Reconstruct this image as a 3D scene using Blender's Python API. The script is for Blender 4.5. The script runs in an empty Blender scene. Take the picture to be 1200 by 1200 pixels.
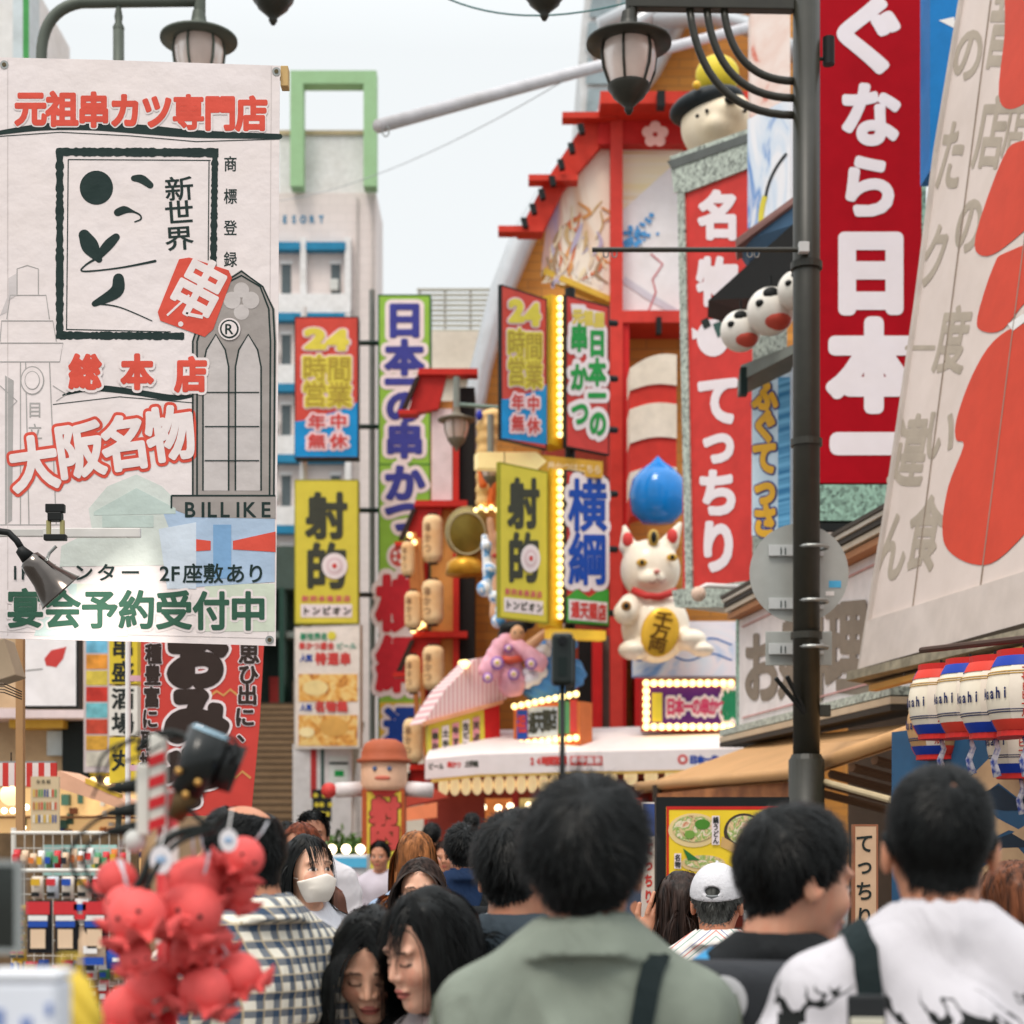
import bpy, math, random
import numpy as np
from mathutils import Vector, Matrix
R = math.radians
sc = bpy.context.scene
COL = sc.collection

# ---------------------------------------------------------------- camera
F, HZ, CZ = 2000.0, 985.0, 1.65          # focal length and horizon in photo pixels, eye height
cd = bpy.data.cameras.new('camera'); cam = bpy.data.objects.new('camera', cd); COL.objects.link(cam)
cam.location = (0, 0, CZ); cam.rotation_euler = (R(90), 0, 0)
cd.sensor_width = 36; cd.lens = 36 * F / 1200; cd.shift_y = (HZ - 600) / 1200
cd.clip_start = .05; cd.clip_end = 900
cd.dof.use_dof = True; cd.dof.focus_distance = 6.1; cd.dof.aperture_fstop = 3.5; cd.dof.aperture_blades = 0
sc.camera = cam
# ---------------------------------------------------------------- overcast sky
w = bpy.data.worlds.new('World'); sc.world = w; w.use_nodes = True
nt = w.node_tree; N, L = nt.nodes, nt.links
bg = N['Background']
sky = N.new('ShaderNodeTexSky'); sky.sky_type = 'NISHITA'; sky.sun_disc = False
SUN_EL, SUN_AZ = 58, 205                  # azimuth clockwise from +Y
sky.sun_elevation = R(SUN_EL); sky.sun_rotation = R(SUN_AZ)
tc = N.new('ShaderNodeTexCoord'); sep = N.new('ShaderNodeSeparateXYZ'); L.new(tc.outputs['Generated'], sep.inputs[0])
mr = N.new('ShaderNodeMapRange'); mr.inputs[1].default_value = .42; mr.inputs[2].default_value = 1.0
mr.inputs[3].default_value = 1.0; mr.inputs[4].default_value = 2.6; L.new(sep.outputs[2], mr.inputs[0])
hs = N.new('ShaderNodeHueSaturation'); hs.inputs['Saturation'].default_value = .2; hs.inputs['Value'].default_value = .35
L.new(sky.outputs[0], hs.inputs['Color'])
cl = N.new('ShaderNodeVectorMath'); cl.operation = 'SCALE'; cl.inputs[0].default_value = (8.6, 8.95, 9.1)
L.new(mr.outputs[0], cl.inputs['Scale'])
ad = N.new('ShaderNodeMix'); ad.data_type = 'RGBA'; ad.inputs[0].default_value = .88
L.new(hs.outputs[0], ad.inputs[6]); L.new(cl.outputs[0], ad.inputs[7])
L.new(ad.outputs[2], bg.inputs['Color']); bg.inputs['Strength'].default_value = .1
sd = bpy.data.lights.new('sun', 'SUN'); sd.energy = 1.5; sd.angle = R(18); sd.color = (1, .91, .8)
so = bpy.data.objects.new('sun', sd); COL.objects.link(so)
az, el = R(SUN_AZ), R(SUN_EL)
so.rotation_euler = Vector((math.sin(az) * math.cos(el), math.cos(az) * math.cos(el), math.sin(el))).to_track_quat('Z', 'Y').to_euler()
so.location = (0, 0, 40)
sc.view_settings.view_transform = 'Standard'; sc.view_settings.look = 'None'
sc.view_settings.exposure = 0.23; sc.view_settings.gamma = 1; sc.view_settings.use_curve_mapping = False

# ---------------------------------------------------------------- materials
def lin(c):
    return tuple((v / 255 / 12.92) if v / 255 <= .04045 else ((v / 255 + .055) / 1.055) ** 2.4 for v in c)
_mc = {}
def mat(rgb, rough=.5, metal=0, var=.07, scale=6, bump=0, bscale=80, emit=0, spec=.2, name=None, coat=0, trans=0, streak=0):
    key = (rgb, rough, metal, var, scale, bump, bscale, emit, spec, coat, trans, streak)
    if key in _mc: return _mc[key]
    m = bpy.data.materials.new(name or 'paint_%d_%d_%d' % rgb); m.use_nodes = True
    nt = m.node_tree; b = nt.nodes['Principled BSDF']; c = lin(rgb)
    tc = nt.nodes.new('ShaderNodeTexCoord')
    nz = nt.nodes.new('ShaderNodeTexNoise'); nz.inputs['Scale'].default_value = scale; nz.inputs['Detail'].default_value = 5
    if streak:
        mp = nt.nodes.new('ShaderNodeMapping'); mp.inputs['Scale'].default_value = (1, streak, 1)
        nt.links.new(tc.outputs['Object'], mp.inputs[0]); nt.links.new(mp.outputs[0], nz.inputs['Vector'])
    else: nt.links.new(tc.outputs['Object'], nz.inputs['Vector'])
    rp = nt.nodes.new('ShaderNodeValToRGB'); e = rp.color_ramp.elements
    e[0].position = .3; e[1].position = .7
    e[0].color = (*[v * (1 - var) for v in c], 1); e[1].color = (*[min(1, v * (1 + var)) for v in c], 1)
    nt.links.new(nz.outputs[0], rp.inputs[0])
    n0 = nt.nodes.new('ShaderNodeTexNoise'); n0.inputs['Scale'].default_value = 1.3; n0.inputs['Detail'].default_value = 8; n0.inputs['Roughness'].default_value = .7
    nt.links.new(tc.outputs['Object'], n0.inputs['Vector'])
    r0 = nt.nodes.new('ShaderNodeValToRGB'); r0.color_ramp.elements[0].position = .32; r0.color_ramp.elements[1].position = .6
    g_ = max(.7, 1 - 2.2 * var); r0.color_ramp.elements[0].color = (g_, g_ * .985, g_ * .96, 1); r0.color_ramp.elements[1].color = (1, 1, 1, 1); nt.links.new(n0.outputs[0], r0.inputs[0])
    mm = nt.nodes.new('ShaderNodeMix'); mm.data_type = 'RGBA'; mm.blend_type = 'MULTIPLY'; mm.inputs[0].default_value = 1
    nt.links.new(rp.outputs[0], mm.inputs[6]); nt.links.new(r0.outputs[0], mm.inputs[7]); nt.links.new(mm.outputs[2], b.inputs['Base Color'])
    b.inputs['Roughness'].default_value = rough; b.inputs['Metallic'].default_value = metal
    b.inputs['Specular IOR Level'].default_value = spec; b.inputs['Coat Weight'].default_value = coat
    if trans: b.inputs['Transmission Weight'].default_value = trans
    if bump:
        n2 = nt.nodes.new('ShaderNodeTexNoise'); n2.inputs['Scale'].default_value = bscale; n2.inputs['Detail'].default_value = 4
        nt.links.new(tc.outputs['Object'], n2.inputs['Vector'])
        bp = nt.nodes.new('ShaderNodeBump'); bp.inputs['Strength'].default_value = bump; bp.inputs['Distance'].default_value = .02
        nt.links.new(n2.outputs[0], bp.inputs['Height']); nt.links.new(bp.outputs[0], b.inputs['Normal'])
    if emit:
        b.inputs['Emission Color'].default_value = (*c, 1); b.inputs['Emission Strength'].default_value = emit
    _mc[key] = m
    return m
def node_mat(name, build, rough=.6, spec=.4):
    m = bpy.data.materials.new(name); m.use_nodes = True; nt = m.node_tree; b = nt.nodes['Principled BSDF']
    b.inputs['Roughness'].default_value = rough; b.inputs['Specular IOR Level'].default_value = spec
    out = build(nt, b)
    if out is not None: nt.links.new(out, b.inputs['Base Color'])
    return m
def ramp(nt, src, stops, const=False):
    r = nt.nodes.new('ShaderNodeValToRGB'); e = r.color_ramp.elements
    if const: r.color_ramp.interpolation = 'CONSTANT'
    while len(e) < len(stops): e.new(.5)
    for k, (p, c) in enumerate(stops): e[k].position = p; e[k].color = (*lin(c), 1)
    nt.links.new(src, r.inputs[0]); return r.outputs[0]
def objco(nt, scale=(1, 1, 1), rot=(0, 0, 0)):
    t = nt.nodes.new('ShaderNodeTexCoord'); mp = nt.nodes.new('ShaderNodeMapping')
    mp.inputs['Scale'].default_value = scale; mp.inputs['Rotation'].default_value = rot
    nt.links.new(t.outputs['Object'], mp.inputs[0]); return mp.outputs[0]
_nc = {}
def noise_mat(name, *a, **k):
    if name not in _nc: _nc[name] = _noise_mat(name, *a, **k)
    return _nc[name]
_nmx = noise_mat
def _noise_mat(name, stops, scale=4, detail=4, stretch=(1, 1, 1), dist=0, rough=.6, const=False):
    def bld(nt, b):
        n = nt.nodes.new('ShaderNodeTexNoise'); n.inputs['Scale'].default_value = scale
        n.inputs['Detail'].default_value = detail; n.inputs['Distortion'].default_value = dist
        nt.links.new(objco(nt, stretch), n.inputs['Vector'])
        return ramp(nt, n.outputs[0], stops, const)
    return node_mat(name, bld, rough)
def granite(name, base):
    def bld(nt, b):
        n = nt.nodes.new('ShaderNodeTexVoronoi'); n.inputs['Scale'].default_value = 38
        nt.links.new(objco(nt), n.inputs['Vector'])
        return ramp(nt, n.outputs['Color'], [(0, tuple(int(v * .55) for v in base)), (.45, base), (1, tuple(min(255, int(v * 1.25)) for v in base))])
    return node_mat(name, bld, .45)
def brick_mat(name, c1, c2, mortar, scale=1, bw=.22, bh=.07, rot=(0, 0, 0), ms=.008):
    def bld(nt, b):
        n = nt.nodes.new('ShaderNodeTexBrick'); n.inputs['Scale'].default_value = scale
        n.inputs['Brick Width'].default_value = bw; n.inputs['Row Height'].default_value = bh; n.inputs['Mortar Size'].default_value = ms
        n.inputs['Color1'].default_value = (*lin(c1), 1); n.inputs['Color2'].default_value = (*lin(c2), 1); n.inputs['Mortar'].default_value = (*lin(mortar), 1)
        nt.links.new(objco(nt, (1, 1, 1), rot), n.inputs['Vector']); return n.outputs[0]
    return node_mat(name, bld, .7)

WHITE = mat((232, 228, 226), .5, var=.03); OFFW = mat((226, 215, 213), .6, var=.03)
BLACK = mat((28, 30, 30), .5); DKGRN = mat((33, 52, 50), .6); INK = mat((38, 44, 42), .6)
RED = mat((204, 48, 42), .5); DRED = mat((168, 12, 28), .7, var=.05, spec=.08); BLUE = mat((20, 140, 205), .5)
YEL = mat((220, 205, 72), .5, var=.04); GREEN = mat((120, 180, 62), .5); PURP = mat((56, 64, 150), .5)
GOLD = mat((222, 176, 62), .38, metal=.4); STEEL = mat((150, 152, 150), .4, metal=.6); LGREY = mat((196, 198, 198), .5)
POST = mat((44, 43, 35), .42, var=.12, scale=14, spec=.4); POSTL = mat((92, 98, 90), .5, metal=.2)
BULB = mat((255, 226, 150), .3, emit=2.2, var=.01); WARM = mat((255, 214, 150), .4, emit=1.6, var=.05)
GRAN = granite('granite_mosaic', (160, 168, 158)); GRANG = granite('green_mosaic', (128, 158, 142))

# ---------------------------------------------------------------- geometry
def P(px, py, Y): return Vector(((px - 600) * Y / F, Y, CZ + (HZ - py) * Y / F))
class MB:
    def __init__(s): s.V, s.Fc, s.M, s.S, s.n = [], [], [], [], 0
    def add(s, VF, m=0, smooth=False, xf=None):
        V, Fs = VF
        V = np.asarray(V, float).reshape(-1, 3)
        if xf is not None:
            A = np.array(xf); V = V @ A[:3, :3].T + A[:3, 3]
        s.V.append(V); s.Fc += [tuple(i + s.n for i in f) for f in Fs]
        s.M += [m] * len(Fs); s.S += [smooth] * len(Fs); s.n += len(V); return s
    def build(s, name, mats, parent=None, bevel=0, loc=None, mw=None):
        me = bpy.data.meshes.new(name)
        me.from_pydata(np.concatenate(s.V).tolist() if s.V else [], [], s.Fc)
        for m in (mats if isinstance(mats, (list, tuple)) else [mats]): me.materials.append(m)
        if s.Fc:
            me.polygons.foreach_set('material_index', s.M); me.polygons.foreach_set('use_smooth', s.S)
        me.update()
        o = bpy.data.objects.new(name, me); COL.objects.link(o)
        if parent is not None: o.parent = parent
        if loc is not None: o.location = loc
        if mw is not None: o.matrix_world = mw
        if bevel:
            b = o.modifiers.new('bevel', 'BEVEL'); b.width = bevel; b.segments = 2; b.limit_method = 'ANGLE'
        return o
def box(cx, cy, cz, sx, sy, sz):
    x, y, z = sx / 2, sy / 2, sz / 2
    V = [(cx + a * x, cy + b * y, cz + c * z) for c in (-1, 1) for b in (-1, 1) for a in (-1, 1)]
    return V, [(0, 2, 3, 1), (4, 5, 7, 6), (0, 1, 5, 4), (2, 6, 7, 3), (0, 4, 6, 2), (1, 3, 7, 5)]
def hexa(q, d):                                   # four corners extruded by d
    V = [Vector(p) for p in q] + [Vector(p) + Vector(d) for p in q]
    return V, [(0, 1, 2, 3), (7, 6, 5, 4), (0, 4, 5, 1), (1, 5, 6, 2), (2, 6, 7, 3), (3, 7, 4, 0)]
def tube(pts, r, n=10, caps=True):
    pts = [np.array(p, float) for p in pts]; k = len(pts)
    rs = [r] * k if np.isscalar(r) else r
    V, Fs = [], []; side = None
    for i in range(k):
        t = pts[min(i + 1, k - 1)] - pts[max(i - 1, 0)]; t /= np.linalg.norm(t) + 1e-12
        if side is None:
            a = np.array((0, 0, 1.)) if abs(t[2]) < .9 else np.array((1., 0, 0)); side = np.cross(t, a)
        side = side - t * side.dot(t); side /= np.linalg.norm(side) + 1e-12
        up = np.cross(t, side)
        for j in range(n):
            a = 2 * math.pi * j / n; V.append(pts[i] + rs[i] * (math.cos(a) * side + math.sin(a) * up))
    for i in range(k - 1):
        for j in range(n):
            a, b = i * n + j, i * n + (j + 1) % n; Fs.append((a, b, b + n, a + n))
    if caps: Fs += [tuple(range(n - 1, -1, -1)), tuple(range((k - 1) * n, k * n))]
    return V, Fs
def lathe(prof, n=24, c=(0, 0, 0)):
    V, Fs = [], []
    for r, z in prof:
        for j in range(n):
            a = 2 * math.pi * j / n; V.append((c[0] + r * math.cos(a), c[1] + r * math.sin(a), c[2] + z))
    for i in range(len(prof) - 1):
        for j in range(n):
            a, b = i * n + j, i * n + (j + 1) % n; Fs.append((a, b, b + n, a + n))
    return V, Fs
def ball(c, r, nu=20, nv=12):
    r = (r, r, r) if np.isscalar(r) else r
    V, Fs = lathe([(max(1e-4, math.sin(math.pi * i / nv)), -math.cos(math.pi * i / nv)) for i in range(nv + 1)], nu)
    return np.array(V) * np.array(r) + np.array(c), Fs
def compact(V, Fs):
    used = sorted({i for f in Fs for i in f}); ix = {u: k for k, u in enumerate(used)}
    return [V[u] for u in used], [tuple(ix[i] for i in f) for f in Fs]
def prism(poly, z0, z1):
    n = len(poly)
    a = sum(poly[i][0] * poly[(i + 1) % n][1] - poly[(i + 1) % n][0] * poly[i][1] for i in range(n))
    if a < 0: poly = poly[::-1]
    V = [(x, y, z0) for x, y in poly] + [(x, y, z1) for x, y in poly]
    return V, [tuple(range(n - 1, -1, -1)), tuple(range(n, 2 * n))] + [(i, (i + 1) % n, (i + 1) % n + n, i + n) for i in range(n)]
def strip(pts, wd):                               # 2-D polyline to a polygon of width wd
    pts = [np.array(p, float) for p in pts]; k = len(pts); Lf, Rt = [], []
    for i in range(k):
        t = pts[min(i + 1, k - 1)] - pts[max(i - 1, 0)]; t /= np.linalg.norm(t) + 1e-12
        nrm = np.array((-t[1], t[0])); ww = wd if np.isscalar(wd) else wd[i]
        Lf.append(tuple(pts[i] + nrm * ww / 2)); Rt.append(tuple(pts[i] - nrm * ww / 2))
    return Lf + Rt[::-1]
def arc(cx, cy, rx, ry, a0, a1, n=16):
    return [(cx + rx * math.cos(R(a0 + (a1 - a0) * i / n)), cy - ry * math.sin(R(a0 + (a1 - a0) * i / n))) for i in range(n + 1)]
def bez(p0, p1, p2, n=12):
    p0, p1, p2 = map(np.array, (p0, p1, p2))
    return [tuple((1 - t) ** 2 * p0 + 2 * t * (1 - t) * p1 + t * t * p2) for t in np.linspace(0, 1, n + 1)]
_gc = {}
def glyph(ch, bev):
    """a letter as a flat fill plus a soft round border of width bev (em), z in 0..1"""
    k = (ch, round(bev, 3))
    if k not in _gc:
        c = bpy.data.curves.new('t', 'FONT'); c.body = ch; c.size = 1; c.resolution_u = 4
        o = bpy.data.objects.new('t', c); COL.objects.link(o); bpy.context.view_layer.update()
        me = bpy.data.meshes.new_from_object(o.evaluated_get(bpy.context.evaluated_depsgraph_get()))
        V = np.array([v.co[:] for v in me.vertices]).reshape(-1, 3); Fs = [tuple(p.vertices) for p in me.polygons]
        if len(V):
            V[:, 2] = 1
            if ord(ch[0]) < 0x2000: V[:, 0] -= (V[:, 0].min() + V[:, 0].max()) / 2; V[:, 1] -= .36
            else: V[:, 0] -= .5; V[:, 1] -= .38
            if bev > .006:
                cnt = {}
                for f in Fs:
                    for a in range(len(f)):
                        e = tuple(sorted((f[a], f[(a + 1) % len(f)]))); cnt[e] = cnt.get(e, 0) + 1
                E = [e for e, n in cnt.items() if n == 1]; Vl = [tuple(v) for v in V]; used = set(); nd = 12 if bev > .05 else 8
                for a, b in E:
                    pa, pb = V[a][:2], V[b][:2]; t = pb - pa; L_ = np.linalg.norm(t)
                    if L_ < 1e-6: continue
                    n = np.array((-t[1], t[0])) / L_ * bev; q = len(Vl)
                    Vl += [(*(pa + n), 0), (*pa, .98), (*(pa - n), 0), (*(pb + n), 0), (*pb, .98), (*(pb - n), 0)]
                    Fs += [(q, q + 1, q + 4, q + 3), (q + 1, q + 2, q + 5, q + 4)]; used |= {a, b}
                for a in used:
                    q = len(Vl); Vl.append((*V[a][:2], .97))
                    for m in range(nd): Vl.append((V[a][0] + bev * math.cos(2 * math.pi * m / nd), V[a][1] + bev * math.sin(2 * math.pi * m / nd), -.02))
                    Fs += [(q, q + 1 + m, q + 1 + (m + 1) % nd) for m in range(nd)]
                V = np.array(Vl)
        bpy.data.objects.remove(o); bpy.data.curves.remove(c); bpy.data.meshes.remove(me)
        _gc[k] = (V, Fs)
    return _gc[k]
def smooth_pts(pts, wd, n=6):
    P_ = [np.array((*p, w), float) for p, w in zip(pts, [wd] * len(pts) if np.isscalar(wd) else wd)]; o = []
    for i in range(len(P_) - 1):
        p0, p1, p2, p3 = P_[max(0, i - 1)], P_[i], P_[i + 1], P_[min(len(P_) - 1, i + 2)]
        for t in np.arange(n) / n: o.append(.5 * (2 * p1 + (p2 - p0) * t + (2 * p0 - 5 * p1 + 4 * p2 - p3) * t * t + (3 * p1 - p0 - 3 * p2 + p3) * t ** 3))
    o.append(P_[-1]); return o
def brush(pts, wd):
    """a smooth brush stroke with rounded ends"""
    q = smooth_pts(pts, wd); a, b = q[0], q[-1]
    def cap(e, d, w_):
        d = d / (np.linalg.norm(d) + 1e-9); return [np.array((*(e[:2] + d * w_ / 2 * f), w_ * g)) for f, g in ((.45, .87), (.8, .6), (.98, .2))]
    q = cap(a, a[:2] - q[1][:2], a[2])[::-1] + q + cap(b, b[:2] - q[-2][:2], b[2])
    return strip([p[:2] for p in q], [max(.3, p[2]) for p in q])

# ---------------------------------------------------------------- things
def props(o, label=None, cat=None, group=None, kind=None):
    for k, v in (('label', label), ('category', cat), ('group', group), ('kind', kind)):
        if v: o[k] = v
    return o
def empty(name, loc, label, cat, group=None, rz=0, mw=None):
    o = bpy.data.objects.new(name, None); COL.objects.link(o); o.empty_display_size = .2
    if mw is not None: o.matrix_world = mw
    else: o.location = loc; o.rotation_euler = (0, 0, rz)
    return props(o, label, cat, group)
def copy_thing(o, loc=None, label=None, parent=None):
    c = o.copy(); COL.objects.link(c)
    if parent is not None: c.parent = parent
    if loc is not None: c.location = loc
    if label: c['label'] = label
    for ch in list(o.children): copy_thing(ch, parent=c)
    return c
OWN = {'eave_end', 'bracket_lamp', 'roof_tip', 'roof_edge', 'roof_slope', 'rafter', 'wood_beam', 'menu_strip', 'glass_pane', 'mosaic_frame', 'dish', 'photo', 'peak', 'bowl', 'bowl_food', 'greens', 'eye', 'arm', 'seam', 'white_tag', 'red_brush', 'cloud', 'hoop_brace', 'white_band', 'red_band', 'blossom_petal'}
class Board:
    """a flat thing with its own plane: x right, y up, z towards the street; hit() finds where a sight line meets the plane"""
    def __init__(s, name, label, cat, xl, xr, yt, yb, YL, YR=None, group=None, O=None, X=None, U=None):
        YR = YR or YL; s.Y = YL
        if O is None:
            O = P(xl, yb, YL); B = P(xr, yb, YR); B.z = O.z; X = (B - O); U = Vector((0, 0, 1))
            s.W = X.length; X.normalize(); s.H = P(xl, yt, YL).z - O.z; O = O + X * s.W / 2
        s.O, s.X, s.U = O, X.normalized(), U.normalized(); s.Nn = s.X.cross(s.U).normalized()
        mw = Matrix((s.X, s.U, s.Nn)).transposed().to_4x4(); mw.translation = O; s.mw = mw
        s.e = empty(name, None, label, cat, group, mw=mw); s.parts = {}; s.dz = max(.0015, YL * .00016)
    def hit(s, px, py):
        C = Vector((0, 0, CZ)); d = Vector(((px - 600) / F, 1, (HZ - py) / F))
        t = (s.O - C).dot(s.Nn) / d.dot(s.Nn); r = C + d * t - s.O
        return r.dot(s.X), r.dot(s.U)
    def mb(s, part, m, own=False):
        s.eps = getattr(s, 'eps', 0) + 1
        k = (part, m.name, s.eps if own or part in OWN else 0)
        if k not in s.parts: s.parts[k] = (MB(), m)
        return s.parts[k][0]
    def panel(s, face, depth=.15, rim=None, rw=.03, part='panel', frame='frame'):
        s.depth = depth
        b = .004
        s.mb(part, face).add(box(0, s.H / 2, -depth / 2, s.W - (2 * rw if rim else 0), s.H - (2 * rw if rim else 0), depth))
        if rim:
            z0, z1 = -depth - .005, s.dz * .8; W, H = s.W, s.H; m = s.mb(frame, rim)
            for bx in ((0, rw / 2, W, rw), (0, H - rw / 2, W, rw)): m.add(box(bx[0], bx[1], (z0 + z1) / 2, bx[2], bx[3], z1 - z0))
            for sx in (-1, 1): m.add(box(sx * (W - rw) / 2, H / 2, (z0 + z1) / 2, rw, H - 2 * rw, z1 - z0))
        return s
    def poly(s, part, m, pts, lay=1, th=None):
        q = [s.hit(*p) for p in pts]; th = th or s.dz * .8
        m_ = s.mb(part, m); z = (lay + .05 * (s.eps % 13)) * s.dz; m_.add(prism(q, z - th, z)); return s
    def rect(s, part, m, x0, y0, x1, y1, lay=1, th=None): return s.poly(part, m, [(x0, y0), (x1, y0), (x1, y1), (x0, y1)], lay, th)
    def disc(s, part, m, cx, cy, rx, ry=None, lay=1, n=24, th=None): return s.poly(part, m, arc(cx, cy, rx, ry or rx, 0, 360 - 360 / n, n - 1), lay, th)
    def line(s, part, m, pts, wd, lay=1): return s.poly(part, m, strip(pts, wd), lay)
    def ch(s, part, m, c, cx, cy, w, h=None, bev=.03, lay=1, rot=0, shear=0):
        h = h or w; V, Fs = glyph(c, bev)
        if not len(V): return s
        cr, sr = math.cos(R(rot)), math.sin(R(rot))
        x0, y0 = s.hit(cx, cy); mm = s.mb(part, m)
        ax = (np.array(s.hit(cx + .5, cy)) - np.array(s.hit(cx - .5, cy))); ay = (np.array(s.hit(cx, cy - .5)) - np.array(s.hit(cx, cy + .5)))
        gx, gy = V[:, 0] * w, V[:, 1] * h; gx = gx + shear * gy
        ux, uy = gx * cr - gy * sr, gx * sr + gy * cr
        Q = np.stack([x0 + ux * ax[0] + uy * ay[0], y0 + ux * ax[1] + uy * ay[1], (lay + .04 * (s.eps % 11)) * s.dz + V[:, 2] * s.dz * .2], 1)
        mm.add((Q, Fs)); return s
    def row(s, part, m, txt, x0, x1, cy, w=None, h=None, bev=.03, lay=1, rot=0, y1=None):
        n = len(txt); st = (x1 - x0) / n
        for i, c in enumerate(txt):
            y = cy if y1 is None else cy + (y1 - cy) * (i + .5) / n
            s.ch(part, m, c, x0 + (i + .5) * st, y, w or st, h or w or st, bev, lay, rot)
        return s
    def col(s, part, m, txt, cx, y0, y1, w, h=None, bev=.03, lay=1, x1=None):
        n = len(txt); st = (y1 - y0) / n
        for i, c in enumerate(txt):
            x = cx if x1 is None else cx + (x1 - cx) * (i + .5) / n
            s.ch(part, m, c, x, y0 + (i + .5) * st, w, h or st, bev, lay)
        return s
    def add(s, part, m, VF, smooth=False): s.mb(part, m).add(VF, 0, smooth); return s
    def bulbs(s, pts, r=.035, lay=0):
        me = None
        for px, py in pts:
            x, y = s.hit(px, py)
            if me is None:
                o = MB().add(ball((0, 0, 0), r, 10, 6), 0, True).build('light_bulb', BULB, s.e); me = o.data
            else:
                o = bpy.data.objects.new('light_bulb', me); COL.objects.link(o); o.parent = s.e
            o.location = (x, y, lay * s.dz + r * .6)
        return s
    def done(s, bevel=0):
        for (part, _, _), (mb, m) in s.parts.items():
            mb.build(part, m, s.e, bevel if part in ('frame', 'panel') else 0)
        return s.e
def outlined(b, chars, fill, halo, bev=.04, hb=.13, lay=2, part='lettering'):
    for (c, cx, cy, w, h) in chars:
        b.ch(part + '_outline', halo, c, cx, cy, w, h, hb, lay); b.ch(part, fill, c, cx, cy, w, h, bev, lay + 2)
def solid_obj(name, label, cat, mb, mats, loc, group=None, kind=None, bevel=0):
    return props(mb.build(name, mats, None, bevel, loc), label, cat, group, kind)

# ---------------------------------------------------------------- implicit surfaces (people, statues)
def ell(p, c, r):
    r = np.array(r, np.float32); q = p - np.array(c, np.float32)
    k0 = np.sqrt(((q / r) ** 2).sum(-1)); k1 = np.sqrt(((q / (r * r)) ** 2).sum(-1)) + 1e-9
    return k0 * (k0 - 1) / k1
def rc(p, a, b, r1, r2):
    a = np.array(a, np.float32); b = np.array(b, np.float32); ab = b - a
    t = np.clip(((p - a) @ ab) / (ab @ ab), 0, 1)
    return np.sqrt(((p - a - t[..., None] * ab) ** 2).sum(-1)) - (r1 + (r2 - r1) * t)
def smin(a, b, k):
    h = np.clip(.5 + .5 * (b - a) / k, 0, 1); return b + (a - b) * h - k * h * (1 - h)
def smax(a, b, k): return -smin(-a, -b, k)
def nets(fn, lo, hi, h):
    ax = [np.arange(lo[i], hi[i] + h, h, dtype=np.float32) for i in range(3)]
    G = np.stack(np.meshgrid(*ax, indexing='ij'), -1); f = fn(G)
    nx, ny, nz = f.shape; ins = f < 0
    cor = [(i, j, k) for i in (0, 1) for j in (0, 1) for k in (0, 1)]
    cnt = sum(ins[i:nx - 1 + i, j:ny - 1 + j, k:nz - 1 + k].astype(np.int8) for i, j, k in cor)
    act = np.argwhere((cnt > 0) & (cnt < 8))
    vals = np.stack([f[act[:, 0] + i, act[:, 1] + j, act[:, 2] + k] for i, j, k in cor], 1)
    ca = np.array(cor, np.float32); acc = np.zeros((len(act), 3), np.float32); num = np.zeros(len(act), np.float32)
    for a in range(8):
        for b in range(a + 1, 8):
            if abs(ca[a] - ca[b]).sum() != 1: continue
            va, vb = vals[:, a], vals[:, b]; m = (va < 0) != (vb < 0)
            t = np.where(m, va / np.where(m, va - vb, 1), 0)
            acc += m[:, None] * (ca[a] + t[:, None] * (ca[b] - ca[a])); num += m
    V = (act + acc / num[:, None]) * h + np.array(lo, np.float32)
    idx = -np.ones((nx - 1, ny - 1, nz - 1), np.int64); idx[tuple(act.T)] = np.arange(len(act)); Fs = []
    for d in range(3):
        e1, e2 = (d + 1) % 3, (d + 2) % 3
        sl0 = [slice(None)] * 3; sl1 = [slice(None)] * 3; sl0[d] = slice(0, -1); sl1[d] = slice(1, None)
        A, B = ins[tuple(sl0)], ins[tuple(sl1)]
        for flip, msk in ((False, A & ~B), (True, B & ~A)):
            q = np.argwhere(msk); ok = (q[:, e1] > 0) & (q[:, e2] > 0) & (q[:, e1] < f.shape[e1] - 1) & (q[:, e2] < f.shape[e2] - 1); q = q[ok]
            def g(o1, o2):
                t = q.copy(); t[:, e1] -= o1; t[:, e2] -= o2; return idx[tuple(t.T)]
            Q = np.stack([g(1, 1), g(0, 1), g(0, 0), g(1, 0)], 1)
            if flip: Q = Q[:, ::-1]
            Fs.append(Q)
    return V, np.concatenate(Fs)
def sdf_part(name, fn, lo, hi, h, m, parent, xf=None):
    V, Fs = nets(fn, lo, hi, h)
    return MB().add((V, [tuple(q) for q in Fs.tolist()]), 0, True, xf).build(name, m, parent)
# ---------------------------------------------------------------- the setting
paver = brick_mat('street_pavers', (104, 100, 96), (120, 114, 108), (78, 76, 74), 1, .3, .15)
props(MB().add(([(-300, -60, 0), (300, -60, 0), (300, 500, 0), (-300, 500, 0)], [(0, 1, 2, 3)])).build('street', paver), kind='structure')

def blockbuild(b, part, m, x0, y0, x1, y1, z0, z1):
    """box on a board from photo pixels, standing proud z0..z1 metres"""
    a = b.hit(x0, y1); c = b.hit(x1, y0)
    b.mb(part, m, True).add(box((a[0] + c[0]) / 2, (a[1] + c[1]) / 2, (z0 + z1) / 2, abs(c[0] - a[0]), abs(c[1] - a[1]), z1 - z0)); return b
def ground_board(name, label, cat, xl, xr, yt, YL, YR=None, group=None):
    yb = HZ + CZ * F / YL
    return Board(name, label, cat, xl, xr, yt, yb, YL, YR, group)

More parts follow.
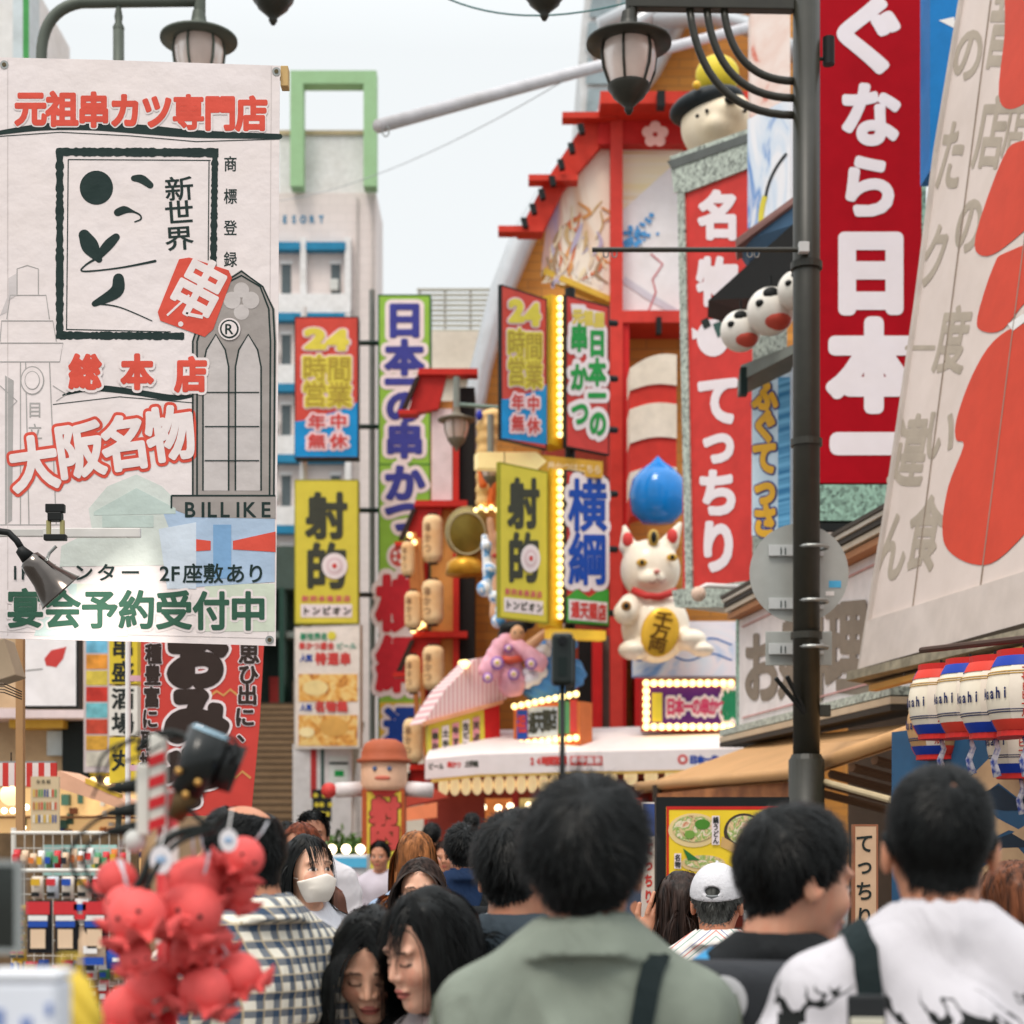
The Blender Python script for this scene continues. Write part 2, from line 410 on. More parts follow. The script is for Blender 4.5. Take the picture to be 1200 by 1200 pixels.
# far hotel with balconies and the green roof portal
PINK = brick_mat('pink_grey_tiles', (220, 208, 204), (214, 202, 198), (206, 195, 191), 1, .6, .3, ms=.012)
hb = ground_board('hotel_building', 'pale pinkish apartment hotel with blue edged balconies and green roof portal', 'building', 150, 441, 226, 60)
TEAL = mat((40, 128, 168), .5); PALE = mat((224, 222, 222), .6); DKWIN = mat((88, 98, 102), .25)
blockbuild(hb, 'wall', PINK, 150, 226, 441, 1040, -3, 0)
blockbuild(hb, 'penthouse', PALE, 326, 156, 431, 226, -2.5, -.2); blockbuild(hb, 'coping', mat((190, 172, 140), .6), 324, 151, 433, 156, -2.6, -.1)
SAGE = mat((150, 186, 142), .6, var=.03)
for r in ((343, 93, 443, 108), (343, 108, 358, 227), (428, 108, 443, 227)): blockbuild(hb, 'roof_portal', SAGE, *r, .1, .7)
for k in range(8):
    y = 288 + 82.5 * k
    if y > 900: break
    blockbuild(hb, 'balcony_edge', TEAL, 180, y, 333, y + 9, 0, .4)
    if k == 0:
        blockbuild(hb, 'balcony_edge', TEAL, 333, y, 353, y + 9, 0, .4); blockbuild(hb, 'balcony_edge', TEAL, 360, y, 406, y + 9, 0, .4)
    else: blockbuild(hb, 'balcony_edge', TEAL, 333, y, 405, y + 9, 0, .4)
    blockbuild(hb, 'parapet', PALE, 180, y + 60, 412 if k == 0 else 405, y + 82, 0, .36)
    for x in (200, 250, 300, 353, 405): blockbuild(hb, 'balcony_post', PALE, x, y - 6, x + 7, y + 60, 0, .34)
    for x in (215, 265, 328, 386):
        blockbuild(hb, 'window', DKWIN, x + 2, y + 22, x + 13, y + 58, 0, .03); blockbuild(hb, 'window_frame', PALE, x, y + 18, x + 15, y + 22, 0, .06)
for x, y in ((262, 340), (318, 424), (318, 506), (388, 342), (318, 588)): blockbuild(hb, 'air_conditioner', mat((206, 206, 202), .5), x, y - 12, x + 9, y, .05, .3)
for x in (418, 436): blockbuild(hb, 'drain_pipe', mat((190, 182, 178), .5), x, 232, x + 1.6, 1000, 0, .12)
for x, y in ((352, 148), (372, 146), (410, 147)): blockbuild(hb, 'roof_vent', mat((196, 190, 184), .5), x, y - 4, x + 8, 156, -1.4, -.9)
hb.row('lettering', TEAL, 'RESORT', 318, 382, 257, 9, 12, .04, 2); hb.done()

lv = ground_board('louvred_building', 'cream building with a grey louvre screen along its roof', 'building', 470, 640, 388, 46)
CREAM = mat((216, 206, 192), .7, var=.05)
blockbuild(lv, 'wall', CREAM, 470, 388, 640, 1050, -8, 0)
for k in range(9): blockbuild(lv, 'roof_louvre', mat((178, 176, 164), .6), 488, 335 + k * 6, 620, 337.5 + k * 6, -.3, -.2)
for x in (490, 520, 550, 580, 610): blockbuild(lv, 'louvre_post', mat((160, 156, 144), .6), x, 335, x + 2, 388, -.5, -.3)
for k in range(4): blockbuild(lv, 'string_course', mat((190, 182, 170), .7), 470, 440 + 90 * k, 640, 446 + 90 * k, 0, .2)
lv.done()

tw = ground_board('glass_tower', 'pale tower with curved grey glass bays high above the red roof', 'tower', 672, 770, -60, 44)
PF = mat((206, 208, 210), .45); GL = mat((150, 164, 170), .12, var=.2, scale=.6)
blockbuild(tw, 'wall', PF, 690, -60, 770, 1040, -8, 0)
q = [(692, 420), (683, 160), (678, 70), (682, 20), (700, -60), (716, -60), (706, 420)]
tw.poly('side_bay', PF, q, 0, 6)
for (y0, y1) in ((-50, 22), (28, 62), (68, 100), (106, 138), (145, 175)):
    tw.poly('glass_pane', GL, [(686 + (y0 < 20) * 4, y1), (689 + (y0 < 20) * 12, y0), (722, y0), (722, y1)], 12)
    tw.poly('glass_pane', GL, [(727, y1), (727, y0), (764, y0), (764, y1)], 12)
tw.done()

tall = Board('white_tower_block', 'white slab block edge with a green strip beyond the top of the banner', 'building', -60, 17, -60, 1080, 24)
tall.panel(mat((222, 220, 218), .6), 3); tall.done()
lt = Board('green_sign_strip', 'green edged light box on the white block by the frame edge', 'sign', 15, 34, -60, 330, 22.5)
lt.panel(mat((200, 210, 214), .5), .5); lt.rect('edge', mat((70, 150, 80), .5), 27, -60, 34, 330, 1); lt.done()

# the arched hall: orange brick drum behind silver hoops
BRK = brick_mat('orange_brick', (206, 142, 62), (190, 124, 50), (160, 110, 60), 1, .5, .16)
SILV = mat((196, 200, 204), .38, metal=.35, var=.04)
ah = ground_board('arched_hall', 'orange brick hall with a silver hoop edge rising behind the red eaves', 'building', 535, 960, -60, 31)
edge = [(548, 1040), (552, 640), (560, 520), (574, 440), (598, 350), (624, 285), (664, 220), (722, 150), (768, 90), (800, 30), (830, -60)]
ah.poly('brick_wall', BRK, edge + [(1010, -60), (1010, 1040)], 0, 5)
Y31 = 31
sp = []
for x, y in edge: h_ = ah.hit(x - 10, y - 2); sp.append((h_[0], h_[1], .3))
ah.add('silver_hoop', SILV, tube(sp, [.2, .2, .2, .2, .22, .24, .26, .26, .26, .26, .26], 12), True)
def htube(pts, r, z): return tube([(*ah.hit(*p), z) for p in pts], r, 10)
for a in ([(690, 90), (760, 45), (820, 30), (900, 12)], [(760, 50), (830, 48), (880, 62), (940, 100)], [(700, 60), (780, 20), (860, -8), (930, -25)]):
    ah.add('hoop_brace', SILV, htube(a, .17, .9), True)
ah.add('lower_band', SILV, htube([(548, 640), (640, 640), (760, 640)], .1, .3), True)
ah.done()

# stairway and the passage above it
sw = Board('stairway', None, None, 292, 356, 838, 958, 40); bpy.data.objects.remove(sw.e)
STEP = mat((126, 104, 80), .75)
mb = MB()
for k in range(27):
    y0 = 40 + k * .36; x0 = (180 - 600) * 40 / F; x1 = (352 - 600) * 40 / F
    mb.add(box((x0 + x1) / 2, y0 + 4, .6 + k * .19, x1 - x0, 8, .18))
for k in range(27): mb.add(box((x0 + x1) / 2, 39.995 + k * .36, .675 + k * .19, x1 - x0, .03, .035), 1)  # dark strip per step: riser shading put into the colour
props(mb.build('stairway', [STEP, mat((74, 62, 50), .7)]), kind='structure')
wl = ground_board('station_building', 'dark green roofed passage above the brown steps', 'building', 150, 372, 640, 50)
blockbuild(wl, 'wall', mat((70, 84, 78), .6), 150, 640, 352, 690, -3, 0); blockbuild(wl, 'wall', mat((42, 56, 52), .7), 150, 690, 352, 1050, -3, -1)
for x in (296, 328): blockbuild(wl, 'column', mat((36, 66, 56), .5), x, 690, x + 6, 850, -.8, .2)
blockbuild(wl, 'stair_wall', mat((92, 78, 64), .7), 346, 800, 372, 1060, -1, .6)
blockbuild(wl, 'notice', mat((180, 60, 56), .6), 311, 790, 322, 826, -.9, -.8); blockbuild(wl, 'beam', mat((120, 128, 124), .5), 290, 740, 352, 747, -.8, 0)
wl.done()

# ---------------------------------------------------------------- signs on the left of the street end
HALO = mat((236, 222, 224), .5, var=.02); RTX = mat((206, 70, 66), .5); DTX = mat((64, 66, 56), .6); BTX = mat((30, 70, 160), .5)
def sign24(name_label, xl, xr, yt, yb, YL, YR, mapx, mapy):
    b = Board('shop_sign', name_label, 'sign', xl, xr, yt, yb, YL, YR, 'vertical shop signs')
    b.panel(mat((206, 74, 62), .5), .3 if YL == YR else .05, BLACK, .02); X = lambda f: xl + (xr - xl) * f
    top = lambda f: yt + (mapy - yt) * f; H = yb - yt
    Yy = lambda fx, fy: yt + fy * H + (mapy) * fx
    b.poly('lower_field', mat((24, 142, 206), .5), [(X(.01), Yy(.01, .74)), (X(.12), Yy(.12, .735)), (X(.88), Yy(.88, .64)), (X(.985), Yy(.985, .60)), (X(.985), Yy(.985, .99)), (X(.01), Yy(.01, .99))], 1)
    W = xr - xl; yl = mat((222, 206, 78), .5); pk = mat((238, 206, 210), .5)
    for c, fx, fy, w_ in (('2', .33, .155, .62), ('4', .67, .165, .62), ('時', .32, .365, .40), ('間', .70, .37, .40), ('営', .32, .545, .40), ('業', .70, .55, .40)):
        b.ch('lettering_outline', pk, c, X(fx), Yy(fx, fy), W * w_, H * w_ * (.47 if w_ < .5 else .30), .13, 2); b.ch('lettering', yl, c, X(fx), Yy(fx, fy), W * w_, H * w_ * (.47 if w_ < .5 else .30), .075, 4)
        if w_ < .5: b.ch('lettering_edge', mat((176, 150, 60), .5), c, X(fx), Yy(fx, fy), W * w_ * .98, H * w_ * .46, .004, 6)
    for c, fx, fy in (('年', .35, .745), ('中', .69, .74), ('無', .35, .88), ('休', .69, .88)):
        b.ch('lower_outline', pk, c, X(fx), Yy(fx, fy), W * .3, H * .115, .16, 3); b.ch('lower_lettering', RTX, c, X(fx), Yy(fx, fy), W * .28, H * .11, .03, 5)
    return b
s1 = sign24('red and blue sign with fat yellow characters above the left yellow sign', 345, 420, 371, 537, 32, 32, 0, 0); s1.done()
def matoya(label, xl, xr, yt, yb, YL, YR, sl):
    b = Board('shop_sign', label, 'sign', xl, xr, yt, yb, YL, YR, 'vertical shop signs')
    b.panel(mat((216, 200, 72), .5, var=.03), .3 if YL == YR else .05, mat((150, 146, 40), .5), .02); W, H = xr - xl, yb - yt
    Q = lambda fx, fy: (xl + W * fx, yt + H * fy + sl * fx)
    for c, fy in (('射', .25), ('的', .60)): b.ch('lettering', DTX, c, *Q(.5, fy), W * .66, H * .33, .042, 2)
    for r, m in ((.20, HALO), (.13, mat((222, 196, 200), .5)), (.085, HALO), (.04, RTX)): b.disc('target_ring', m, *Q(.63, .60), W * r, H * r * .45, 4 + int(20 * (.2 - r)), 20)
    for i, c in enumerate('射的本格派店'): b.ch('pink_line', mat((214, 90, 110), .5), c, *Q(.17 + .13 * i, .825), W * .11, H * .045, .03, 2)
    b.poly('white_band', HALO, [Q(.1, .865), Q(.9, .865), Q(.9, .955), Q(.1, .955)], 1)
    for i, c in enumerate('トンピオン'): b.ch('black_line', DTX, c, *Q(.18 + .16 * i, .91), W * .14, H * .06, .04, 3)
    return b
m1 = matoya('yellow sign with two dark characters and a target, above the food poster', 345, 420, 562, 731, 32, 32, 0); m1.done()

fp = Board('food_poster', 'poster of golden fried dishes under the left yellow sign', 'poster', 345, 422, 735, 878, 32, 31.6)
fp.panel(mat((234, 222, 212), .5), .12, mat((206, 198, 190), .5), .02)
dish = noise_mat('fried_dish_print', [(.3, (150, 70, 30)), (.45, (226, 160, 70)), (.6, (240, 206, 130)), (.8, (176, 60, 40))], 5, 5, dist=1)
fp.rect('photo', dish, 350, 790, 419, 822, 2); fp.rect('photo', dish, 350, 838, 419, 874, 2); fp.disc('dish', mat((240, 214, 150), .5), 370, 806, 15, 9, 3); fp.disc('dish', mat((224, 170, 90), .5), 392, 852, 17, 11, 3); fp.disc('dish', mat((250, 226, 170), .5), 360, 858, 9, 6, 4)
fp.row('green_line', mat((40, 140, 100), .5), '新世界名', 352, 384, 746, 8, 9, .04, 2); fp.disc('badge', YEL, 389, 745, 5, 5, 2)
fp.row('red_line', RTX, '串かつ盛合', 350, 392, 757, 8, 9, .05, 2); fp.row('teal_line', mat((60, 150, 130), .5), 'ビール', 394, 418, 757, 8, 8, .03, 2)
fp.row('blue_line', BTX, '人気', 352, 366, 771, 8, 9, .05, 2); fp.row('red_line', RTX, '特選串', 369, 412, 772, 13, 15, .06, 2)
fp.row('blue_line', BTX, '人気', 352, 366, 829, 7, 8, .05, 4); fp.row('red_line', RTX, '名物鍋', 369, 408, 828, 12, 13, .06, 4); fp.done()

st = Board('striped_shopfront', 'white shopfront with red and green vertical stripes below the food poster', 'shopfront', 343, 412, 872, 1000, 32)
st.panel(PALE, .2); st.rect('red_stripe', mat((190, 60, 60), .5), 364, 878, 371, 935, 1); st.rect('red_stripe', mat((60, 90, 86), .5), 376, 878, 380, 935, 1); st.rect('sign_panel', mat((228, 236, 232), .5), 386, 886, 408, 925, 2)
st.rect('green_mark', mat((30, 160, 80), .5), 392, 903, 403, 910, 3); st.rect('dark_bar', DKGRN, 386, 893, 408, 896, 3); st.done()
ns = Board('notice_board', 'dark little notice board with yellow marks beside the striped shopfront', 'sign', 366, 388, 925, 963, 30)
ns.panel(mat((40, 46, 44), .5), .08)
for i in range(9): ns.disc('yellow_mark', YEL, 370 + 7 * (i % 3) + (i * 3) % 4, 932 + 11 * (i // 3), 3, 3, 1, 8)
ns.done()
gs = Board('shop_sign', 'tall light green sign with purple then red characters', 'sign', 443, 505, 345, 873, 34, 34, 'vertical shop signs')
gs.panel(mat((146, 194, 74), .5, var=.04), .4, mat((44, 96, 58), .5), .03)
gs.rect('yellow_foot', mat((224, 188, 70), .5), 445, 823, 503, 871, 1); gs.rect('seam', mat((90, 140, 60), .5), 445, 543, 503, 545, 1); gs.rect('seam', mat((90, 140, 60), .5), 445, 739, 503, 741, 1)
PT = mat((62, 66, 150), .5); 
for c, y, w_ in (('日', 375, 46), ('本', 419, 46), ('一', 448, 46), ('の', 476, 46), ('串', 516, 46), ('か', 566, 48), ('つ', 604, 48)):
    gs.ch('lettering_outline', HALO, c, 474, y, w_, w_ * .93, .17, 2); gs.ch('purple_lettering', PT, c, 474, y, w_, w_ * .93, .055, 4)
gs.disc('crest', HALO, 468, 652, 15, 16, 3); gs.disc('crest', mat((206, 80, 76), .5), 468, 652, 11, 12, 4)
for a in range(5): gs.disc('crest_petal', HALO, 468 + 6 * math.cos(R(72 * a)), 652 + 6 * math.sin(R(72 * a)), 2.6, 2.6, 6, 8)
for c, y in (('横', 707), ('綱', 778)): gs.ch('lettering_outline', HALO, c, 468, y, 54, 66, .16, 2); gs.ch('red_lettering', mat((206, 44, 58), .5), c, 468, y, 54, 66, .06, 4)
gs.ch('lettering_outline', HALO, '通', 472, 850, 44, 44, .15, 2); gs.ch('blue_lettering', BTX, '通', 472, 850, 44, 44, .06, 4); gs.done()
sp_ = empty('sign_post', P(436, HZ + CZ * F / 34.4, 34.4), 'dark bracket post between the red sign and the tall green sign', 'post')
def loc(px, py, Y, o): return P(px, py, Y) - o.location
MB().add(tube([loc(436, 1082, 34.4, sp_), loc(436, 340, 34.4, sp_)], .06, 8)).build('pole', mat((120, 122, 118), .5), sp_)
for y in (402, 500, 598, 697): MB().add(tube([loc(406, y, 33, sp_), loc(446, y, 34.4, sp_)], .05, 8)).build('bracket', DKGRN, sp_)
MB().add(tube([loc(356, 1085, 32.4, sp_), loc(356, 360, 32.4, sp_)], .06, 8)).build('white_pole', PALE, sp_)
pl = empty('potted_shrub', P(405, HZ + CZ * F / 31, 31), 'green hedge plant in front of the striped shopfront', 'plant')
rg = random.Random(4); mb = MB()
for i in range(260):
    c = Vector((rg.gauss(0, .28), rg.gauss(0, .2), .72 + rg.gauss(0, .12))) * 1.0; c.z += .25; d = Vector((rg.gauss(0, 1), rg.gauss(0, 1), rg.gauss(.3, 1))).normalized() * .1; n = d.orthogonal().normalized() * .04
    c.z += .55; mb.add(([c - d, c + n, c + d, c - n], [(0, 1, 2, 3)]))
mb.build('foliage', noise_mat('leaf', [(.3, (40, 84, 34)), (.7, (110, 150, 60))], 8), pl); MB().add(box(0, 0, .65, 1.1, .5, 1.3)).build('planter', mat((150, 130, 100), .7), pl, .02)

# ---------------------------------------------------------------- pagoda of lanterns
PAPER = noise_mat('lantern_paper', [(.3, (226, 176, 120)), (.7, (242, 212, 164))], 3); 
pg = ground_board('lantern_pagoda', 'narrow red tiered pagoda hung with paper lanterns', 'pagoda', 492, 548, 437, 28.5)
RB = mat((196, 44, 34), .5)
blockbuild(pg, 'core_wall', mat((214, 150, 80), .6), 505, 470, 535, 1090, -1, 0); blockbuild(pg, 'white_panel', mat((226, 206, 206), .6), 506, 480, 530, 588, 0, .06)
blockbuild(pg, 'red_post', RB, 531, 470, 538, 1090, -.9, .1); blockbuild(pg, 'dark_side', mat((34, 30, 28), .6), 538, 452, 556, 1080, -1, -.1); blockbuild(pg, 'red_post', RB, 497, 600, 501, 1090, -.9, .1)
for (y, x0, x1) in ((437, 480, 560), (590, 476, 548), (742, 474, 548), (896, 470, 548)):
    pg.poly('roof_edge', RB, [(x0 + 12, y), (x1, y), (x1, y + 7), (x0 + 10, y + 7)], 60, .3)
    pg.poly('roof_slope', mat((186, 40, 34), .5), [(x0 + 12, y + 4), (x0 + 44, y + 4), (x0 + 34, y + 45), (x0 - 2, y + 52)], 40, .2)
    pg.poly('roof_tip', RB, [(x0 - 12, y + 48), (x0 + 10, y + 48), (x0 + 10, y + 53), (x0 - 12, y + 53)], 62, .3)
    pg.poly('rafter', mat((52, 36, 30), .6), [(x0 + 8, y + 10), (x0 + 13, y + 10), (x0 - 2, y + 46), (x0 - 8, y + 46)], 64, .1)
for (x, y0, y1) in ((484, 628, 740), (490, 634, 740), (484, 785, 890), (492, 790, 895), (478, 640, 720)):
    pg.poly('wood_beam', mat((190, 120, 66), .6), [(x, y0), (x + 5, y0), (x + 12, y1), (x + 6, y1)], 70, .25)
pg.bulbs([(482, 632), (487, 640), (486, 742), (492, 738), (484, 774), (485, 882), (493, 880), (541, 780), (497, 735), (543, 668)], .05, 74)
pg.done()
def paper_lantern(px, py, hw, hh, Y, label, group, em=0, mark=True):
    o = empty('paper_lantern', P(px, py + hh, Y), label, 'lantern', group); k = Y / F; r, h2 = hw * k, hh * k * 2
    prof = [(r * .45, 0), (r * .8, h2 * .04), (r, h2 * .15)] + [(r * (1 - .04 * (i % 2)), h2 * (.15 + .7 * i / 12)) for i in range(1, 12)] + [(r, h2 * .85), (r * .8, h2 * .96), (r * .45, h2)]
    MB().add(lathe(prof, 20), 0, True).build('shade', WARM if em else PAPER, o)
    for z in (-.02, h2 - .02): MB().add(lathe([(.001, 0), (r * .5, 0), (r * .5, .05), (.001, .05)], 16, (0, 0, z))).build('cap_ring', mat((60, 44, 36), .5), o)
    if mark:
        V, Fs = glyph('串', .05)
        for i, c in enumerate('串かつ'):
            V, Fs = glyph(c, .012); q = np.stack([V[:, 0] * r * .7 - r * .45, -r * .93 - .012 - V[:, 2] * .004 - 0 * V[:, 0], V[:, 1] * h2 * .2 + h2 * (.72 - .22 * i)], 1)
            MB().add((q, Fs)).build('lettering', mat((140, 104, 78), .6), o)
    return o
for i, (x, y, w_, h_, wh) in enumerate(((507, 632, 12, 28, 'below the second red roof'), (507, 706, 13, 26, 'in the middle of the red pagoda'), (484, 715, 10, 22, 'left of the middle pagoda lantern'), (508, 783, 13, 26, 'below the third red roof'), (484, 790, 9, 22, 'left of the lower pagoda lantern'), (484, 868, 12, 26, 'lowest, above the bowler hat'), (478, 655, 8, 20, 'small, at the left edge of the pagoda'))):
    paper_lantern(x, y, w_, h_, 27.6, 'cream paper lantern ' + wh, 'pagoda lanterns')
# ---------------------------------------------------------------- street lamps
def lantern_parts(o, c, s, post, glass=None):
    """hat lantern hung at c (top of the stem joint), s = hat radius"""
    GLS = glass or mat((226, 206, 196), .25, var=.06, trans=.25)
    MB().add(lathe([(s * .16, s * .72), (s * .2, s * .5), (s * .22, s * .36), (s * .5, s * .2), (s * 1.0, s * .02), (s * 1.0, -s * .05), (s * .62, -s * .06), (.001, -s * .06)], 32, c), 0, True).build('hat', post, o)
    MB().add(lathe([(s * .6, -s * .06), (s * .64, -s * .3), (s * .6, -s * .62), (s * .46, -s * 1.02)], 28, c), 0, True).build('glass_shade', GLS, o)
    m = MB()
    for k in range(6):
        a = R(60 * k + 15); m.add(tube([(c[0] + r * math.cos(a), c[1] + r * math.sin(a), c[2] + z) for r, z in ((s * .62, -s * .05), (s * .67, -s * .3), (s * .63, -s * .64), (s * .47, -s * 1.04))], s * .035, 6))
    m.build('cage_rib', post, o)
    MB().add(lathe([(s * .5, -s * 1.0), (s * .5, -s * 1.08), (s * .4, -s * 1.2), (s * .38, -s * 1.26), (s * .2, -s * 1.42), (s * .1, -s * 1.52), (s * .11, -s * 1.58), (s * .05, -s * 1.68), (.001, -s * 1.7)], 24, c), 0, True).build('base_cup', post, o)
def lamp_from(px, py, Y, label, post, arm, name='street_lamp'):
    pass
k9 = 10.9 / F
lp = empty('street_lamp', P(945, HZ + CZ * F / 10.9, 10.9), 'dark street lamp post with a hat lantern and three curved struts on its arm', 'street lamp', 'street lamps')
def lq(px, py, o=lp, Y=10.9, dy=0): v = P(px, py, Y) - o.location; v.y += dy; return v
MB().add(tube([lq(945, 1288), lq(945, 890)], 42 / 2 * k9, 24), 0, True).add(tube([lq(945, 892), lq(945, 884)], [42 / 2 * k9, 34 / 2 * k9], 24)).add(tube([lq(945, 890), lq(945, -70)], 31.5 / 2 * k9, 24), 0, True).add(lathe([(.001, .12), (.05, .06), (.1, 0)], 20, lq(945, -70))).build('pole', POST, lp)
for y in (312, 519, 745): MB().add(tube([lq(945, y - 4), lq(945, y + 4)], 37 / 2 * k9, 24)).build('band', POST, lp)
MB().add(box(*lq(945, 5), 16 * k9, .06, 14 * k9)).add(hexa([lq(736, -3, dy=-.04), lq(930, 0, dy=-.04), lq(930, 14, dy=-.04), lq(736, 11, dy=-.04)], (0, .08, 0))).build('arm', POST, lp, .006)
for (x, y) in ((808, 135), (828, 115), (848, 95)):
    MB().add(tube([lq(*p) for p in bez((x, 10), (x + (930 - x) * .12, y), (932, y), 14)], 4.5 * k9, 10), 0, True).build('strut', POST, lp)
MB().add(tube([lq(740, -6), lq(740, 34)], 7 * k9, 12)).build('stem', POST, lp); lantern_parts(lp, lq(737, 50), 50 * k9, POST)
MB().add(tube([lq(693, 299, dy=-.1), lq(945, 299, dy=-.1)], 3 * k9, 8)).build('banner_rod', POST, lp)
for x in (709, 719, 876, 884): MB().add(tube([lq(x + 3 * math.cos(a), 304 + 4 * math.sin(a), dy=-.1) for a in np.linspace(0, 6.28, 12)], .9 * k9, 5)).build('eyelet', STEEL, lp)
MB().add(box(*lq(938, 298, dy=-.12), 12 * k9, .05, 12 * k9)).build('clamp', LGREY, lp, .004)
for p in ((905, 797), (918, 795)): MB().add(tube([lq(945, 842, dy=-.06), lq(*p, dy=-.14)], 2.8 * k9, 8)).build('rod', BLACK, lp)
MB().add(box(*lq(962, 833), 22 * k9, .05, 14 * k9)).build('collar_clip', POST, lp, .004)
MB().add(tube([lq(955, 69), lq(972, 69)], 2.2 * k9, 8)).add(tube([lq(971, 76), lq(971, 44)], 7 * k9, 14)).build('sensor', BLACK, lp)
rs = empty('road_sign', P(936, 782, 11.1), 'round road sign seen from its grey back, strapped to the dark lamp post', 'road sign')
GRY = mat((168, 170, 166), .45, metal=.2)
def rq(px, py, dy=0): v = P(px, py, 11.1) - rs.location; v.y += dy; return v
kk = 11.1 / F
V, Fs = lathe([(.001, 0), (55 * kk, 0), (58 * kk, .006), (58 * kk, .014), (.001, .014)], 48); A = Matrix.Rotation(R(90), 4, 'X'); A.translation = rq(936, 672, .0)
MB().add((V, Fs), 0, False, A).build('disc', GRY, rs)
MB().add(box(*rq(936, 760), 78 * kk, .012, 40 * kk)).build('lower_plate', GRY, rs, .004)
for y in (646, 708, 761):
    MB().add(box(*rq(932, y, -.03), 64 * kk, .02, 13 * kk)).build('bracket', LGREY, rs, .002); MB().add(tube([rq(945 + 18 * math.cos(a), y + 2, -.2 + .098 * math.sin(a)) for a in np.linspace(0, 6.28, 26)], 2.2 * kk, 6)).build('strap', STEEL, rs)
    for i in range(2): MB().add(box(*rq(914 + 5 * i, y + 1, -.044), 1.2 * kk, .004, 8 * kk)).build('mark', DKGRN, rs)
MB().add(box(*rq(978, 685, -.016), 14 * kk, .004, 8 * kk)).build('sticker', mat((80, 170, 215), .5), rs); MB().add(box(*rq(972, 696, -.016), 10 * kk, .004, 5 * kk)).build('sticker', WHITE, rs)

k12 = 12.4 / F
l2 = empty('street_lamp', P(139, HZ + CZ * F / 12.4, 12.4), 'grey green street lamp with a swan neck arm behind the white banner', 'street lamp', 'street lamps')
def l2q(px, py, dy=0): v = P(px, py, 12.4) - l2.location; v.y += dy; return v
MB().add(tube([l2q(139, 1250), l2q(139, 140), l2q(139, 130), l2q(139, 34)], [3.5 * k12, 3.5 * k12, 6.5 * k12, 6.5 * k12], 14), 0, True).add(lathe([(6.5 * k12, 0), (7 * k12, .02), (4 * k12, .06), (5 * k12, .1), (.001, .26)], 14, l2q(139, 36)), 0, True).build('pole', POSTL, l2)
MB().add(tube([l2q(*p) for p in [(139, 150), (90, 150), (60, 130)] + bez((50, 90), (40, 12), (95, 3), 12) + [(150, 2), (234, 1)]], 6.5 * k12, 12), 0, True).build('arm', POSTL, l2)
MB().add(tube([l2q(234, -3), l2q(234, 30)], 7 * k12, 12)).build('stem', POSTL, l2); lantern_parts(l2, l2q(233, 46), 45 * k12, POSTL)
for (x, y, Y, lab) in ((320, 22, 13, 'lantern bottom peeking in over the green portal'), (638, 17, 11.4, 'lantern bottom peeking in beside the hat lantern')):
    o = empty('hanging_lamp', P(x, y + 8, Y), 'hat ' + lab, 'lamp', 'street lamps'); kx = Y / F; s = 48 * kx
    lantern_parts(o, Vector((0, 0, s * 1.7)), s, POST); MB().add(tube([(0, 0, s * 2.3), (0, 0, s * 3.2), (.1, 0, s * 3.5), (1.6 if x < 400 else -1.3, .5, s * 3.6)], 6 * kx, 10), 0, True).build('stem', POST, o)
for (px, py, Y, hs_, lab) in ((535, 492, 24, 22, 'small grey hat lantern in front of the red pagoda'), (575, 541, 23, 18, 'small hat lantern hanging beside the gold drum')):
    o = empty('hanging_lamp', P(px, py + 40, Y), lab, 'lamp', 'street lamps'); kx = Y / F; s = hs_ * kx; c = Vector((0, 0, 40 * kx))
    lantern_parts(o, c, s, mat((120, 112, 98), .5)); MB().add(tube([c, c + Vector((0, 0, 50 * kx if px < 560 else 55 * kx))], 4 * kx, 8)).build('stem', mat((130, 136, 130), .5), o)
    if px < 560: MB().add(tube([c + Vector((0, 0, 18 * kx)), c + Vector((60 * kx, .2, 18 * kx))], 2.5 * kx, 8)).build('arm', mat((130, 150, 140), .5), o)
# pipe and wires over the street
pb = empty('overhead_pipe', P(443, 148, 19), 'long grey pole slanting across the sky from the arched hall', 'pole')
MB().add(tube([Vector((0, 0, 0)), P(700, 78, 23) - P(443, 148, 19), P(905, 25, 27) - P(443, 148, 19)], .075, 12), 0, True).build('pipe', mat((198, 196, 200), .5), pb)
MB().add(tube([P(452 + 4 * math.cos(a), 154 + 6 * math.sin(a), 19) - P(443, 148, 19) for a in np.linspace(0, 6.28, 14)], .008, 5)).build('hook', STEEL, pb)
def wire(label, pts, Y0, Y1, r, m):
    n = len(pts); w3 = [P(x, y, Y0 + (Y1 - Y0) * i / (n - 1)) for i, (x, y) in enumerate(pts)]; o = w3[0].copy()
    props(MB().add(tube([p - o for p in w3], r, 6), 0, True).build('overhead_wire', m, None, 0, o), label, 'wire', 'overhead wires')
wire('teal wire sagging between the two lanterns at the top', bez((500, -14), (600, 45), (760, -4), 16), 12, 12, .006, mat((70, 120, 120), .5))
wire('thin grey wire rising from the green portal to the right', bez((300, 238), (430, 232), (660, 95), 16), 40, 22, .007, mat((170, 176, 180), .5))
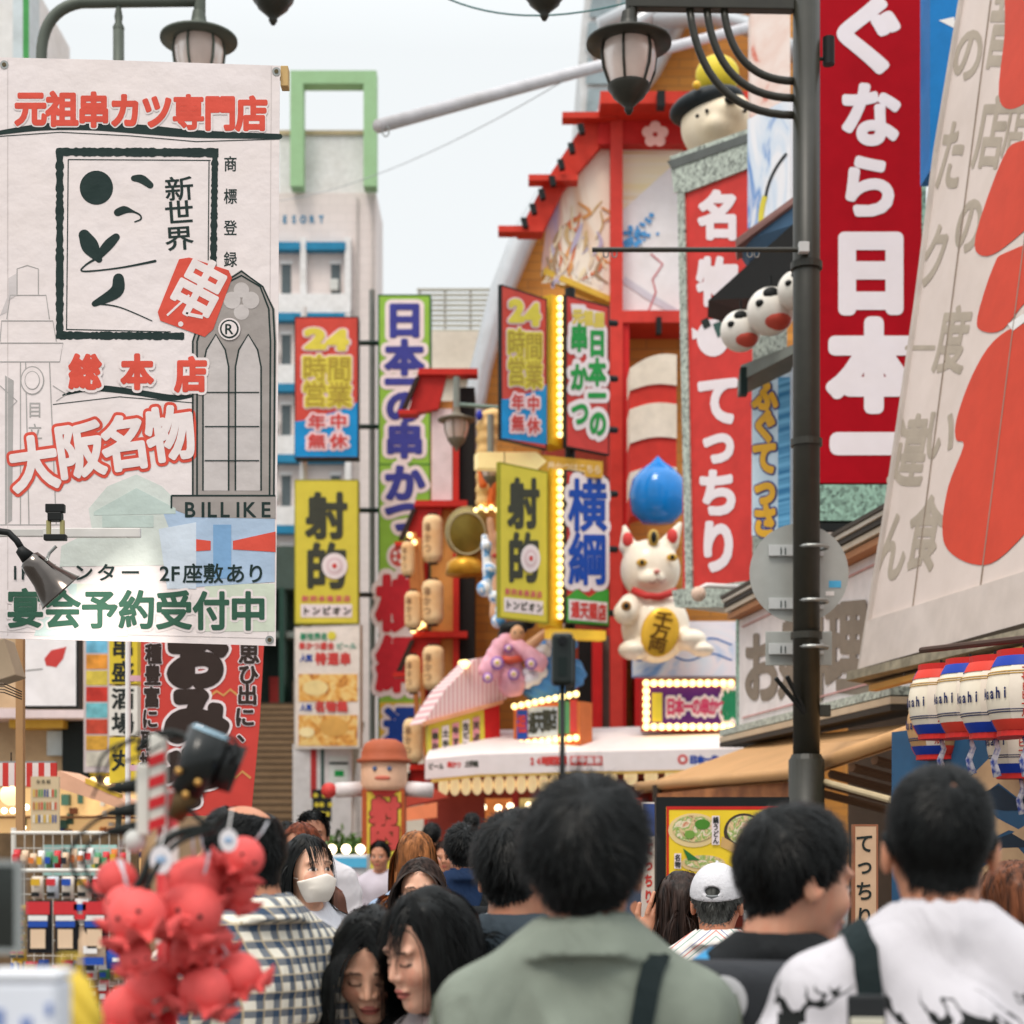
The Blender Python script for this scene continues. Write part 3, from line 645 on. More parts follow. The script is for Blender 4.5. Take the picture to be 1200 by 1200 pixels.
# ---------------------------------------------------------------- big skewer restaurant (front at about 25 m)
rb = ground_board('skewer_restaurant', 'red framed restaurant with painted gable murals and sloping red eaves', 'restaurant', 500, 905, 150, 26)
PILR = mat((206, 62, 52), .5); EAVE = mat((206, 58, 42), .5); SHOP = mat((96, 34, 30), .6)
blockbuild(rb, 'wall', mat((150, 60, 44), .6), 640, 372, 905, 905, -6, -.9)
blockbuild(rb, 'brick_infill', BRK, 728, 385, 905, 870, -.9, -.5)
blockbuild(rb, 'shop_interior', mat((120, 46, 32), .7), 500, 895, 905, 1100, -6, -3.2)
mural = noise_mat('painted_mural', [(.25, (214, 150, 80)), (.4, (236, 224, 208)), (.52, (240, 226, 208)), (.6, (214, 170, 150)), (.68, (170, 150, 180)), (.8, (206, 110, 70))], .9, 6, (1, .28, 1), 1.2)
rr_m = random.Random(11)
rb.poly('left_mural', mural, [(634, 318), (640, 268), (660, 228), (690, 184), (714, 164), (716, 356)], 20, .3)
rb.poly('mural_trim', mat((220, 180, 70), .5), [(638, 316), (716, 350), (716, 357), (636, 323)], 24, .3)
for i in range(44):
    x = rr_m.uniform(640, 706); y = rr_m.uniform(max(185, 300 - (x - 640) * 1.9), 320); L_ = rr_m.uniform(14, 46); c = ((222, 160, 100), (206, 176, 130), (240, 224, 190), (190, 180, 206), (226, 206, 180), (214, 120, 80), (240, 230, 220), (170, 140, 110))[i % 8]
    rb.poly('mural_stroke', mat(c, .6), brush([(x, y), (x + rr_m.gauss(0, 6), y + L_ * .5), (x + rr_m.gauss(-2, 8), min(334, y + L_))], [2, rr_m.uniform(2, 6), 1]), 21 + i * .12, .01)
blockbuild(rb, 'red_pillar', PILR, 714, 142, 728, 905, -.6, .35); blockbuild(rb, 'base_beam', PILR, 728, 372, 905, 386, -.6, .35)
stripes = noise_mat('cream_stripe_print', [(.35, (238, 224, 178)), (.6, (240, 232, 214)), (.7, (226, 200, 130))], 2.5, 2, (.1, 2.5, 1))
rb.poly('right_mural', stripes, [(728, 176), (800, 176), (800, 374), (728, 374)], 18, .3)
MW = mat((234, 230, 232), .6, var=.04)
rb.poly('painted_mountain', MW, [(728, 250), (788, 196), (800, 196), (800, 372), (728, 372)], 22, .04)
fl = mat((84, 156, 214), .5); rr = random.Random(7)
for i in range(46):
    t = rr.random(); rb.disc('blue_flowers', fl, 733 + 32 * t + rr.gauss(0, 3), 288 - 30 * t * (1 - t) * 1.6 + (-14 if t > .6 else 0) + rr.gauss(0, 7), rr.uniform(1.5, 3.4), None, 25 + i * .15, 7)
rb.line('red_line', mat((200, 90, 100), .5), [(762, 300), (776, 312), (764, 330), (768, 345), (758, 370)], 1.6, 25); rb.line('grey_stroke', mat((206, 204, 214), .6), [(730, 330), (760, 350), (798, 372)], 8, 24)
blockbuild(rb, 'top_beam', mat((196, 40, 36), .5), 700, 150, 905, 178, -.6, .3); blockbuild(rb, 'ridge_board', EAVE, 700, 137, 905, 151, -.8, .9)
PKF = mat((226, 170, 160), .5)
for a in range(5): rb.disc('blossom_petal', PKF, 764 + 9 * math.sin(R(72 * a)), 176 - 9 * math.cos(R(72 * a)), 6.5, None, 140, 14)
# sloping eave: soffit, three projecting ends, bracket lamps
rb.poly('eave_soffit', EAVE, [(606, 282), (634, 282), (660, 228), (716, 164), (716, 140), (700, 138), (680, 158), (636, 224)], 60, .2)
for (x0, x1, y) in ((584, 636, 280), (619, 676, 221), (658, 722, 149)): rb.poly('eave_end', EAVE, [(x0, y - 3), (x1, y - 3), (x1, y + 4), (x0, y + 4)], 110, .25)
for (x, y) in ((679, 168), (668, 190), (656, 209), (646, 228), (634, 243), (624, 260), (614, 276)): rb.poly('bracket_lamp', BLACK, [(x - 4, y - 6), (x + 3, y - 6), (x + 5, y + 4), (x - 1, y + 5)], 130, .12)
blockbuild(rb, 'beam_lamp', BLACK, 763, 143, 772, 160, .9, 1.1); blockbuild(rb, 'beam_lamp', BLACK, 766, 383, 772, 402, .36, .5)
# street-level frame
for x in (700, 728, 748): blockbuild(rb, 'red_post', mat((200, 36, 36), .5), x - 5, 740, x + 5, 905, -.5, .2)
blockbuild(rb, 'red_post', mat((200, 36, 36), .5), 718, 386, 736, 740, -.5, .3); blockbuild(rb, 'gap_shade', BLACK, 680, 740, 746, 900, -.8, -.6)  # black slab between the posts, shade of the gap as solid colour
blockbuild(rb, 'grey_duct', mat((120, 116, 110), .5, metal=.3), 706, 745, 718, 880, -.3, 0); blockbuild(rb, 'sill_beam', mat((196, 30, 36), .5), 640, 868, 760, 882, -.5, .25)
for x in (520, 600, 690, 780, 870): blockbuild(rb, 'shop_post', mat((150, 40, 34), .6), x, 905, x + 8, 1100, -3, -2.8)
for i, (x0, x1, c) in enumerate(((508, 545, (226, 180, 80)), (560, 600, (206, 120, 60)), (610, 680, (232, 200, 120)), (700, 770, (190, 70, 50)), (785, 850, (226, 190, 110)))): blockbuild(rb, 'glow_menu_wall', mat(c, .5, emit=.35, var=.3, scale=3), x0, 930, x1, 985, -3.1, -3.0)  # menu walls glow by themselves, interior light put into the material
rb.done()

s2 = sign24('red and blue sign with fat yellow characters, bulbs along its right side', 587, 641, 333, 515, 22, 22.6, 0, 8)
s2.bulbs([(652, 352 + 9.3 * i) for i in range(18)], .045, 12)
s2.poly('bulb_board', mat((214, 170, 40), .5), [(645, 345), (660, 349), (660, 526), (645, 520)], 3, .25); s2.done()
nb = Board('shop_sign', 'red sign with green characters on white clouds', 'sign', 663, 714, 345, 524, 22.6, 23.1, 'vertical shop signs')
nb.panel(mat((204, 66, 60), .5), .06, BLACK, .02)
nb.poly('top_outline', HALO, [(669, 356), (685, 357), (688, 362), (708, 366), (708, 388), (690, 386), (671, 381)], 1); nb.row('yellow_line', mat((220, 196, 90), .5), '元祖屋', 670, 708, 370, 12, 18, .08, 3, y1=376)
for c, x, y in (('日', 699, 402), ('本', 699, 436), ('一', 699, 464), ('の', 700, 496), ('串', 678, 396), ('か', 678, 442), ('つ', 679, 484)):
    nb.ch('lettering_outline', HALO, c, x, y + .0, 23, 36, .2, 2); nb.ch('green_lettering', mat((40, 150, 70), .5), c, x, y, 21, 33, .055, 4)
nb.done()
m2 = matoya('yellow sign with two dark characters and a target, bulbs along its right side', 585, 642, 541, 724, 22, 22.6, 6)
m2.poly('bulb_board', mat((214, 170, 40), .5), [(645, 548), (659, 551), (659, 738), (645, 733)], 3, .25); m2.bulbs([(652, 555 + 9.3 * i) for i in range(19)], .045, 12); m2.done()
yk = Board('shop_sign', 'red sign with big blue characters over a green foot', 'sign', 663, 714, 550, 730, 22.6, 23.1, 'vertical shop signs')
yk.panel(mat((204, 60, 56), .5), .06, BLACK, .02)
yk.poly('green_foot', mat((70, 160, 60), .5), [(664, 700), (676, 690), (690, 700), (708, 688), (713, 692), (713, 733), (664, 729)], 1)
for c, y in (('横', 592), ('綱', 655)): yk.ch('lettering_outline', HALO, c, 688, y, 44, 62, .16, 2); yk.ch('blue_lettering', mat((24, 74, 170), .5), c, 688, y, 46, 64, .028, 4)
yk.poly('white_band', HALO, [(666, 702), (711, 706), (711, 730), (666, 726)], 3); yk.row('red_line', RTX, '通天閣店', 668, 710, 714, 10, 20, .05, 5, y1=718); yk.done()
bp = empty('sign_post', P(668, HZ + CZ * F / 22.9, 22.9), 'black post between the bulb strips and the red signs', 'post')
MB().add(tube([(0, 0, 0), (0, 0, P(668, 338, 22.9).z)], .07, 8)).build('pole', BLACK, bp)
for y in (375, 440, 500, 575, 640, 715): MB().add(tube([P(664, y, 22.75) - bp.location, P(722, y + 4, 23.4) - bp.location], .045, 8)).build('bracket', BLACK, bp)
ab = Board('arrow_sign', 'cream arrow shaped light box between the red signs', 'sign', 560, 708, 527, 552, 22.4, 22.9)
ab.poly('panel', mat((236, 212, 150), .4, emit=.3), [(560, 530), (628, 530), (640, 541), (628, 552), (560, 548)], 6, .2); ab.poly('label_panel', mat((214, 164, 60), .5), [(630, 533), (706, 541), (706, 560), (634, 556)], 4, .15)
ab.poly('grid', mat((120, 100, 70), .5), [(590, 530), (591, 530), (591, 550), (590, 550)], 8); ab.row('lettering', mat((236, 206, 160), .5), '串かつはこちら', 641, 704, 546, 9, 11, .04, 6, y1=551); ab.done()
yb_ = Board('light_strip', 'yellow light box under the big blue lettered sign', 'sign', 645, 710, 736, 747, 22.7, 23); yb_.panel(mat((222, 178, 60), .4, emit=.4), .2); yb_.done()

# gold drum
dr = empty('gold_drum', P(548, 675, 25.5), 'big olive gold drum hung with little lights left of the yellow sign', 'drum')
k = 25.5 / F; A = Matrix.Rotation(R(90), 4, 'X') @ Matrix.Rotation(R(12), 4, 'X'); A.translation = (0, 0, 46 * k)
MB().add(lathe([(.001, -.34), (20 * k, -.34), (23 * k, -.3), (27 * k, 0), (23 * k, .3), (20 * k, .34), (.001, .34)], 28), 0, True, Matrix.Scale(1.55, 4, (0, 0, 1)) @ A if False else A).build('barrel', mat((150, 128, 58), .35, metal=.5, var=.25, scale=2), dr)
MB().add(lathe([(20 * k, .335), (22 * k, .36), (22.5 * k, .3)], 28), 0, True, A).build('rim', mat((196, 180, 140), .4), dr)
MB().add(lathe([(.001, 0), (24 * k, 0), (22 * k, 12 * k), (8 * k, 22 * k), (.001, 22 * k)], 20, (-2 * k, -.1, 0)), 0, True).build('gold_stand', mat((206, 150, 50), .35, metal=.5), dr)
# gold drum height stretch
dr.scale = (1, 1, 1.12)

og_ = empty('gold_ornament', P(572, 600, 23.8), 'cream and orange moulded ornament with a blue knob left of the yellow sign', 'ornament'); ko = 23.8 / F
def oq(px, py, dy=0): return np.array(((px - 572) * ko, dy, (600 - py) * ko))
def fo1(p):
    d = rc(p, oq(566, 592), oq(572, 500), .1, .16); d = smin(d, ell(p, oq(578, 492), (.2, .14, .17)), .05); return d + .012 * np.sin(36 * p[..., 2])
sdf_part('column', fo1, (-.5, -.4, -.1), (.5, .4, 1.7), .03, mat((236, 196, 130), .5, var=.15, scale=3), og_)
def fo2(p): return smin(smin(rc(p, oq(575, 590, -.1), oq(584, 556, -.12), .05, .09), rc(p, oq(584, 556, -.12), oq(576, 530, -.12), .09, .03), .04), rc(p, oq(566, 570, -.1), oq(560, 540, -.1), .06, .02), .04)
sdf_part('flame', fo2, (-.5, -.4, -.1), (.5, .3, 1.2), .025, mat((222, 110, 50), .5), og_); MB().add(ball(oq(562, 490, -.16), (4 * ko, .05, 6 * ko), 12, 8), 0, True).build('knob', mat((50, 60, 170), .4), og_)
for i in range(5): MB().add(ball(oq(558 + 6 * i, 600 - 3 * (i % 2), -.15), .035, 8, 6), 0, True).build('light_bulb', BULB, og_)
# painted relief: figure in a robe among waves
k = 23.2 / F
rf = empty('robed_figure', P(606, 905, 23.2), 'moulded figure in a pink flowered robe above the striped booth roof', 'statue')
def rx(px, py, dy=0): return np.array(((px - 606) * k, dy, (905 - py) * k))
robe = noise_mat('pink_robe', [(.3, (236, 190, 204)), (.55, (226, 158, 180)), (.66, (170, 120, 190)), (.74, (240, 226, 120))], 3.2, 3)
def fr(p):
    d = rc(p, rx(594, 752), rx(600, 800), .13, .2); d = smin(d, rc(p, rx(586, 756, -.1), rx(574, 786, -.15), .1, .15), .05); d = smin(d, rc(p, rx(606, 758, -.1), rx(630, 778, -.2), .1, .13), .05)
    return d + .012 * np.sin(30 * p[..., 0] + 12 * p[..., 2]) * np.sin(22 * p[..., 2])
sdf_part('robe', fr, (-.9, -.5, .9), (.6, .4, 2.2), .025, mat((234, 172, 190), .5, var=.12, scale=4), rf)
RING = mat((150, 110, 186), .5)
for (x, y, r_) in ((583, 780, 8), (602, 792, 7), (622, 781, 7), (596, 762, 5), (572, 797, 6)):
    dy_ = -.33 if x < 590 or x > 615 else -.22
    MB().add(ball(rx(x, y, dy_), (r_ * k, .05, r_ * k), 16, 8), 0, True).build('flower', RING, rf); MB().add(ball(rx(x, y, dy_ - .03), (r_ * k * .66, .04, r_ * k * .66), 14, 8), 0, True).build('flower', mat((238, 200, 214), .5), rf); MB().add(ball(rx(x, y, dy_ - .055), (r_ * k * .3, .03, r_ * k * .3), 10, 6), 0, True).build('flower', YEL, rf)
MB().add(tube([rx(584, 772, -.1), rx(598, 776, -.24), rx(614, 772, -.12)], .05, 10), 0, True).build('sash', mat((206, 90, 70), .5), rf)
SK = mat((226, 176, 140), .5)
def ff(p): return smin(smin(ell(p, rx(606, 744, -.08), (.1, .11, .13)), rc(p, rx(618, 760, -.1), rx(640, 742, -.12), .08, .055), .04), rc(p, rx(602, 752), rx(612, 770), .07, .09), .06)
sdf_part('body', ff, (-.3, -.4, 1.3), (.6, .3, 2.3), .025, SK, rf); MB().add(ball(rx(602, 736, .02), (.2, .15, .1), 18, 10), 0, True).add(ball(rx(616, 731, .04), (.13, .1, .08), 14, 8), 0, True).add(ball(rx(592, 744, .06), (.1, .1, .12), 14, 8), 0, True).build('hair', BLACK, rf)
for x in (603, 611): MB().add(ball(rx(x, 743, -.185), .014, 8, 6), 0, True).build('eye', BLACK, rf)
wv = empty('wave_relief', P(640, 905, 23.4), 'moulded blue and white wave curling beside the pink robed figure', 'statue')
def wx(px, py, dy=0): return np.array(((px - 640) * 23.4 / F, dy, (905 - py) * 23.4 / F))
WBL, WWH = mat((84, 150, 216), .4), mat((236, 236, 242), .4)
def fwb(p):
    d = rc(p, wx(640, 806), wx(652, 752), .3, .2)
    for (x, y, r_) in ((668, 790, .22), (622, 806, .14), (664, 752, .16)): d = smin(d, ell(p, wx(x, y), (r_, .14, r_)), .04)
    return d + .014 * np.sin(26 * p[..., 0] + 40 * p[..., 2])
sdf_part('blue_swell', fwb, (-.6, -.5, .9), (.7, .4, 2.3), .025, WBL, wv)
rw_ = random.Random(6)
def fww(p):
    d = ell(p, wx(640, 765, -.2), (.1, .1, .1))
    for n in range(34):
        t = n / 33; x = 620 + 46 * t + rw_.gauss(0, 4); y = 806 - 62 * math.sin(t * 1.9) + rw_.gauss(0, 5); r_ = rw_.uniform(.035, .1); d = np.minimum(d, ell(p, wx(x, y, -.28 + rw_.gauss(0, .03)), (r_, r_ * .9, r_)))
    return d
sdf_part('foam', fww, (-.6, -.6, .9), (.7, .2, 2.3), .022, WWH, wv)
def fwl(p):
    d = rc(p, wx(568, 630), wx(572, 680), .05, .07)
    for (x, y, r_) in ((570, 640, .08), (574, 668, .1), (568, 690, .11), (580, 700, .09), (590, 715, .12), (584, 728, .1)): d = smin(d, ell(p, wx(x, y), (r_, .12, r_)), .02)
    return d
sdf_part('spray', fwl, (-1.2, -.4, 1.7), (-.3, .4, 3.5), .025, noise_mat('wave_paint', [(.45, (236, 238, 244)), (.5, (226, 234, 244)), (.56, (90, 160, 220))], 5, 2, dist=1.5), wv)
wr_ = empty('wrestler_figure', P(578, 740, 24.3), 'moulded wrestler figure with raised white sleeve beside the gold drum', 'statue'); kq = 24.3 / F
def wq(px, py): return np.array(((px - 578) * kq, 0, (740 - py) * kq))
def fq_(p): return smin(smin(rc(p, wq(585, 720), wq(588, 650), .14, .1), ell(p, wq(588, 632), (.1, .1, .12)), .04), rc(p, wq(582, 670), wq(574, 610), .06, .05), .04)
sdf_part('body', fq_, (-.4, -.3, -.1), (.5, .3, 2), .03, SK, wr_); MB().add(ball(wq(586, 652), (.13, .14, .05), 14, 8), 0, True).build('belt', RTX, wr_)

# striped booth roof + bulb sign
bo = Board('ticket_booth', 'little booth with a pink striped roof and yellow menu front', 'booth', 500, 572, 838, 1070, 23, 23.4)
pst = node_mat('pink_white_stripes', lambda nt, b: (lambda wv_: ramp(nt, wv_.outputs[0], [(.35, (232, 214, 212)), (.6, (214, 160, 164))]))((lambda n: (nt.links.new(objco(nt, (1, .25, 1)), n.inputs['Vector']), n.inputs['Scale'].__setattr__('default_value', 5), n)[2])(nt.nodes.new('ShaderNodeTexWave'))), .6)
bo.poly('front_panel', YEL, [(501, 850), (566, 830), (568, 892), (503, 902)], 6, .1); bo.poly('lower_panel', mat((150, 60, 50), .6), [(503, 902), (568, 892), (568, 1090), (503, 1090)], 4, .1)
bo.poly('side_panel', mat((206, 38, 40), .5), [(566, 826), (585, 822), (586, 885), (568, 892)], 2, 1.2); bo.poly('roof', pst, [(494, 848), (566, 828), (590, 820), (606, 800), (580, 768), (556, 772), (520, 808)], 16, .5)
bo.poly('roof_edge', mat((226, 160, 120), .5), [(494, 846), (566, 826), (586, 821), (586, 825), (566, 831), (494, 851)], 30, .1)
for i, t in enumerate(('串かつ', '土手焼', '牛すじ', '生ビール', '天ぷら')): bo.poly('menu_strip', HALO if i % 2 else mat((226, 150, 160), .5), [(505 + 12 * i, 855 - 3.4 * i), (513 + 12 * i, 853 - 3.4 * i), (513 + 12 * i, 894 - 2 * i), (505 + 12 * i, 896 - 2 * i)], 8); bo.col('lettering', DTX, t, 509 + 12 * i, 857 - 3.4 * i, 892 - 2 * i, 8, 9, .05, 10)
bo.bulbs([(541, 779), (503, 888), (509, 887)], .06, 20); bo.done()
bs = Board('bulb_sign', 'tilted blue and white sign edged with bulbs above the white awning', 'sign', 602, 680, 826, 876, 23.3, 22.7)
bs.panel(mat((176, 90, 50), .5), .3, mat((206, 110, 60), .5), .05)
bs.rect('blue_field', mat((40, 80, 170), .5), 606, 832, 618, 866, 1); bs.rect('white_field', mat((196, 206, 214), .5), 619, 828, 654, 864, 1); bs.rect('green_field', mat((90, 150, 100), .5), 655, 822, 668, 860, 1); bs.rect('red_field', RTX, 668, 820, 676, 858, 1)
bs.ch('lettering', mat((200, 70, 60), .5), '祖', 612, 848, 11, 22, .04, 3); bs.row('lettering', DTX, '通天閣店', 620, 653, 848, 9, 26, .05, 3, y1=842); bs.bulbs([(605 + 8 * i, 828 - 1.6 * i) for i in range(10)] + [(605 + 8 * i, 872 - .8 * i) for i in range(10)], .045, 4); bs.done()

# white awning with lettering, lantern row
aw = Board('shop_awning', 'long white awning with red lettering over the restaurant front', 'awning', 498, 910, 895, 914, 22.4, 22.2)
AWH = mat((232, 222, 222), .6, var=.03)
f = [Vector((aw.hit(x, y)[0], aw.hit(x, y)[1], 0)) for x, y in ((498, 890), (562, 884), (910, 876))]
dn = Vector((0, -.26, 0)); bk = Vector((0, .42, -1.6))
for a, b in ((f[0], f[1]), (f[1], f[2])):
    aw.add('valance', AWH, hexa([a + dn, b + dn, b, a], (0, 0, -.03))); aw.add('canopy', AWH, hexa([a + Vector((0, .004, -.03)), b + Vector((0, .004, -.03)), b + bk, a + bk], (0, -.03, -.0)))
aw.row('red_lettering', RTX, '24時間営業', 620, 664, 892, 8, 11, .06, 2, y1=891); aw.rect('red_block', RTX, 668, 886, 706, 897, 1); aw.row('white_lettering', HALO, '年中無休', 669, 705, 891, 8, 9, .04, 3)
aw.disc('crest', RTX, 800, 890, 6, 6, 1); aw.disc('crest', AWH, 800, 890, 3, 3, 2, 12); aw.row('blue_lettering', BTX, '日本一串', 808, 842, 890, 9, 10, .08, 1)
aw.row('dark_lettering', DTX, 'ビール', 502, 520, 898, 6, 8, .05, 1); aw.row('red_lettering', RTX, '串かつ', 524, 540, 896, 6, 8, .05, 1); aw.row('dark_lettering', DTX, '土手焼', 545, 560, 895, 6, 8, .05, 1)
aw.poly('light_strip', mat((230, 190, 100), .4, emit=.25), [(505, 910), (562, 902), (905, 894), (905, 903), (562, 910), (505, 917)], -8, .08); aw.done()
LIT = mat((250, 222, 170), .4, emit=.45, var=.1)
for i in range(17):
    x = 520 + 13 * i if i < 11 else 715 + 24 * (i - 11)
    y = 922 - .45 * i if i < 11 else 914 - i * .3; r_ = 6.3 if i < 11 else 8; kx = 22.9 / F
    o = empty('paper_lantern', P(x, y + 11, 22.9), ['first lit round lantern from the booth end under the white awning', ''][0] if i == 0 else 'lit round paper lantern in the row under the white awning', 'lantern', 'lanterns in a row under the white awning')
    MB().add(ball((0, 0, 11 * kx), (r_ * kx, r_ * kx, 11 * kx), 16, 10), 0, True).build('shade', LIT, o); MB().add(lathe([(.001, 21 * kx), (.05, 21 * kx), (.05, 23 * kx), (.001, 23 * kx)], 10)).build('cap_ring', BLACK, o)
    o['label'] = 'lit round paper lantern in the row under the white awning'
for i, (x, y) in enumerate(((546, 946), (556, 946), (566, 946), (584, 947), (598, 945), (502, 975), (466, 900), (620, 944), (655, 943))):
    solid_obj('light_bulb', 'small lit bulb glowing inside the red shop front', 'bulb', MB().add(ball((0, 0, 0), .05, 12, 8), 0, True), mat((255, 232, 190), .3, emit=4, var=.01), P(x, y, 24.2), 'bulbs inside the red shop front')

# striped bulge + blue globe + wave panel + purple sign + cat
sb = Board('striped_bolster', 'bulging red and white striped form above the blue globe', 'ornament', 737, 792, 415, 600, 24.6)
for i, (y0, y1) in enumerate(((416, 452), (452, 474), (474, 514), (514, 548), (548, 574), (574, 600))):
    top = [(738 + 55 * t / 8, y0 + (6 if i else 16) * (1 - t / 8) ** 2 - 3 * math.sin(math.pi * t / 8)) for t in range(9)]; bot = [(793 - 55 * t / 8, y1 + 6 * (t / 8) ** 2 - 3 * math.sin(math.pi * t / 8)) for t in range(9)]
    sb.poly('white_band' if i % 2 == 0 else 'red_band', mat((232, 218, 200), .6) if i % 2 == 0 else mat((206, 56, 46), .6), top + bot, 3 + (i % 2) * -8, .6)
sb.done()
k = 24 / F; gb = empty('blue_globe', P(771, 614, 24), 'shiny blue globe with a pointed top above the lucky cat', 'ornament')
MB().add(lathe([(.001, 0), (18 * k, 1 * k), (31 * k, 14 * k), (34 * k, 34 * k), (30 * k, 52 * k), (19 * k, 64 * k), (8 * k, 72 * k), (.001, 80 * k)], 32), 0, True).build('globe', mat((20, 130, 214), .22, coat=.5), gb)
wp = Board('painted_board', 'painted panel of blue waves and white foam beneath the lucky cat', 'panel', 742, 866, 728, 792, 23.6)
wp.panel(noise_mat('wave_panel_print', [(.3, (150, 190, 230)), (.45, (232, 226, 234)), (.55, (214, 226, 240)), (.66, (96, 150, 216)), (.76, (236, 190, 200))], 1.3, 4, dist=1.4), .3)
for yy in (752, 770): wp.line('wave_line', mat((70, 120, 190), .5), [(x, yy + 4 * math.sin(x / 9)) for x in range(746, 862, 4)], 2, 1)
wp.done()
pp = Board('bulb_sign', 'purple sign with pink characters framed by warm bulbs', 'sign', 752, 866, 797, 857, 23.2)
pp.panel(mat((92, 40, 120), .5), .2, mat((150, 50, 30), .5), .09)
pp.rect('yellow_bar', YEL, 764, 812, 776, 846, 1)
for i, c in enumerate('日本一の串かつ'): pp.ch('lettering_outline', HALO, c, 786 + 10 * i, 828, 12, 22, .2, 2); pp.ch('red_lettering', mat((214, 70, 110), .5), c, 786 + 10 * i, 828, 11, 21, .05, 4)
pp.ch('lettering_outline', HALO, '横', 855, 827, 20, 36, .2, 2); pp.ch('green_lettering', mat((40, 130, 90), .5), '横', 855, 827, 19, 34, .07, 4)
pp.bulbs([(757 + 9 * i, 801) for i in range(12)] + [(757 + 9 * i, 852) for i in range(12)] + [(757, 810 + 8.4 * i) for i in range(5)], .05, 4); pp.done()
k = 23 / F; ct = empty('lucky_cat', P(770, 778, 23), 'large white beckoning cat statue holding a gold oval plaque', 'statue')
def cx_(px, py, dy=0): return np.array(((px - 770) * k, dy, (778 - py) * k))
def catf(p):
    d = ell(p, cx_(762, 668), (35 * k, .34, 36 * k)); d = smin(d, ell(p, cx_(768, 735), (40 * k, .4, 42 * k)), .08)
    for a, b, r1 in ((cx_(736, 640), cx_(732, 618), 9 * k), (cx_(785, 636), cx_(797, 614), 9 * k)): d = smin(d, rc(p, a, b, 11 * k, 3 * k), .05)
    d = smin(d, rc(p, cx_(738, 712, -.2), cx_(731, 722, -.34), 14 * k, 14 * k), .05); d = smin(d, ell(p, cx_(742, 764, -.25), (19 * k, .26, 12 * k)), .05)
    d = smin(d, ell(p, cx_(806, 752, -.2), (20 * k, .28, 13 * k)), .05); d = smin(d, ell(p, cx_(820, 764, -.25), (14 * k, .25, 8 * k)), .04); return smin(d, ell(p, cx_(761, 682, -.3), (15 * k, .1, 9 * k)), .05)
IVORY = mat((240, 226, 206), .3, var=.03, coat=.3)
sdf_part('body', catf, (-.8, -.75, -.05), (.9, .5, 2.05), .026, IVORY, ct)
for (ex, ey) in ((735, 634), (787, 630)): MB().add(ball(cx_(ex, ey, -.1), (6.5 * k, .06, 9 * k), 12, 8), 0, True).build('inner_ear', mat((214, 70, 66), .5), ct)
for (ex, ey) in ((750, 664), (785, 658)):
    e_ = MB().add(ball(cx_(ex, ey, -.33), (6.5 * k, .03, 4.5 * k), 14, 8), 0, True).build('eye', mat((206, 160, 60), .4), ct); MB().add(ball(cx_(ex, ey, -.355), (2.6 * k, .02, 3 * k), 10, 6), 0, True).build('pupil', BLACK, e_)
MB().add(ball(cx_(764, 634, -.24), (7 * k, .08, 10 * k), 12, 8), 0, True).build('brow_spot', mat((196, 160, 80), .5), ct); MB().add(ball(cx_(764, 634, -.29), (3.6 * k, .06, 7 * k), 12, 8), 0, True).build('brow_spot', BLACK, ct)
MB().add(ball(cx_(767, 675, -.4), (4 * k, .04, 2.6 * k), 10, 6), 0, True).build('nose', mat((226, 150, 140), .5), ct); MB().add(tube([cx_(757, 686, -.39), cx_(762, 689, -.41), cx_(767, 684, -.42), cx_(772, 688, -.41), cx_(777, 684, -.39)], .008, 6)).build('mouth', mat((150, 90, 80), .5), ct)
MB().add(ball(cx_(731, 716, -.49), (6 * k, .04, 6 * k), 12, 8), 0, True).build('paw_spot', mat((170, 120, 60), .5), ct); MB().add(ball(cx_(731, 716, -.52), (3.4 * k, .03, 3.4 * k), 12, 8), 0, True).build('paw_spot', BLACK, ct)
MB().add(tube([cx_(740, 695, -.26), cx_(755, 703, -.37), cx_(770, 704, -.37), cx_(790, 696, -.26)], .05, 8), 0, True).build('collar', mat((200, 60, 56), .5), ct)
kb = MB().add(ball((0, 0, 0), (22 * k, .06, 29 * k), 24, 12), 0, True, Matrix.Translation(cx_(770, 746, -.47)) @ Matrix.Rotation(R(14), 4, 'Y')).build('gold_plaque', mat((226, 176, 60), .35, metal=.3), ct)
for i, c in enumerate('千万両'):
    V, Fs = glyph(c, .03); q = np.stack([V[:, 0] * 22 * k, V[:, 2] * .006 - .062 + 0 * V[:, 0], V[:, 1] * 18 * k + (15 - 15 * i) * k], 1)
    MB().add((q, Fs), 0, False, Matrix.Translation(cx_(770, 746, -.475)) @ Matrix.Rotation(R(14), 4, 'Y')).build('lettering', mat((120, 84, 30), .5), kb)

# ---------------------------------------------------------------- right-hand street front
WCH = mat((232, 222, 226), .5, var=.02)
rt = Board('vertical_banner_sign', 'red vertical sign with white brush kana in a grey mosaic frame', 'sign', 800, 882, 190, 700, 18, 17.2)
rt.panel(mat((208, 60, 54), .5), .5, GRAN, .001)
rt.poly('mosaic_frame', GRAN, [(795, 205), (803, 205), (813, 690), (805, 690)], 8, .04); rt.poly('mosaic_frame', GRAN, [(787, 184), (884, 150), (884, 196), (806, 226), (792, 226)], 10, .06)
rt.poly('cornice', mat((96, 100, 98), .6), [(785, 190), (884, 156), (884, 166), (790, 199)], 14, .5)
rt.poly('sill', GRAN, [(790, 692), (888, 680), (905, 690), (905, 712), (794, 712)], 12, .8)
for c, x, y, w_, h_ in (('名', 843, 252, 50, 58), ('物', 841, 330, 48, 58), ('て', 842, 468, 52, 62), ('っ', 842, 518, 46, 56), ('ち', 842, 577, 50, 58), ('り', 842, 640, 50, 64)):
    rt.ch('white_lettering', WCH, c, x, y, w_, h_, .055, 2)
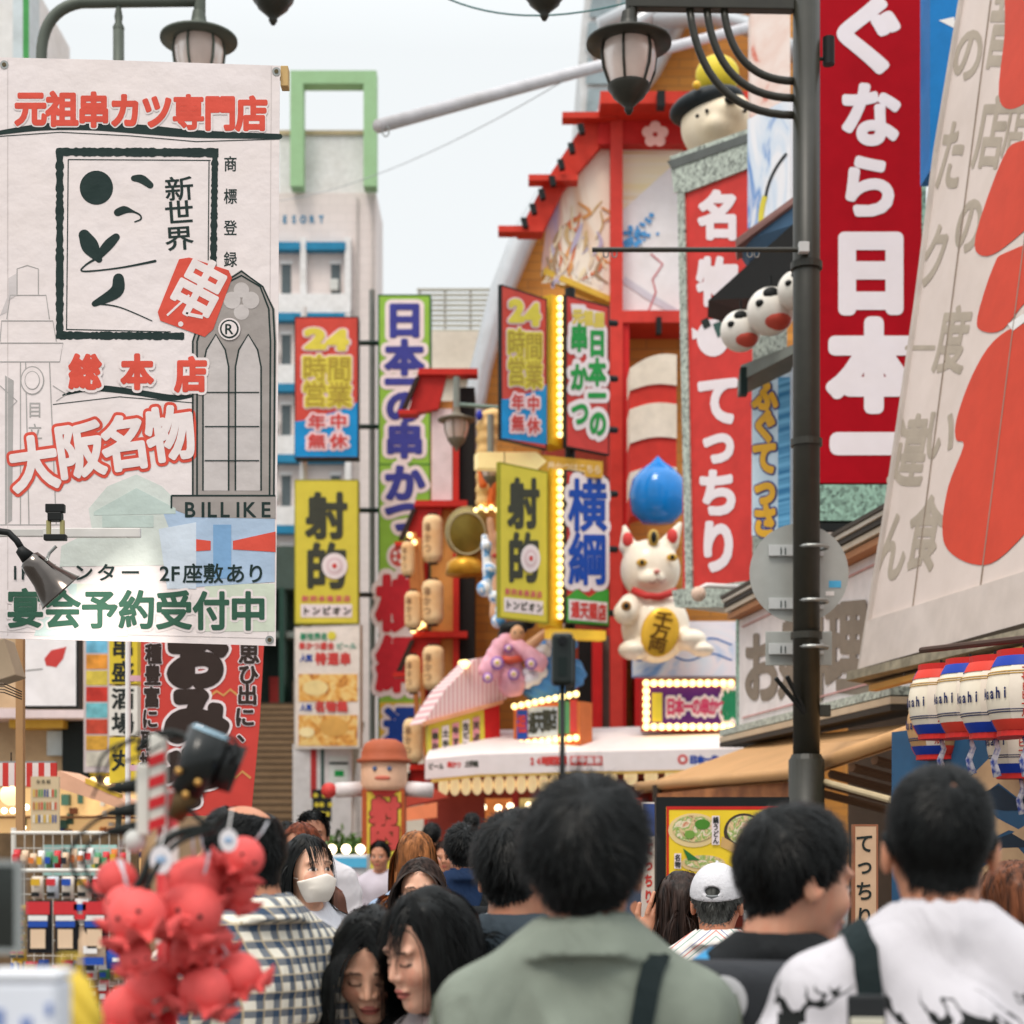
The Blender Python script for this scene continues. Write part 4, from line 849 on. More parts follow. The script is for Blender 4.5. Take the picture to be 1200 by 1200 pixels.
rt.poly('crest', WCH, arc(836, 396, 19, 22, 0, 345, 20), 2); rt.poly('crest_back', mat((60, 90, 84), .5), [(836, 380), (846, 376), (850, 388), (842, 396)], 4); rt.poly('crest_stroke', INK, [(822, 376), (830, 372), (834, 382), (826, 386)], 4); rt.poly('crest_tail', WCH, [(818, 388), (811, 384), (812, 398), (818, 396)], 2)
rt.done()
wl_ = empty('wall_lamp', P(820, 700, 16.8), 'small white swan neck lamp under the brush kana sign', 'lamp'); kx = 16.8 / F
MB().add(tube([(0, 0, 10 * kx), (8 * kx, 0, 14 * kx), (60 * kx, .1, 13 * kx)], 3 * kx, 8), 0, True).build('arm', WHITE, wl_); MB().add(ball((-2 * kx, -.05, 3 * kx), (9 * kx, 9 * kx, 9 * kx), 14, 8), 0, True).build('lamp_head', mat((220, 190, 170), .4), wl_)
pk = Board('pink_panel', 'pale panel with a red swirling print at the top of the street', 'sign', 880, 926, 12, 160, 17.5); pk.panel(noise_mat('meat_print', [(.35, (232, 216, 208)), (.55, (224, 196, 184)), (.62, (206, 110, 90)), (.75, (232, 206, 196))], 2.2, 4, (1, .6, 1), 2), .2); pk.done()
bl = Board('blue_print_panel', 'white panel with blue brush streaks behind the curved struts', 'sign', 876, 926, 140, 268, 16.9, 16.4)
bl.panel(noise_mat('blue_streak_print', [(.4, (232, 232, 236)), (.5, (206, 218, 232)), (.58, (96, 140, 200)), (.66, (230, 230, 234))], 3, 4, (1, .3, 1), 1), .2); bl.line('black_line', BLACK, bez((922, 180), (900, 205), (897, 235), 8), 3, 2); bl.line('yellow_line', YEL, bez((897, 230), (890, 250), (893, 268), 8), 6, 2); bl.done()
# captain's head statue
k = 18.6 / F; cp = empty('seal_statue', P(845, 186, 18.6), 'white seal head statue wearing a black peaked cap', 'statue')
def sx(px, py, dy=0): return np.array(((px - 845) * k, dy, (186 - py) * k))
sdf_part('head', lambda p: smin(smin(ell(p, sx(842, 148), (44 * k, .36, 42 * k)), ell(p, sx(848, 146, -.3), (18 * k, .16, 14 * k)), .06), ell(p, sx(838, 160, -.28), (16 * k, .15, 12 * k)), .06), (-.6, -.6, -.2), (.6, .5, 1.0), .02, noise_mat('seal_paint', [(.35, (236, 222, 198)), (.7, (226, 206, 170))], 2), cp)
MB().add(ball(sx(842, 122, .02), (45 * k, .4, 17 * k), 28, 12), 0, True, Matrix.Rotation(R(-12), 4, 'Y')).build('cap', mat((36, 42, 46), .5), cp)
MB().add(ball(sx(812, 118, -.38), (5 * k, .04, 5 * k), 12, 8), 0, True).build('cap_badge', GOLD, cp); MB().add(ball(sx(842, 84, .1), (26 * k, .2, 24 * k), 20, 12), 0, True).build('yellow_top', mat((222, 200, 60), .5), cp)
MB().add(ball(sx(850, 140, -.5), (8 * k, .06, 5 * k), 14, 8), 0, True).build('nose', BLACK, cp)
for (ex, ey) in ((824, 146), (864, 136), (813, 152), (868, 146)): MB().add(ball(sx(ex, ey, -.35), 2.4 * k, 8, 6), 0, True).build('eye', BLACK, cp)
# black eave with painted globe lanterns
ev = empty('eave', P(885, 425, 14.6), 'dark tiled eave slanting down with painted round lanterns under it', 'eave')
E0 = ev.location
def eq(px, py, Y): return P(px, py, Y) - E0
MB().add(hexa([eq(864, 284, 15.4), eq(934, 232, 14.2), eq(934, 262, 14.2), eq(878, 306, 15.4)], (.05, .3, 0))).build('fascia', mat((60, 96, 128), .6), ev)
MB().add(hexa([eq(862, 280, 15.3), eq(936, 226, 14.1), eq(936, 234, 14.1), eq(864, 288, 15.3)], (.05, .4, 0))).build('ridge_edge', mat((150, 110, 104), .6), ev)
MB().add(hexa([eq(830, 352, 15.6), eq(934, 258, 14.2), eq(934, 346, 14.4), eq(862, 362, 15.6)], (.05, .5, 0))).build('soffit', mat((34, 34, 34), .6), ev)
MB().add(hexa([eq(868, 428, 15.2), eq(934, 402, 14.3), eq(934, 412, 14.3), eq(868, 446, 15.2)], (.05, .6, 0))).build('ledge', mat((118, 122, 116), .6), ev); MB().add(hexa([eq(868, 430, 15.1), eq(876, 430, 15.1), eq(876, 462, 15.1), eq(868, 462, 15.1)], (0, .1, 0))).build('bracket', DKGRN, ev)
for i, (x, y, r_, lab) in enumerate(((868, 388, 24, 'leftmost of the white painted globe lanterns under the dark eave'), (903, 365, 28, 'middle white globe lantern with black patches under the dark eave'), (934, 340, 23, 'white globe lantern half hidden behind the lamp post'))):
    kx = (14.9 - .3 * i) / F; o = empty('globe_lantern', P(x, y + r_, 14.9 - .3 * i), lab, 'lantern', 'painted globe lanterns'); c = np.array((0, 0, r_ * kx))
    MB().add(ball(c, r_ * kx, 24, 16), 0, True).build('shade', mat((232, 226, 218), .35), o); q = r_ * kx
    for (dx, dz_, sz) in ((-.1, .5, .34), (.5, .45, .3), (-.55, .1, .2)): MB().add(ball(c + np.array((dx * q, -math.sqrt(max(.05, 1 - dx * dx - dz_ ** 2)) * q * .93, dz_ * q)), (sz * q, .16 * q, sz * q * .8), 14, 8), 0, True).build('black_patch', BLACK, o)
    MB().add(ball(c + np.array((.1 * q, -.2 * q, -.42 * q)), (.74 * q, .74 * q, .5 * q), 18, 10), 0, True).build('red_belly', mat((200, 84, 70), .5), o)
    MB().add(tube([c + np.array((0, 0, q)), c + np.array((0, 0, q * 1.5))], .01, 6)).build('hanger', BLACK, o)
yl2 = Board('blue_vertical_sign', 'narrow white and blue sign with yellow squiggled characters beside the lamp post', 'sign', 881, 926, 442, 628, 15.8, 15.4)
yl2.panel(mat((206, 226, 240), .5), .2); yl2.rect('blue_edge', noise_mat('blue_slats', [(.4, (40, 120, 170)), (.6, (110, 180, 220))], 8, 2, (.05, 2, 1)), 912, 442, 926, 625, 1)
for i, c in enumerate('ふぐてっさ'): yl2.ch('lettering_outline', mat((60, 70, 140), .5), c, 897, 462 + 37 * i, 30, 40, .12, 2); yl2.ch('yellow_lettering', mat((232, 176, 50), .5), c, 897, 462 + 37 * i, 30, 40, .07, 4)
yl2.done()
bg_ = Board('vertical_banner_sign', 'deep red vertical sign with fat white characters right of the lamp post', 'sign', 957, 1082, -90, 566, 13.5)
bg_.panel(DRED, .5); bg_.rect('mosaic_foot', GRANG, 957, 568, 1082, 610, 1, .5); bg_.rect('foot_base', BLACK, 955, 613, 1082, 622, 3, .6)
bg_.rect('mosaic_frame', GRANG, 948, -90, 957, 622, 2, .55); bg_.poly('mosaic_frame', GRANG, [(1080, -90), (1094, -90), (1086, 160), (1082, 420), (1082, 566), (1080, 566)], 2, .5)
for c, x, y, w_, h_ in (('ぐ', 1016, 40, 100, 96), ('な', 1020, 134, 74, 78), ('ら', 1018, 218, 74, 78), ('日', 1020, 318, 96, 100), ('本', 1024, 428, 106, 108), ('一', 1022, 521, 90, 96), ('な', 1020, -60, 80, 80)):
    bg_.ch('white_lettering', WCH, c, x, y, w_, h_, .05 if c in 'ぐなら' else .07 if c != '一' else .1, 2)
bg_.done()
bb = Board('blue_box_sign', 'bright blue sign edge with a white star point behind the white roof sign', 'sign', 1090, 1140, -90, 200, 12.4); bb.panel(mat((22, 120, 190), .5), .3); bb.poly('star_point', WHITE, [(1100, 24), (1118, 20), (1120, 34)], 1); bb.done()
# restaurant wall behind
rw = ground_board('restaurant_front', 'dark wooden restaurant front behind the white signs', 'restaurant', 862, 1500, 560, 17.6, 10.2)
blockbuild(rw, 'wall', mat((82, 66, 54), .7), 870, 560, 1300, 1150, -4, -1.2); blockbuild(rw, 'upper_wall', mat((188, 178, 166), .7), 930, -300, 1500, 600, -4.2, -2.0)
blockbuild(rw, 'opening_shade', mat((36, 28, 24), .8), 960, 880, 1260, 1140, -1.25, -1.15)  # solid dark sheet on the wall, painted shade of the open front
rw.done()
rs_ = Board('shop_sign', 'white sign with large grey brown characters in a mosaic frame, partly behind the post', 'sign', 866, 1075, 727, 855, 16.2, 11.6, 'lettered shop front boards')
rs_.panel(mat((228, 218, 216), .5), .4); GB = mat((132, 118, 104), .6)
for y0a, y1a, m_, z in ((855, 862, GRAN, 14), (864, 873, mat((190, 170, 146), .6), 20), (875, 880, mat((60, 52, 44), .6), 26)): pass
Hs = rs_.H
rs_.add('mosaic_frame', GRANG, box(-rs_.W / 2 - .04, Hs / 2, -.06, .08, Hs + .1, .14))
for z0, th, m_ in ((-.035, .06, GRAN), (-.1, .05, mat((196, 176, 150), .6)), (-.15, .04, mat((54, 48, 42), .6))): rs_.add('lower_moulding', m_, box(0, z0, .04, rs_.W, th, .3))
for z0, th, m_ in ((Hs + .03, .05, mat((176, 120, 80), .6)), (Hs + .09, .04, mat((206, 190, 170), .6)), (Hs + .135, .035, mat((60, 54, 48), .6)), (Hs + .175, .03, mat((206, 196, 182), .6)), (Hs + .21, .03, mat((70, 62, 54), .6))): rs_.add('upper_moulding', m_, box(0, z0, .02, rs_.W, th, .16 + (z0 - Hs) * .8))
for zz in (.1, Hs - .08): rs_.add('red_line', mat((206, 150, 146), .5), box(0, zz, .01, rs_.W - .3, .012, .01))
for c, x, y, w_, h_ in (('お', 893, 782, 46, 88), ('好', 932, 775, 40, 94), ('料', 945, 765, 52, 112), ('理', 992, 758, 52, 118)): rs_.ch('lettering', GB, c, x, y, w_, h_, .04, 3)
for zx in range(4): pass
rs_.done()
# large white sloping roof sign: a plane through three points
a = P(1009, 790, 11.3); b = P(1235, 724, 8.85); b.z = a.z; X = (b - a); Wd = X.length; X.normalize(); t_ = P(1128, 0, 11.3); t_ = Vector((a.x, a.y, 0)) + Vector((.62, .12, 0)); up_ = (Vector((t_.x, t_.y, a.z + 4.6)) - a).normalized()
up_ = (up_ - X * up_.dot(X)).normalized()
ra = Board('roof_sign', 'huge white sloping roof sign with grey characters and red brush strokes', 'sign', 0, 0, 0, 0, 11, O=a + X * Wd / 2, X=X, U=up_); ra.W, ra.H = Wd, 6.6
CLOTH = mat((218, 202, 194), .6, var=.04, scale=2); GC = mat((176, 162, 146), .6); REDB = mat((208, 70, 48), .6, var=.05)
lft = [(1009, 788), (1040, 600), (1075, 360), (1098, 180), (1128, 0), (1146, -120)]
q = [ra.hit(*p) for p in lft]
outl = [(q[0][0], q[0][1])] + q[1:] + [(Wd / 2 + 1.5, q[-1][1]), (Wd / 2 + 1.5, q[0][1])]
ra.add('canvas', CLOTH, prism(outl, -.12, 0)); ra.add('lower_hem', mat((208, 194, 186), .55, var=.06), box(.75, .17, .012, Wd + 1.5 - .02, .36, .024)); ra.add('gutter', mat((150, 140, 120), .7, var=.3, scale=12), box(.75, -.03, .0, Wd + 1.5, .06, .2))
for xx in (-.55, .35, 1.1): ra.add('seam', mat((150, 136, 124), .6), box(xx, 2.6, .004, .008, 5.4, .008))
ra.add('edge_tube', mat((190, 178, 170), .5), tube([(*p, .0) for p in q], .03, 8))
for c, x, y, w_, h_, sh in (('の', 1135, 62, 44, 90, .25), ('た', 1115, 182, 38, 110, .25), ('ク', 1096, 300, 36, 100, .25), ('一', 1078, 408, 44, 50, .3), ('違', 1066, 528, 52, 108, .22), ('ん', 1046, 640, 44, 110, .25),
                        ('昔', 1176, 30, 44, 130, .25), ('店', 1162, 155, 44, 110, .25), ('の', 1136, 262, 40, 96, .25), ('度', 1116, 398, 46, 100, .22), ('い', 1102, 508, 46, 90, .2), ('食', 1084, 625, 50, 112, .2), ('店', 1190, 150, 30, 90, .2)):
    ra.ch('lettering', GC, c, x, y, w_ * .82, h_ * .82, .03, 1.2, 0, .18)
def blob(pts, part='red_brush', m=REDB, lay=2):
    pts = [np.array(p, float) for p in pts]; o = []; n = len(pts)
    for i in range(n):
        p0, p1, p2, p3 = pts[i - 1], pts[i], pts[(i + 1) % n], pts[(i + 2) % n]
        for t in (0, .25, .5, .75): o.append(tuple(.5 * (2 * p1 + (p2 - p0) * t + (2 * p0 - 5 * p1 + 4 * p2 - p3) * t * t + (3 * p1 - p0 - 3 * p2 + p3) * t ** 3)))
    ra.poly(part, m, o, lay)
blob([(1183, -40), (1178, 40), (1171, 110), (1184, 128), (1210, 112), (1230, 60), (1230, -40)]); blob([(1196, 166), (1176, 185), (1144, 276), (1152, 300), (1180, 288), (1225, 240), (1225, 170)])
blob([(1180, 296), (1165, 312), (1146, 372), (1152, 388), (1176, 386), (1205, 352), (1240, 340), (1240, 280)])
blob([(1200, 380), (1165, 400), (1140, 440), (1122, 490), (1121, 515), (1130, 522), (1112, 570), (1105, 618), (1112, 645), (1140, 661), (1170, 656), (1215, 610), (1250, 560), (1250, 380)])
ra.poly('white_gap', WHITE, [(1182, 380), (1200, 368), (1206, 374), (1188, 388)], 3)
ra.done()
uw = empty('awning_soffit', P(1100, 800, 10.4), 'dark plank soffit with an ochre edge under the white roof sign', 'eave')
MB().add(hexa([P(1012, 800, 11.2) - uw.location, P(1240, 742, 8.7) - uw.location, P(1240, 742, 8.7) - uw.location + Vector((1.6, .2, 0)), P(1012, 800, 11.2) - uw.location + Vector((1.6, .2, 0))], (0, 0, .1))).build('board', mat((64, 54, 44), .7), uw); MB().add(hexa([P(1018, 803, 11.1) - uw.location, P(1240, 746, 8.65) - uw.location, P(1240, 752, 8.65) - uw.location, P(1018, 810, 11.1) - uw.location], (.06, .03, 0))).build('edge_strip', mat((214, 160, 80), .5), uw)
# tan canopy
TAN = mat((206, 158, 108), .55, var=.06, scale=3, bump=.1, bscale=30)
cn = empty('canopy', P(900, HZ + CZ * F / 13, 13), 'tan canvas canopy with rounded edge over the food menu board', 'canopy')
def cq(px, py, Y): return P(px, py, Y) - cn.location
A_, B_, C_, D_, E_ = cq(748, 922, 15.2), cq(930, 906, 11.8), cq(1085, 852, 9.3), cq(900, 866, 15.5), cq(1090, 846, 11.2)
MB().add(([A_, B_, D_], [(0, 1, 2)])).add(([B_, C_, E_, D_], [(0, 1, 2, 3)])).add(([A_ - Vector((0, 0, .06)), B_ - Vector((0, 0, .06)), D_ - Vector((0, 0, .06))], [(2, 1, 0)])).add(([p - Vector((0, 0, .06)) for p in (B_, C_, E_, D_)], [(3, 2, 1, 0)])).build('canvas', TAN, cn)
MB().add(tube([A_, A_.lerp(B_, .5), B_, B_.lerp(C_, .5), C_], .045, 10), 0, True).build('edge_roll', TAN, cn)
WOOD = noise_mat('wood_grain', [(.3, (116, 66, 38)), (.7, (176, 112, 66))], 6, 4, (.15, 1, 1))
MB().add(hexa([cq(770, 930, 14.4), cq(935, 914, 11.9), cq(935, 936, 11.9), cq(770, 946, 14.4)], (.05, .12, 0))).build('front_beam', WOOD, cn)
for i in range(7):
    t = i / 6; a = B_.lerp(C_, t); MB().add(tube([a - Vector((0, 0, .09)), a + Vector((1.3, 1.0, -.35))], .03, 6)).build('rafter', mat((96, 66, 44), .7), cn)
MB().add(tube([cq(966, 916, 10.9), cq(1046, 938, 9.4)], .02, 8)).build('brace', mat((196, 176, 140), .5), cn)
for p in ((770, 14.6), (1080, 9.6)): MB().add(tube([Vector((cq(p[0], 900, p[1]).x, cq(p[0], 900, p[1]).y, 0)), cq(p[0], 920 if p[0] < 900 else 870, p[1])], .04, 8)).build('post', mat((60, 50, 42), .6), cn)
# food menu boards
fm = Board('menu_board', 'black framed yellow menu board with photos of hot pot bowls', 'menu board', 769, 925, 934, 1066, 8.6)
fm.panel(mat((228, 196, 50), .45, emit=.12), .1, BLACK, .05); 
for r in ((781, 945, 914, 949), (781, 949, 784, 1058), (781, 1054, 914, 1058)): fm.rect('red_border', mat((200, 44, 36), .5), *r, 1)
food = noise_mat('hot_pot_print', [(.3, (120, 80, 40)), (.42, (226, 196, 150)), (.52, (120, 160, 60)), (.6, (236, 220, 190)), (.72, (196, 110, 70))], 30, 4, dist=.6)
for (x, y, rx_, ry_, rim) in ((813, 973, 30, 20, (232, 206, 150)), (872, 975, 24, 22, (70, 60, 52)), (824, 1012, 26, 10, (226, 196, 140)), (880, 1020, 22, 14, (232, 226, 214))):
    fm.disc('bowl', mat(rim, .5), x, y, rx_, ry_, 2); fm.disc('bowl_food', food, x, y - 2, rx_ * .84, ry_ * .78, 4)
fm.disc('greens', mat((80, 140, 50), .5), 823, 966, 9, 6, 6); fm.disc('greens', mat((120, 160, 70), .5), 808, 978, 6, 5, 6); fm.poly('leaf', mat((50, 120, 60), .5), [(800, 994), (820, 1008), (806, 1008)], 6)
fm.rect('white_tag', HALO, 834, 956, 843, 990, 6); fm.col('lettering', INK, '鍋うどん', 838.5, 957, 989, 7, 8, .03, 8); fm.poly('leaf_plate', mat((210, 170, 110), .5), [(846, 980), (880, 1000), (870, 1004), (844, 992)], 3)
fm.rect('white_tag', HALO, 790, 1000, 798, 1018, 6); fm.col('lettering', INK, '名物', 794, 1001, 1017, 7, 8, .03, 8)
fm.rect('lower_white', HALO, 845, 1046, 913, 1054, 6); fm.done()
fm2 = Board('menu_board', 'white poster with red characters left of the black menu board', 'menu board', 752, 768, 940, 1090, 9.0); fm2.panel(mat((226, 214, 208), .5), .05); fm2.rect('blue_top', mat((60, 80, 140), .5), 753, 942, 767, 980, 1); fm2.col('red_lettering', RTX, 'てっちり', 760, 985, 1060, 11, 16, .05, 1); fm2.done()
wd_ = Board('wooden_sign', 'narrow wooden plank sign with black brush kana between the two men', 'sign', 1000, 1029, 966, 1110, 7.2); wd_.panel(mat((214, 178, 146), .6, var=.1, streak=.1), .04, mat((150, 96, 70), .6), .008)
for c, y in (('て', 988), ('っ', 1014), ('ち', 1044), ('り', 1074)): wd_.ch('lettering', INK, c, 1013, y, 22, 24, .02, 2)
wd_.done()
# mountain curtain
mc = Board('mountain_curtain', 'dark blue curtain printed with tan snow capped peaks', 'curtain', 1045, 1290, 858, 1300, 8.4, 6.9)
mc.panel(noise_mat('indigo_cloth', [(.3, (22, 66, 100)), (.7, (34, 88, 126))], 3), .03)
PEAK = mat((204, 166, 128), .6, var=.1); PKD = mat((30, 44, 60), .6)
for (x, y, s) in ((1178, 905, 1.25), (1150, 962, .9), (1186, 1010, .95), (1120, 1060, .9), (1240, 960, 1.0), (1230, 1080, 1.0)):
    mc.poly('peak', PEAK, [(x - 62 * s, y + 22 * s), (x - 30 * s, y + 2 * s), (x - 8 * s, y - 20 * s), (x + 4 * s, y - 22 * s), (x + 20 * s, y - 4 * s), (x + 62 * s, y + 18 * s), (x + 36 * s, y + 12 * s), (x + 12 * s, y + 24 * s), (x - 6 * s, y + 10 * s), (x - 30 * s, y + 28 * s)], 1)
    mc.poly('peak_shade', PKD, [(x - 40 * s, y + 30 * s), (x - 6 * s, y + 12 * s), (x + 12 * s, y + 26 * s), (x + 40 * s, y + 16 * s), (x + 70 * s, y + 34 * s), (x, y + 36 * s)], 1.5)
mc.done()
db = Board('small_red_board', 'scrap of red and white notice under the mosaic foot of the deep red sign', 'sign', 960, 1040, 624, 655, 13); db.panel(mat((222, 206, 196), .5), .1); db.row('red_lettering', RTX, '営業中', 962, 1000, 640, 12, 22, .06, 1); db.disc('black_mark', INK, 1008, 632, 4, 6, 1); db.done()
# beer lanterns
BL = mat((28, 60, 160), .5); CRM = mat((238, 226, 206), .45, var=.05); RDL = mat((214, 64, 50), .5)
def beer(px, py, Y, label, dim=False, sw=0):
    o = empty('beer_lantern', P(px, py + 42, Y), label, 'lantern', 'striped beer lanterns'); r, h = .142, .305; kx = Y / F
    cr = mat((206, 160, 112), .5, var=.08) if dim else CRM  # backlit lantern: its dimness is put into a browner paper colour
    def pr(z0, z1, e=0):
        return [(r * (.62 + .38 * math.sin(math.pi * min(1, max(0, z / h))) ** .75) + e, z) for z in np.linspace(z0 * h, z1 * h, 9)]
    MB().add(lathe(pr(.02, .98), 28), 0, True).build('shade', cr, o)
    for s0, m_ in ((0, BL), (1, RDL), (2, BL), (3, RDL)):
        for z0, z1 in ((.04, .17), (.83, .96)):
            V, Fs = lathe(pr(z0, z1, .003), 28); n = 28; keep = [f for i, f in enumerate(Fs) if ((i % n) * 4 // n + (0 if z0 < .5 else 1)) % 4 == (s0 + sw) % 4]
            MB().add(compact(V, keep), 0, True).build('colour_band', m_, o)
    for zz in (.25, .28, .72, .75): MB().add(lathe([(pr(zz, zz)[0][0] + .002, zz * h), (pr(zz, zz)[0][0] + .0045, zz * h + .002), (pr(zz, zz)[0][0] + .002, zz * h + .005)], 28)).build('thin_line', mat((60, 60, 90), .5) if zz < .5 else mat((190, 150, 80), .5), o)
    for z, rr_ in ((-.01, .1), (h - .015, .1)): MB().add(lathe([(.001, 0), (rr_, 0), (rr_, .028), (.001, .028)], 20, (0, 0, z)), 0).build('cap_ring', mat((200, 44, 40), .5), o)
    for a, txt in ((200, 'Asahi'), (255, 'アサヒビール'), (310, 'Asahi')):
        m = MB(); vert = len(txt) > 5
        for i, c in enumerate(txt):
            V, Fs = glyph(c, .03); sz = .06 if not vert else .036
            u = V[:, 0] * sz * (.8 if vert else .75) + (0 if vert else (i - 2) * .031); v = V[:, 1] * sz + (h * .5 if not vert else h * (.76 - .104 * i))
            rr2 = np.array([r * (.62 + .38 * math.sin(math.pi * min(1, max(0, z / h))) ** .75) for z in v]) + .004 + V[:, 2] * .001
            th_ = R(a) + u / r; m.add((np.stack([rr2 * np.cos(th_), rr2 * np.sin(th_), v], 1), Fs))
        m.build('lettering', mat((30, 40, 90), .5) if not vert else mat((190, 60, 44), .5), o)
        if vert:
            V, Fs = lathe(pr(.1, .9, .002), 28); n = 28; MB().add(compact(V, [f for i, f in enumerate(Fs) if abs(((i % n) + .5) / n * 360 - a) < 20]), 0, True).build('white_panel', mat((236, 222, 206), .5), o)
    MB().add(tube([(0, 0, -.01), (.012, 0, -.05), (-.006, 0, -.1), (.01, 0, -.16)], [.008, .012, .014, .018], 8), 0, True).build('tassel', noise_mat('tassel_cord', [(.4, (226, 220, 226)), (.6, (60, 80, 160))], 30, 2) , o)
    MB().add(tube([(0, 0, h), (0, 0, h + .035)], .006, 6)).build('hanger', BLACK, o)
    return o
for (x, y, Y, lab) in ((1103, 816, 7.5, 'beer lantern at the left end of the front row'), (1137, 814, 7.1, 'beer lantern second from the left end of the row'), (1166, 815, 6.8, 'beer lantern with a cream panel in the middle of the row'), (1200, 812, 6.5, 'beer lantern cut by the right edge of the picture')): beer(x, y + 6, Y, lab, sw=int(x / 32) % 4)
lr_ = empty('lantern_rail', P(1080, 762, 7.7), 'dark rail the beer lanterns hang from under the roof sign', 'rail'); MB().add(tube([(0, 0, 0), P(1260, 742, 6.1) - P(1080, 762, 7.7)], .014, 8)).build('bar', mat((70, 50, 40), .6), lr_)
beer(1099, 846, 8.0, 'brownish shaded beer lantern hanging behind the row', True); beer(1196, 868, 7.3, 'lower beer lantern tucked under the right end of the row')
# ---------------------------------------------------------------- white cloth banner on the left
CL = mat((228, 217, 216), .65, var=.02, scale=3, bump=.35, bscale=9); bn = Board('cloth_banner', 'large white cloth banner with red and black lettering hung by its corner eyelets', 'banner', -4, 328, 68, 753, 6.5)
bn.dz = .0009
def bmat(rgb): return mat(rgb, .65, var=.06, scale=8, bump=.35, bscale=9)
BR, BK, BG = bmat((214, 82, 66)), bmat((30, 48, 46)), bmat((52, 92, 74)); BW = CL
bn.poly('cloth', CL, [(-6, 67), (120, 70), (328, 77), (327, 200), (326, 420), (323, 757), (160, 752), (-6, 748)], 0, .004)
bn.line('hem', bmat((206, 196, 194)), [(318, 78), (314, 755)], .8, 1); bn.line('hem', bmat((206, 196, 194)), [(0, 740), (318, 748)], .8, 1); bn.line('hem', bmat((206, 196, 194)), [(9, 70), (9, 745)], .8, 1)
bn.poly('wave_band', BK, brush([(-3, 156), (50, 149), (110, 148), (170, 152), (230, 157), (328, 160)], [5, 8, 10, 11, 9, 6]), 1); bn.line('wave_line', BK, [(-3, 160), (70, 155), (150, 159), (230, 166), (328, 163)], 1, 1)
for i, c in enumerate('元祖串カツ専門店'): bn.ch('red_outline', BW, c, 36 + 37 * i, 127 + i * .9, 37, 41, .1, 2); bn.ch('red_lettering', BR, c, 36 + 37 * i, 127 + i * .9, 38, 42, .05 if i != 5 else .04, 3)
rr = random.Random(3)
def rough(x0, y0, x1, y1, wd):
    n = 60; pts = [(x0 + (x1 - x0) * i / n, y0 + (y1 - y0) * i / n) for i in range(n + 1)]; return strip(pts, [wd + rr.uniform(-2.2, 1.4) for _ in pts])
for r in ((67, 178, 256, 179, 10), (70, 174, 70, 397, 9), (252, 176, 250, 316, 8), (66, 393, 216, 394, 9)): bn.poly('box_frame', BK, rough(*r), 1)
for r in (((80, 187), (247, 188)), ((80, 187), (78, 387)), ((245, 189), (244, 305)), ((78, 386), (200, 389))): bn.line('box_line', BK, r, 1.2, 1)
bn.disc('brush_lettering', BK, 113, 220, 19.5, 20, 1, 30)
for pts, wd in (([(157, 209), (166, 210), (176, 217)], [7, 10, 8]), ([(138, 249), (146, 246), (156, 248), (164, 252), (165, 257), (158, 260)], [9, 9, 3, 2, 2, 1.5]), ([(99, 276), (106, 289), (116, 304)], [14, 20, 8]), ([(136, 278), (127, 287), (114, 302)], [9, 12, 8]),
                ([(113, 303), (100, 311), (98, 318), (140, 314), (182, 306)], [3, 2, 2, 2, 3]), ([(139, 327), (136, 342), (111, 356)], [13, 15, 7]), ([(112, 356), (140, 360), (178, 376)], [2, 1.5, 1.2])): bn.poly('brush_lettering', BK, brush(pts, wd), 1)
for c, y in (('新', 221), ('世', 249), ('界', 279)): bn.ch('small_lettering', BK, c, 210, y, 35, 30, .014, 1, 4)
for c, y in (('商', 192), ('標', 230), ('登', 267), ('録', 304)): bn.ch('small_lettering', BK, c, 270, y, 16, 19, .012, 1)
# grey arched stand-in panel, pedestal
GR = bmat((158, 150, 146)); GRL = bmat((196, 188, 186))
bn.poly('arch_panel', GR, [(226, 580), (226, 400), (236, 362), (256, 334), (283, 316), (308, 336), (322, 362), (324, 400), (322, 580)], 1)
for o_ in (0, 5): bn.line('arch_line', BK, [(226 + o_, 580), (226 + o_, 400), (238 + o_, 362), (258 + o_ * .6, 334), (283, 318 + o_), (308 - o_ * .6, 336), (320 - o_, 362), (322 - o_, 400), (321 - o_, 580)], 2, 2)
for (x, y, r_) in ((272, 352, 10), (294, 352, 10), (283, 340, 9), (283, 366, 9)): bn.disc('arch_tracery', GRL, x, y, r_, None, 2)
for (x0, x1) in ((238, 268), (276, 306)):
    pts = [(x0, 575), (x0, 430), (x0 + 4, 410), ((x0 + x1) / 2, 392), (x1 - 4, 410), (x1, 430), (x1, 575)]; bn.poly('arch_tracery', GRL, pts, 2); bn.line('arch_line', BK, pts, 1.8, 3)
for y in (460, 500, 540): bn.line('arch_line', BK, [(240, y), (304, y)], 1.2, 4)
bn.poly('pedestal', GR, [(201, 581), (323, 581), (323, 608), (226, 606), (201, 596)], 2); bn.line('arch_line', BK, [(201, 581), (323, 581)], 2, 3); bn.line('arch_line', BK, [(201, 581), (201, 596)], 2, 3)
for i, c in enumerate('BILLIKE'): bn.ch('grey_lettering', BK, c, (223, 238, 249, 264, 279, 293, 312)[i], 597, 24, 25, .02, 3)
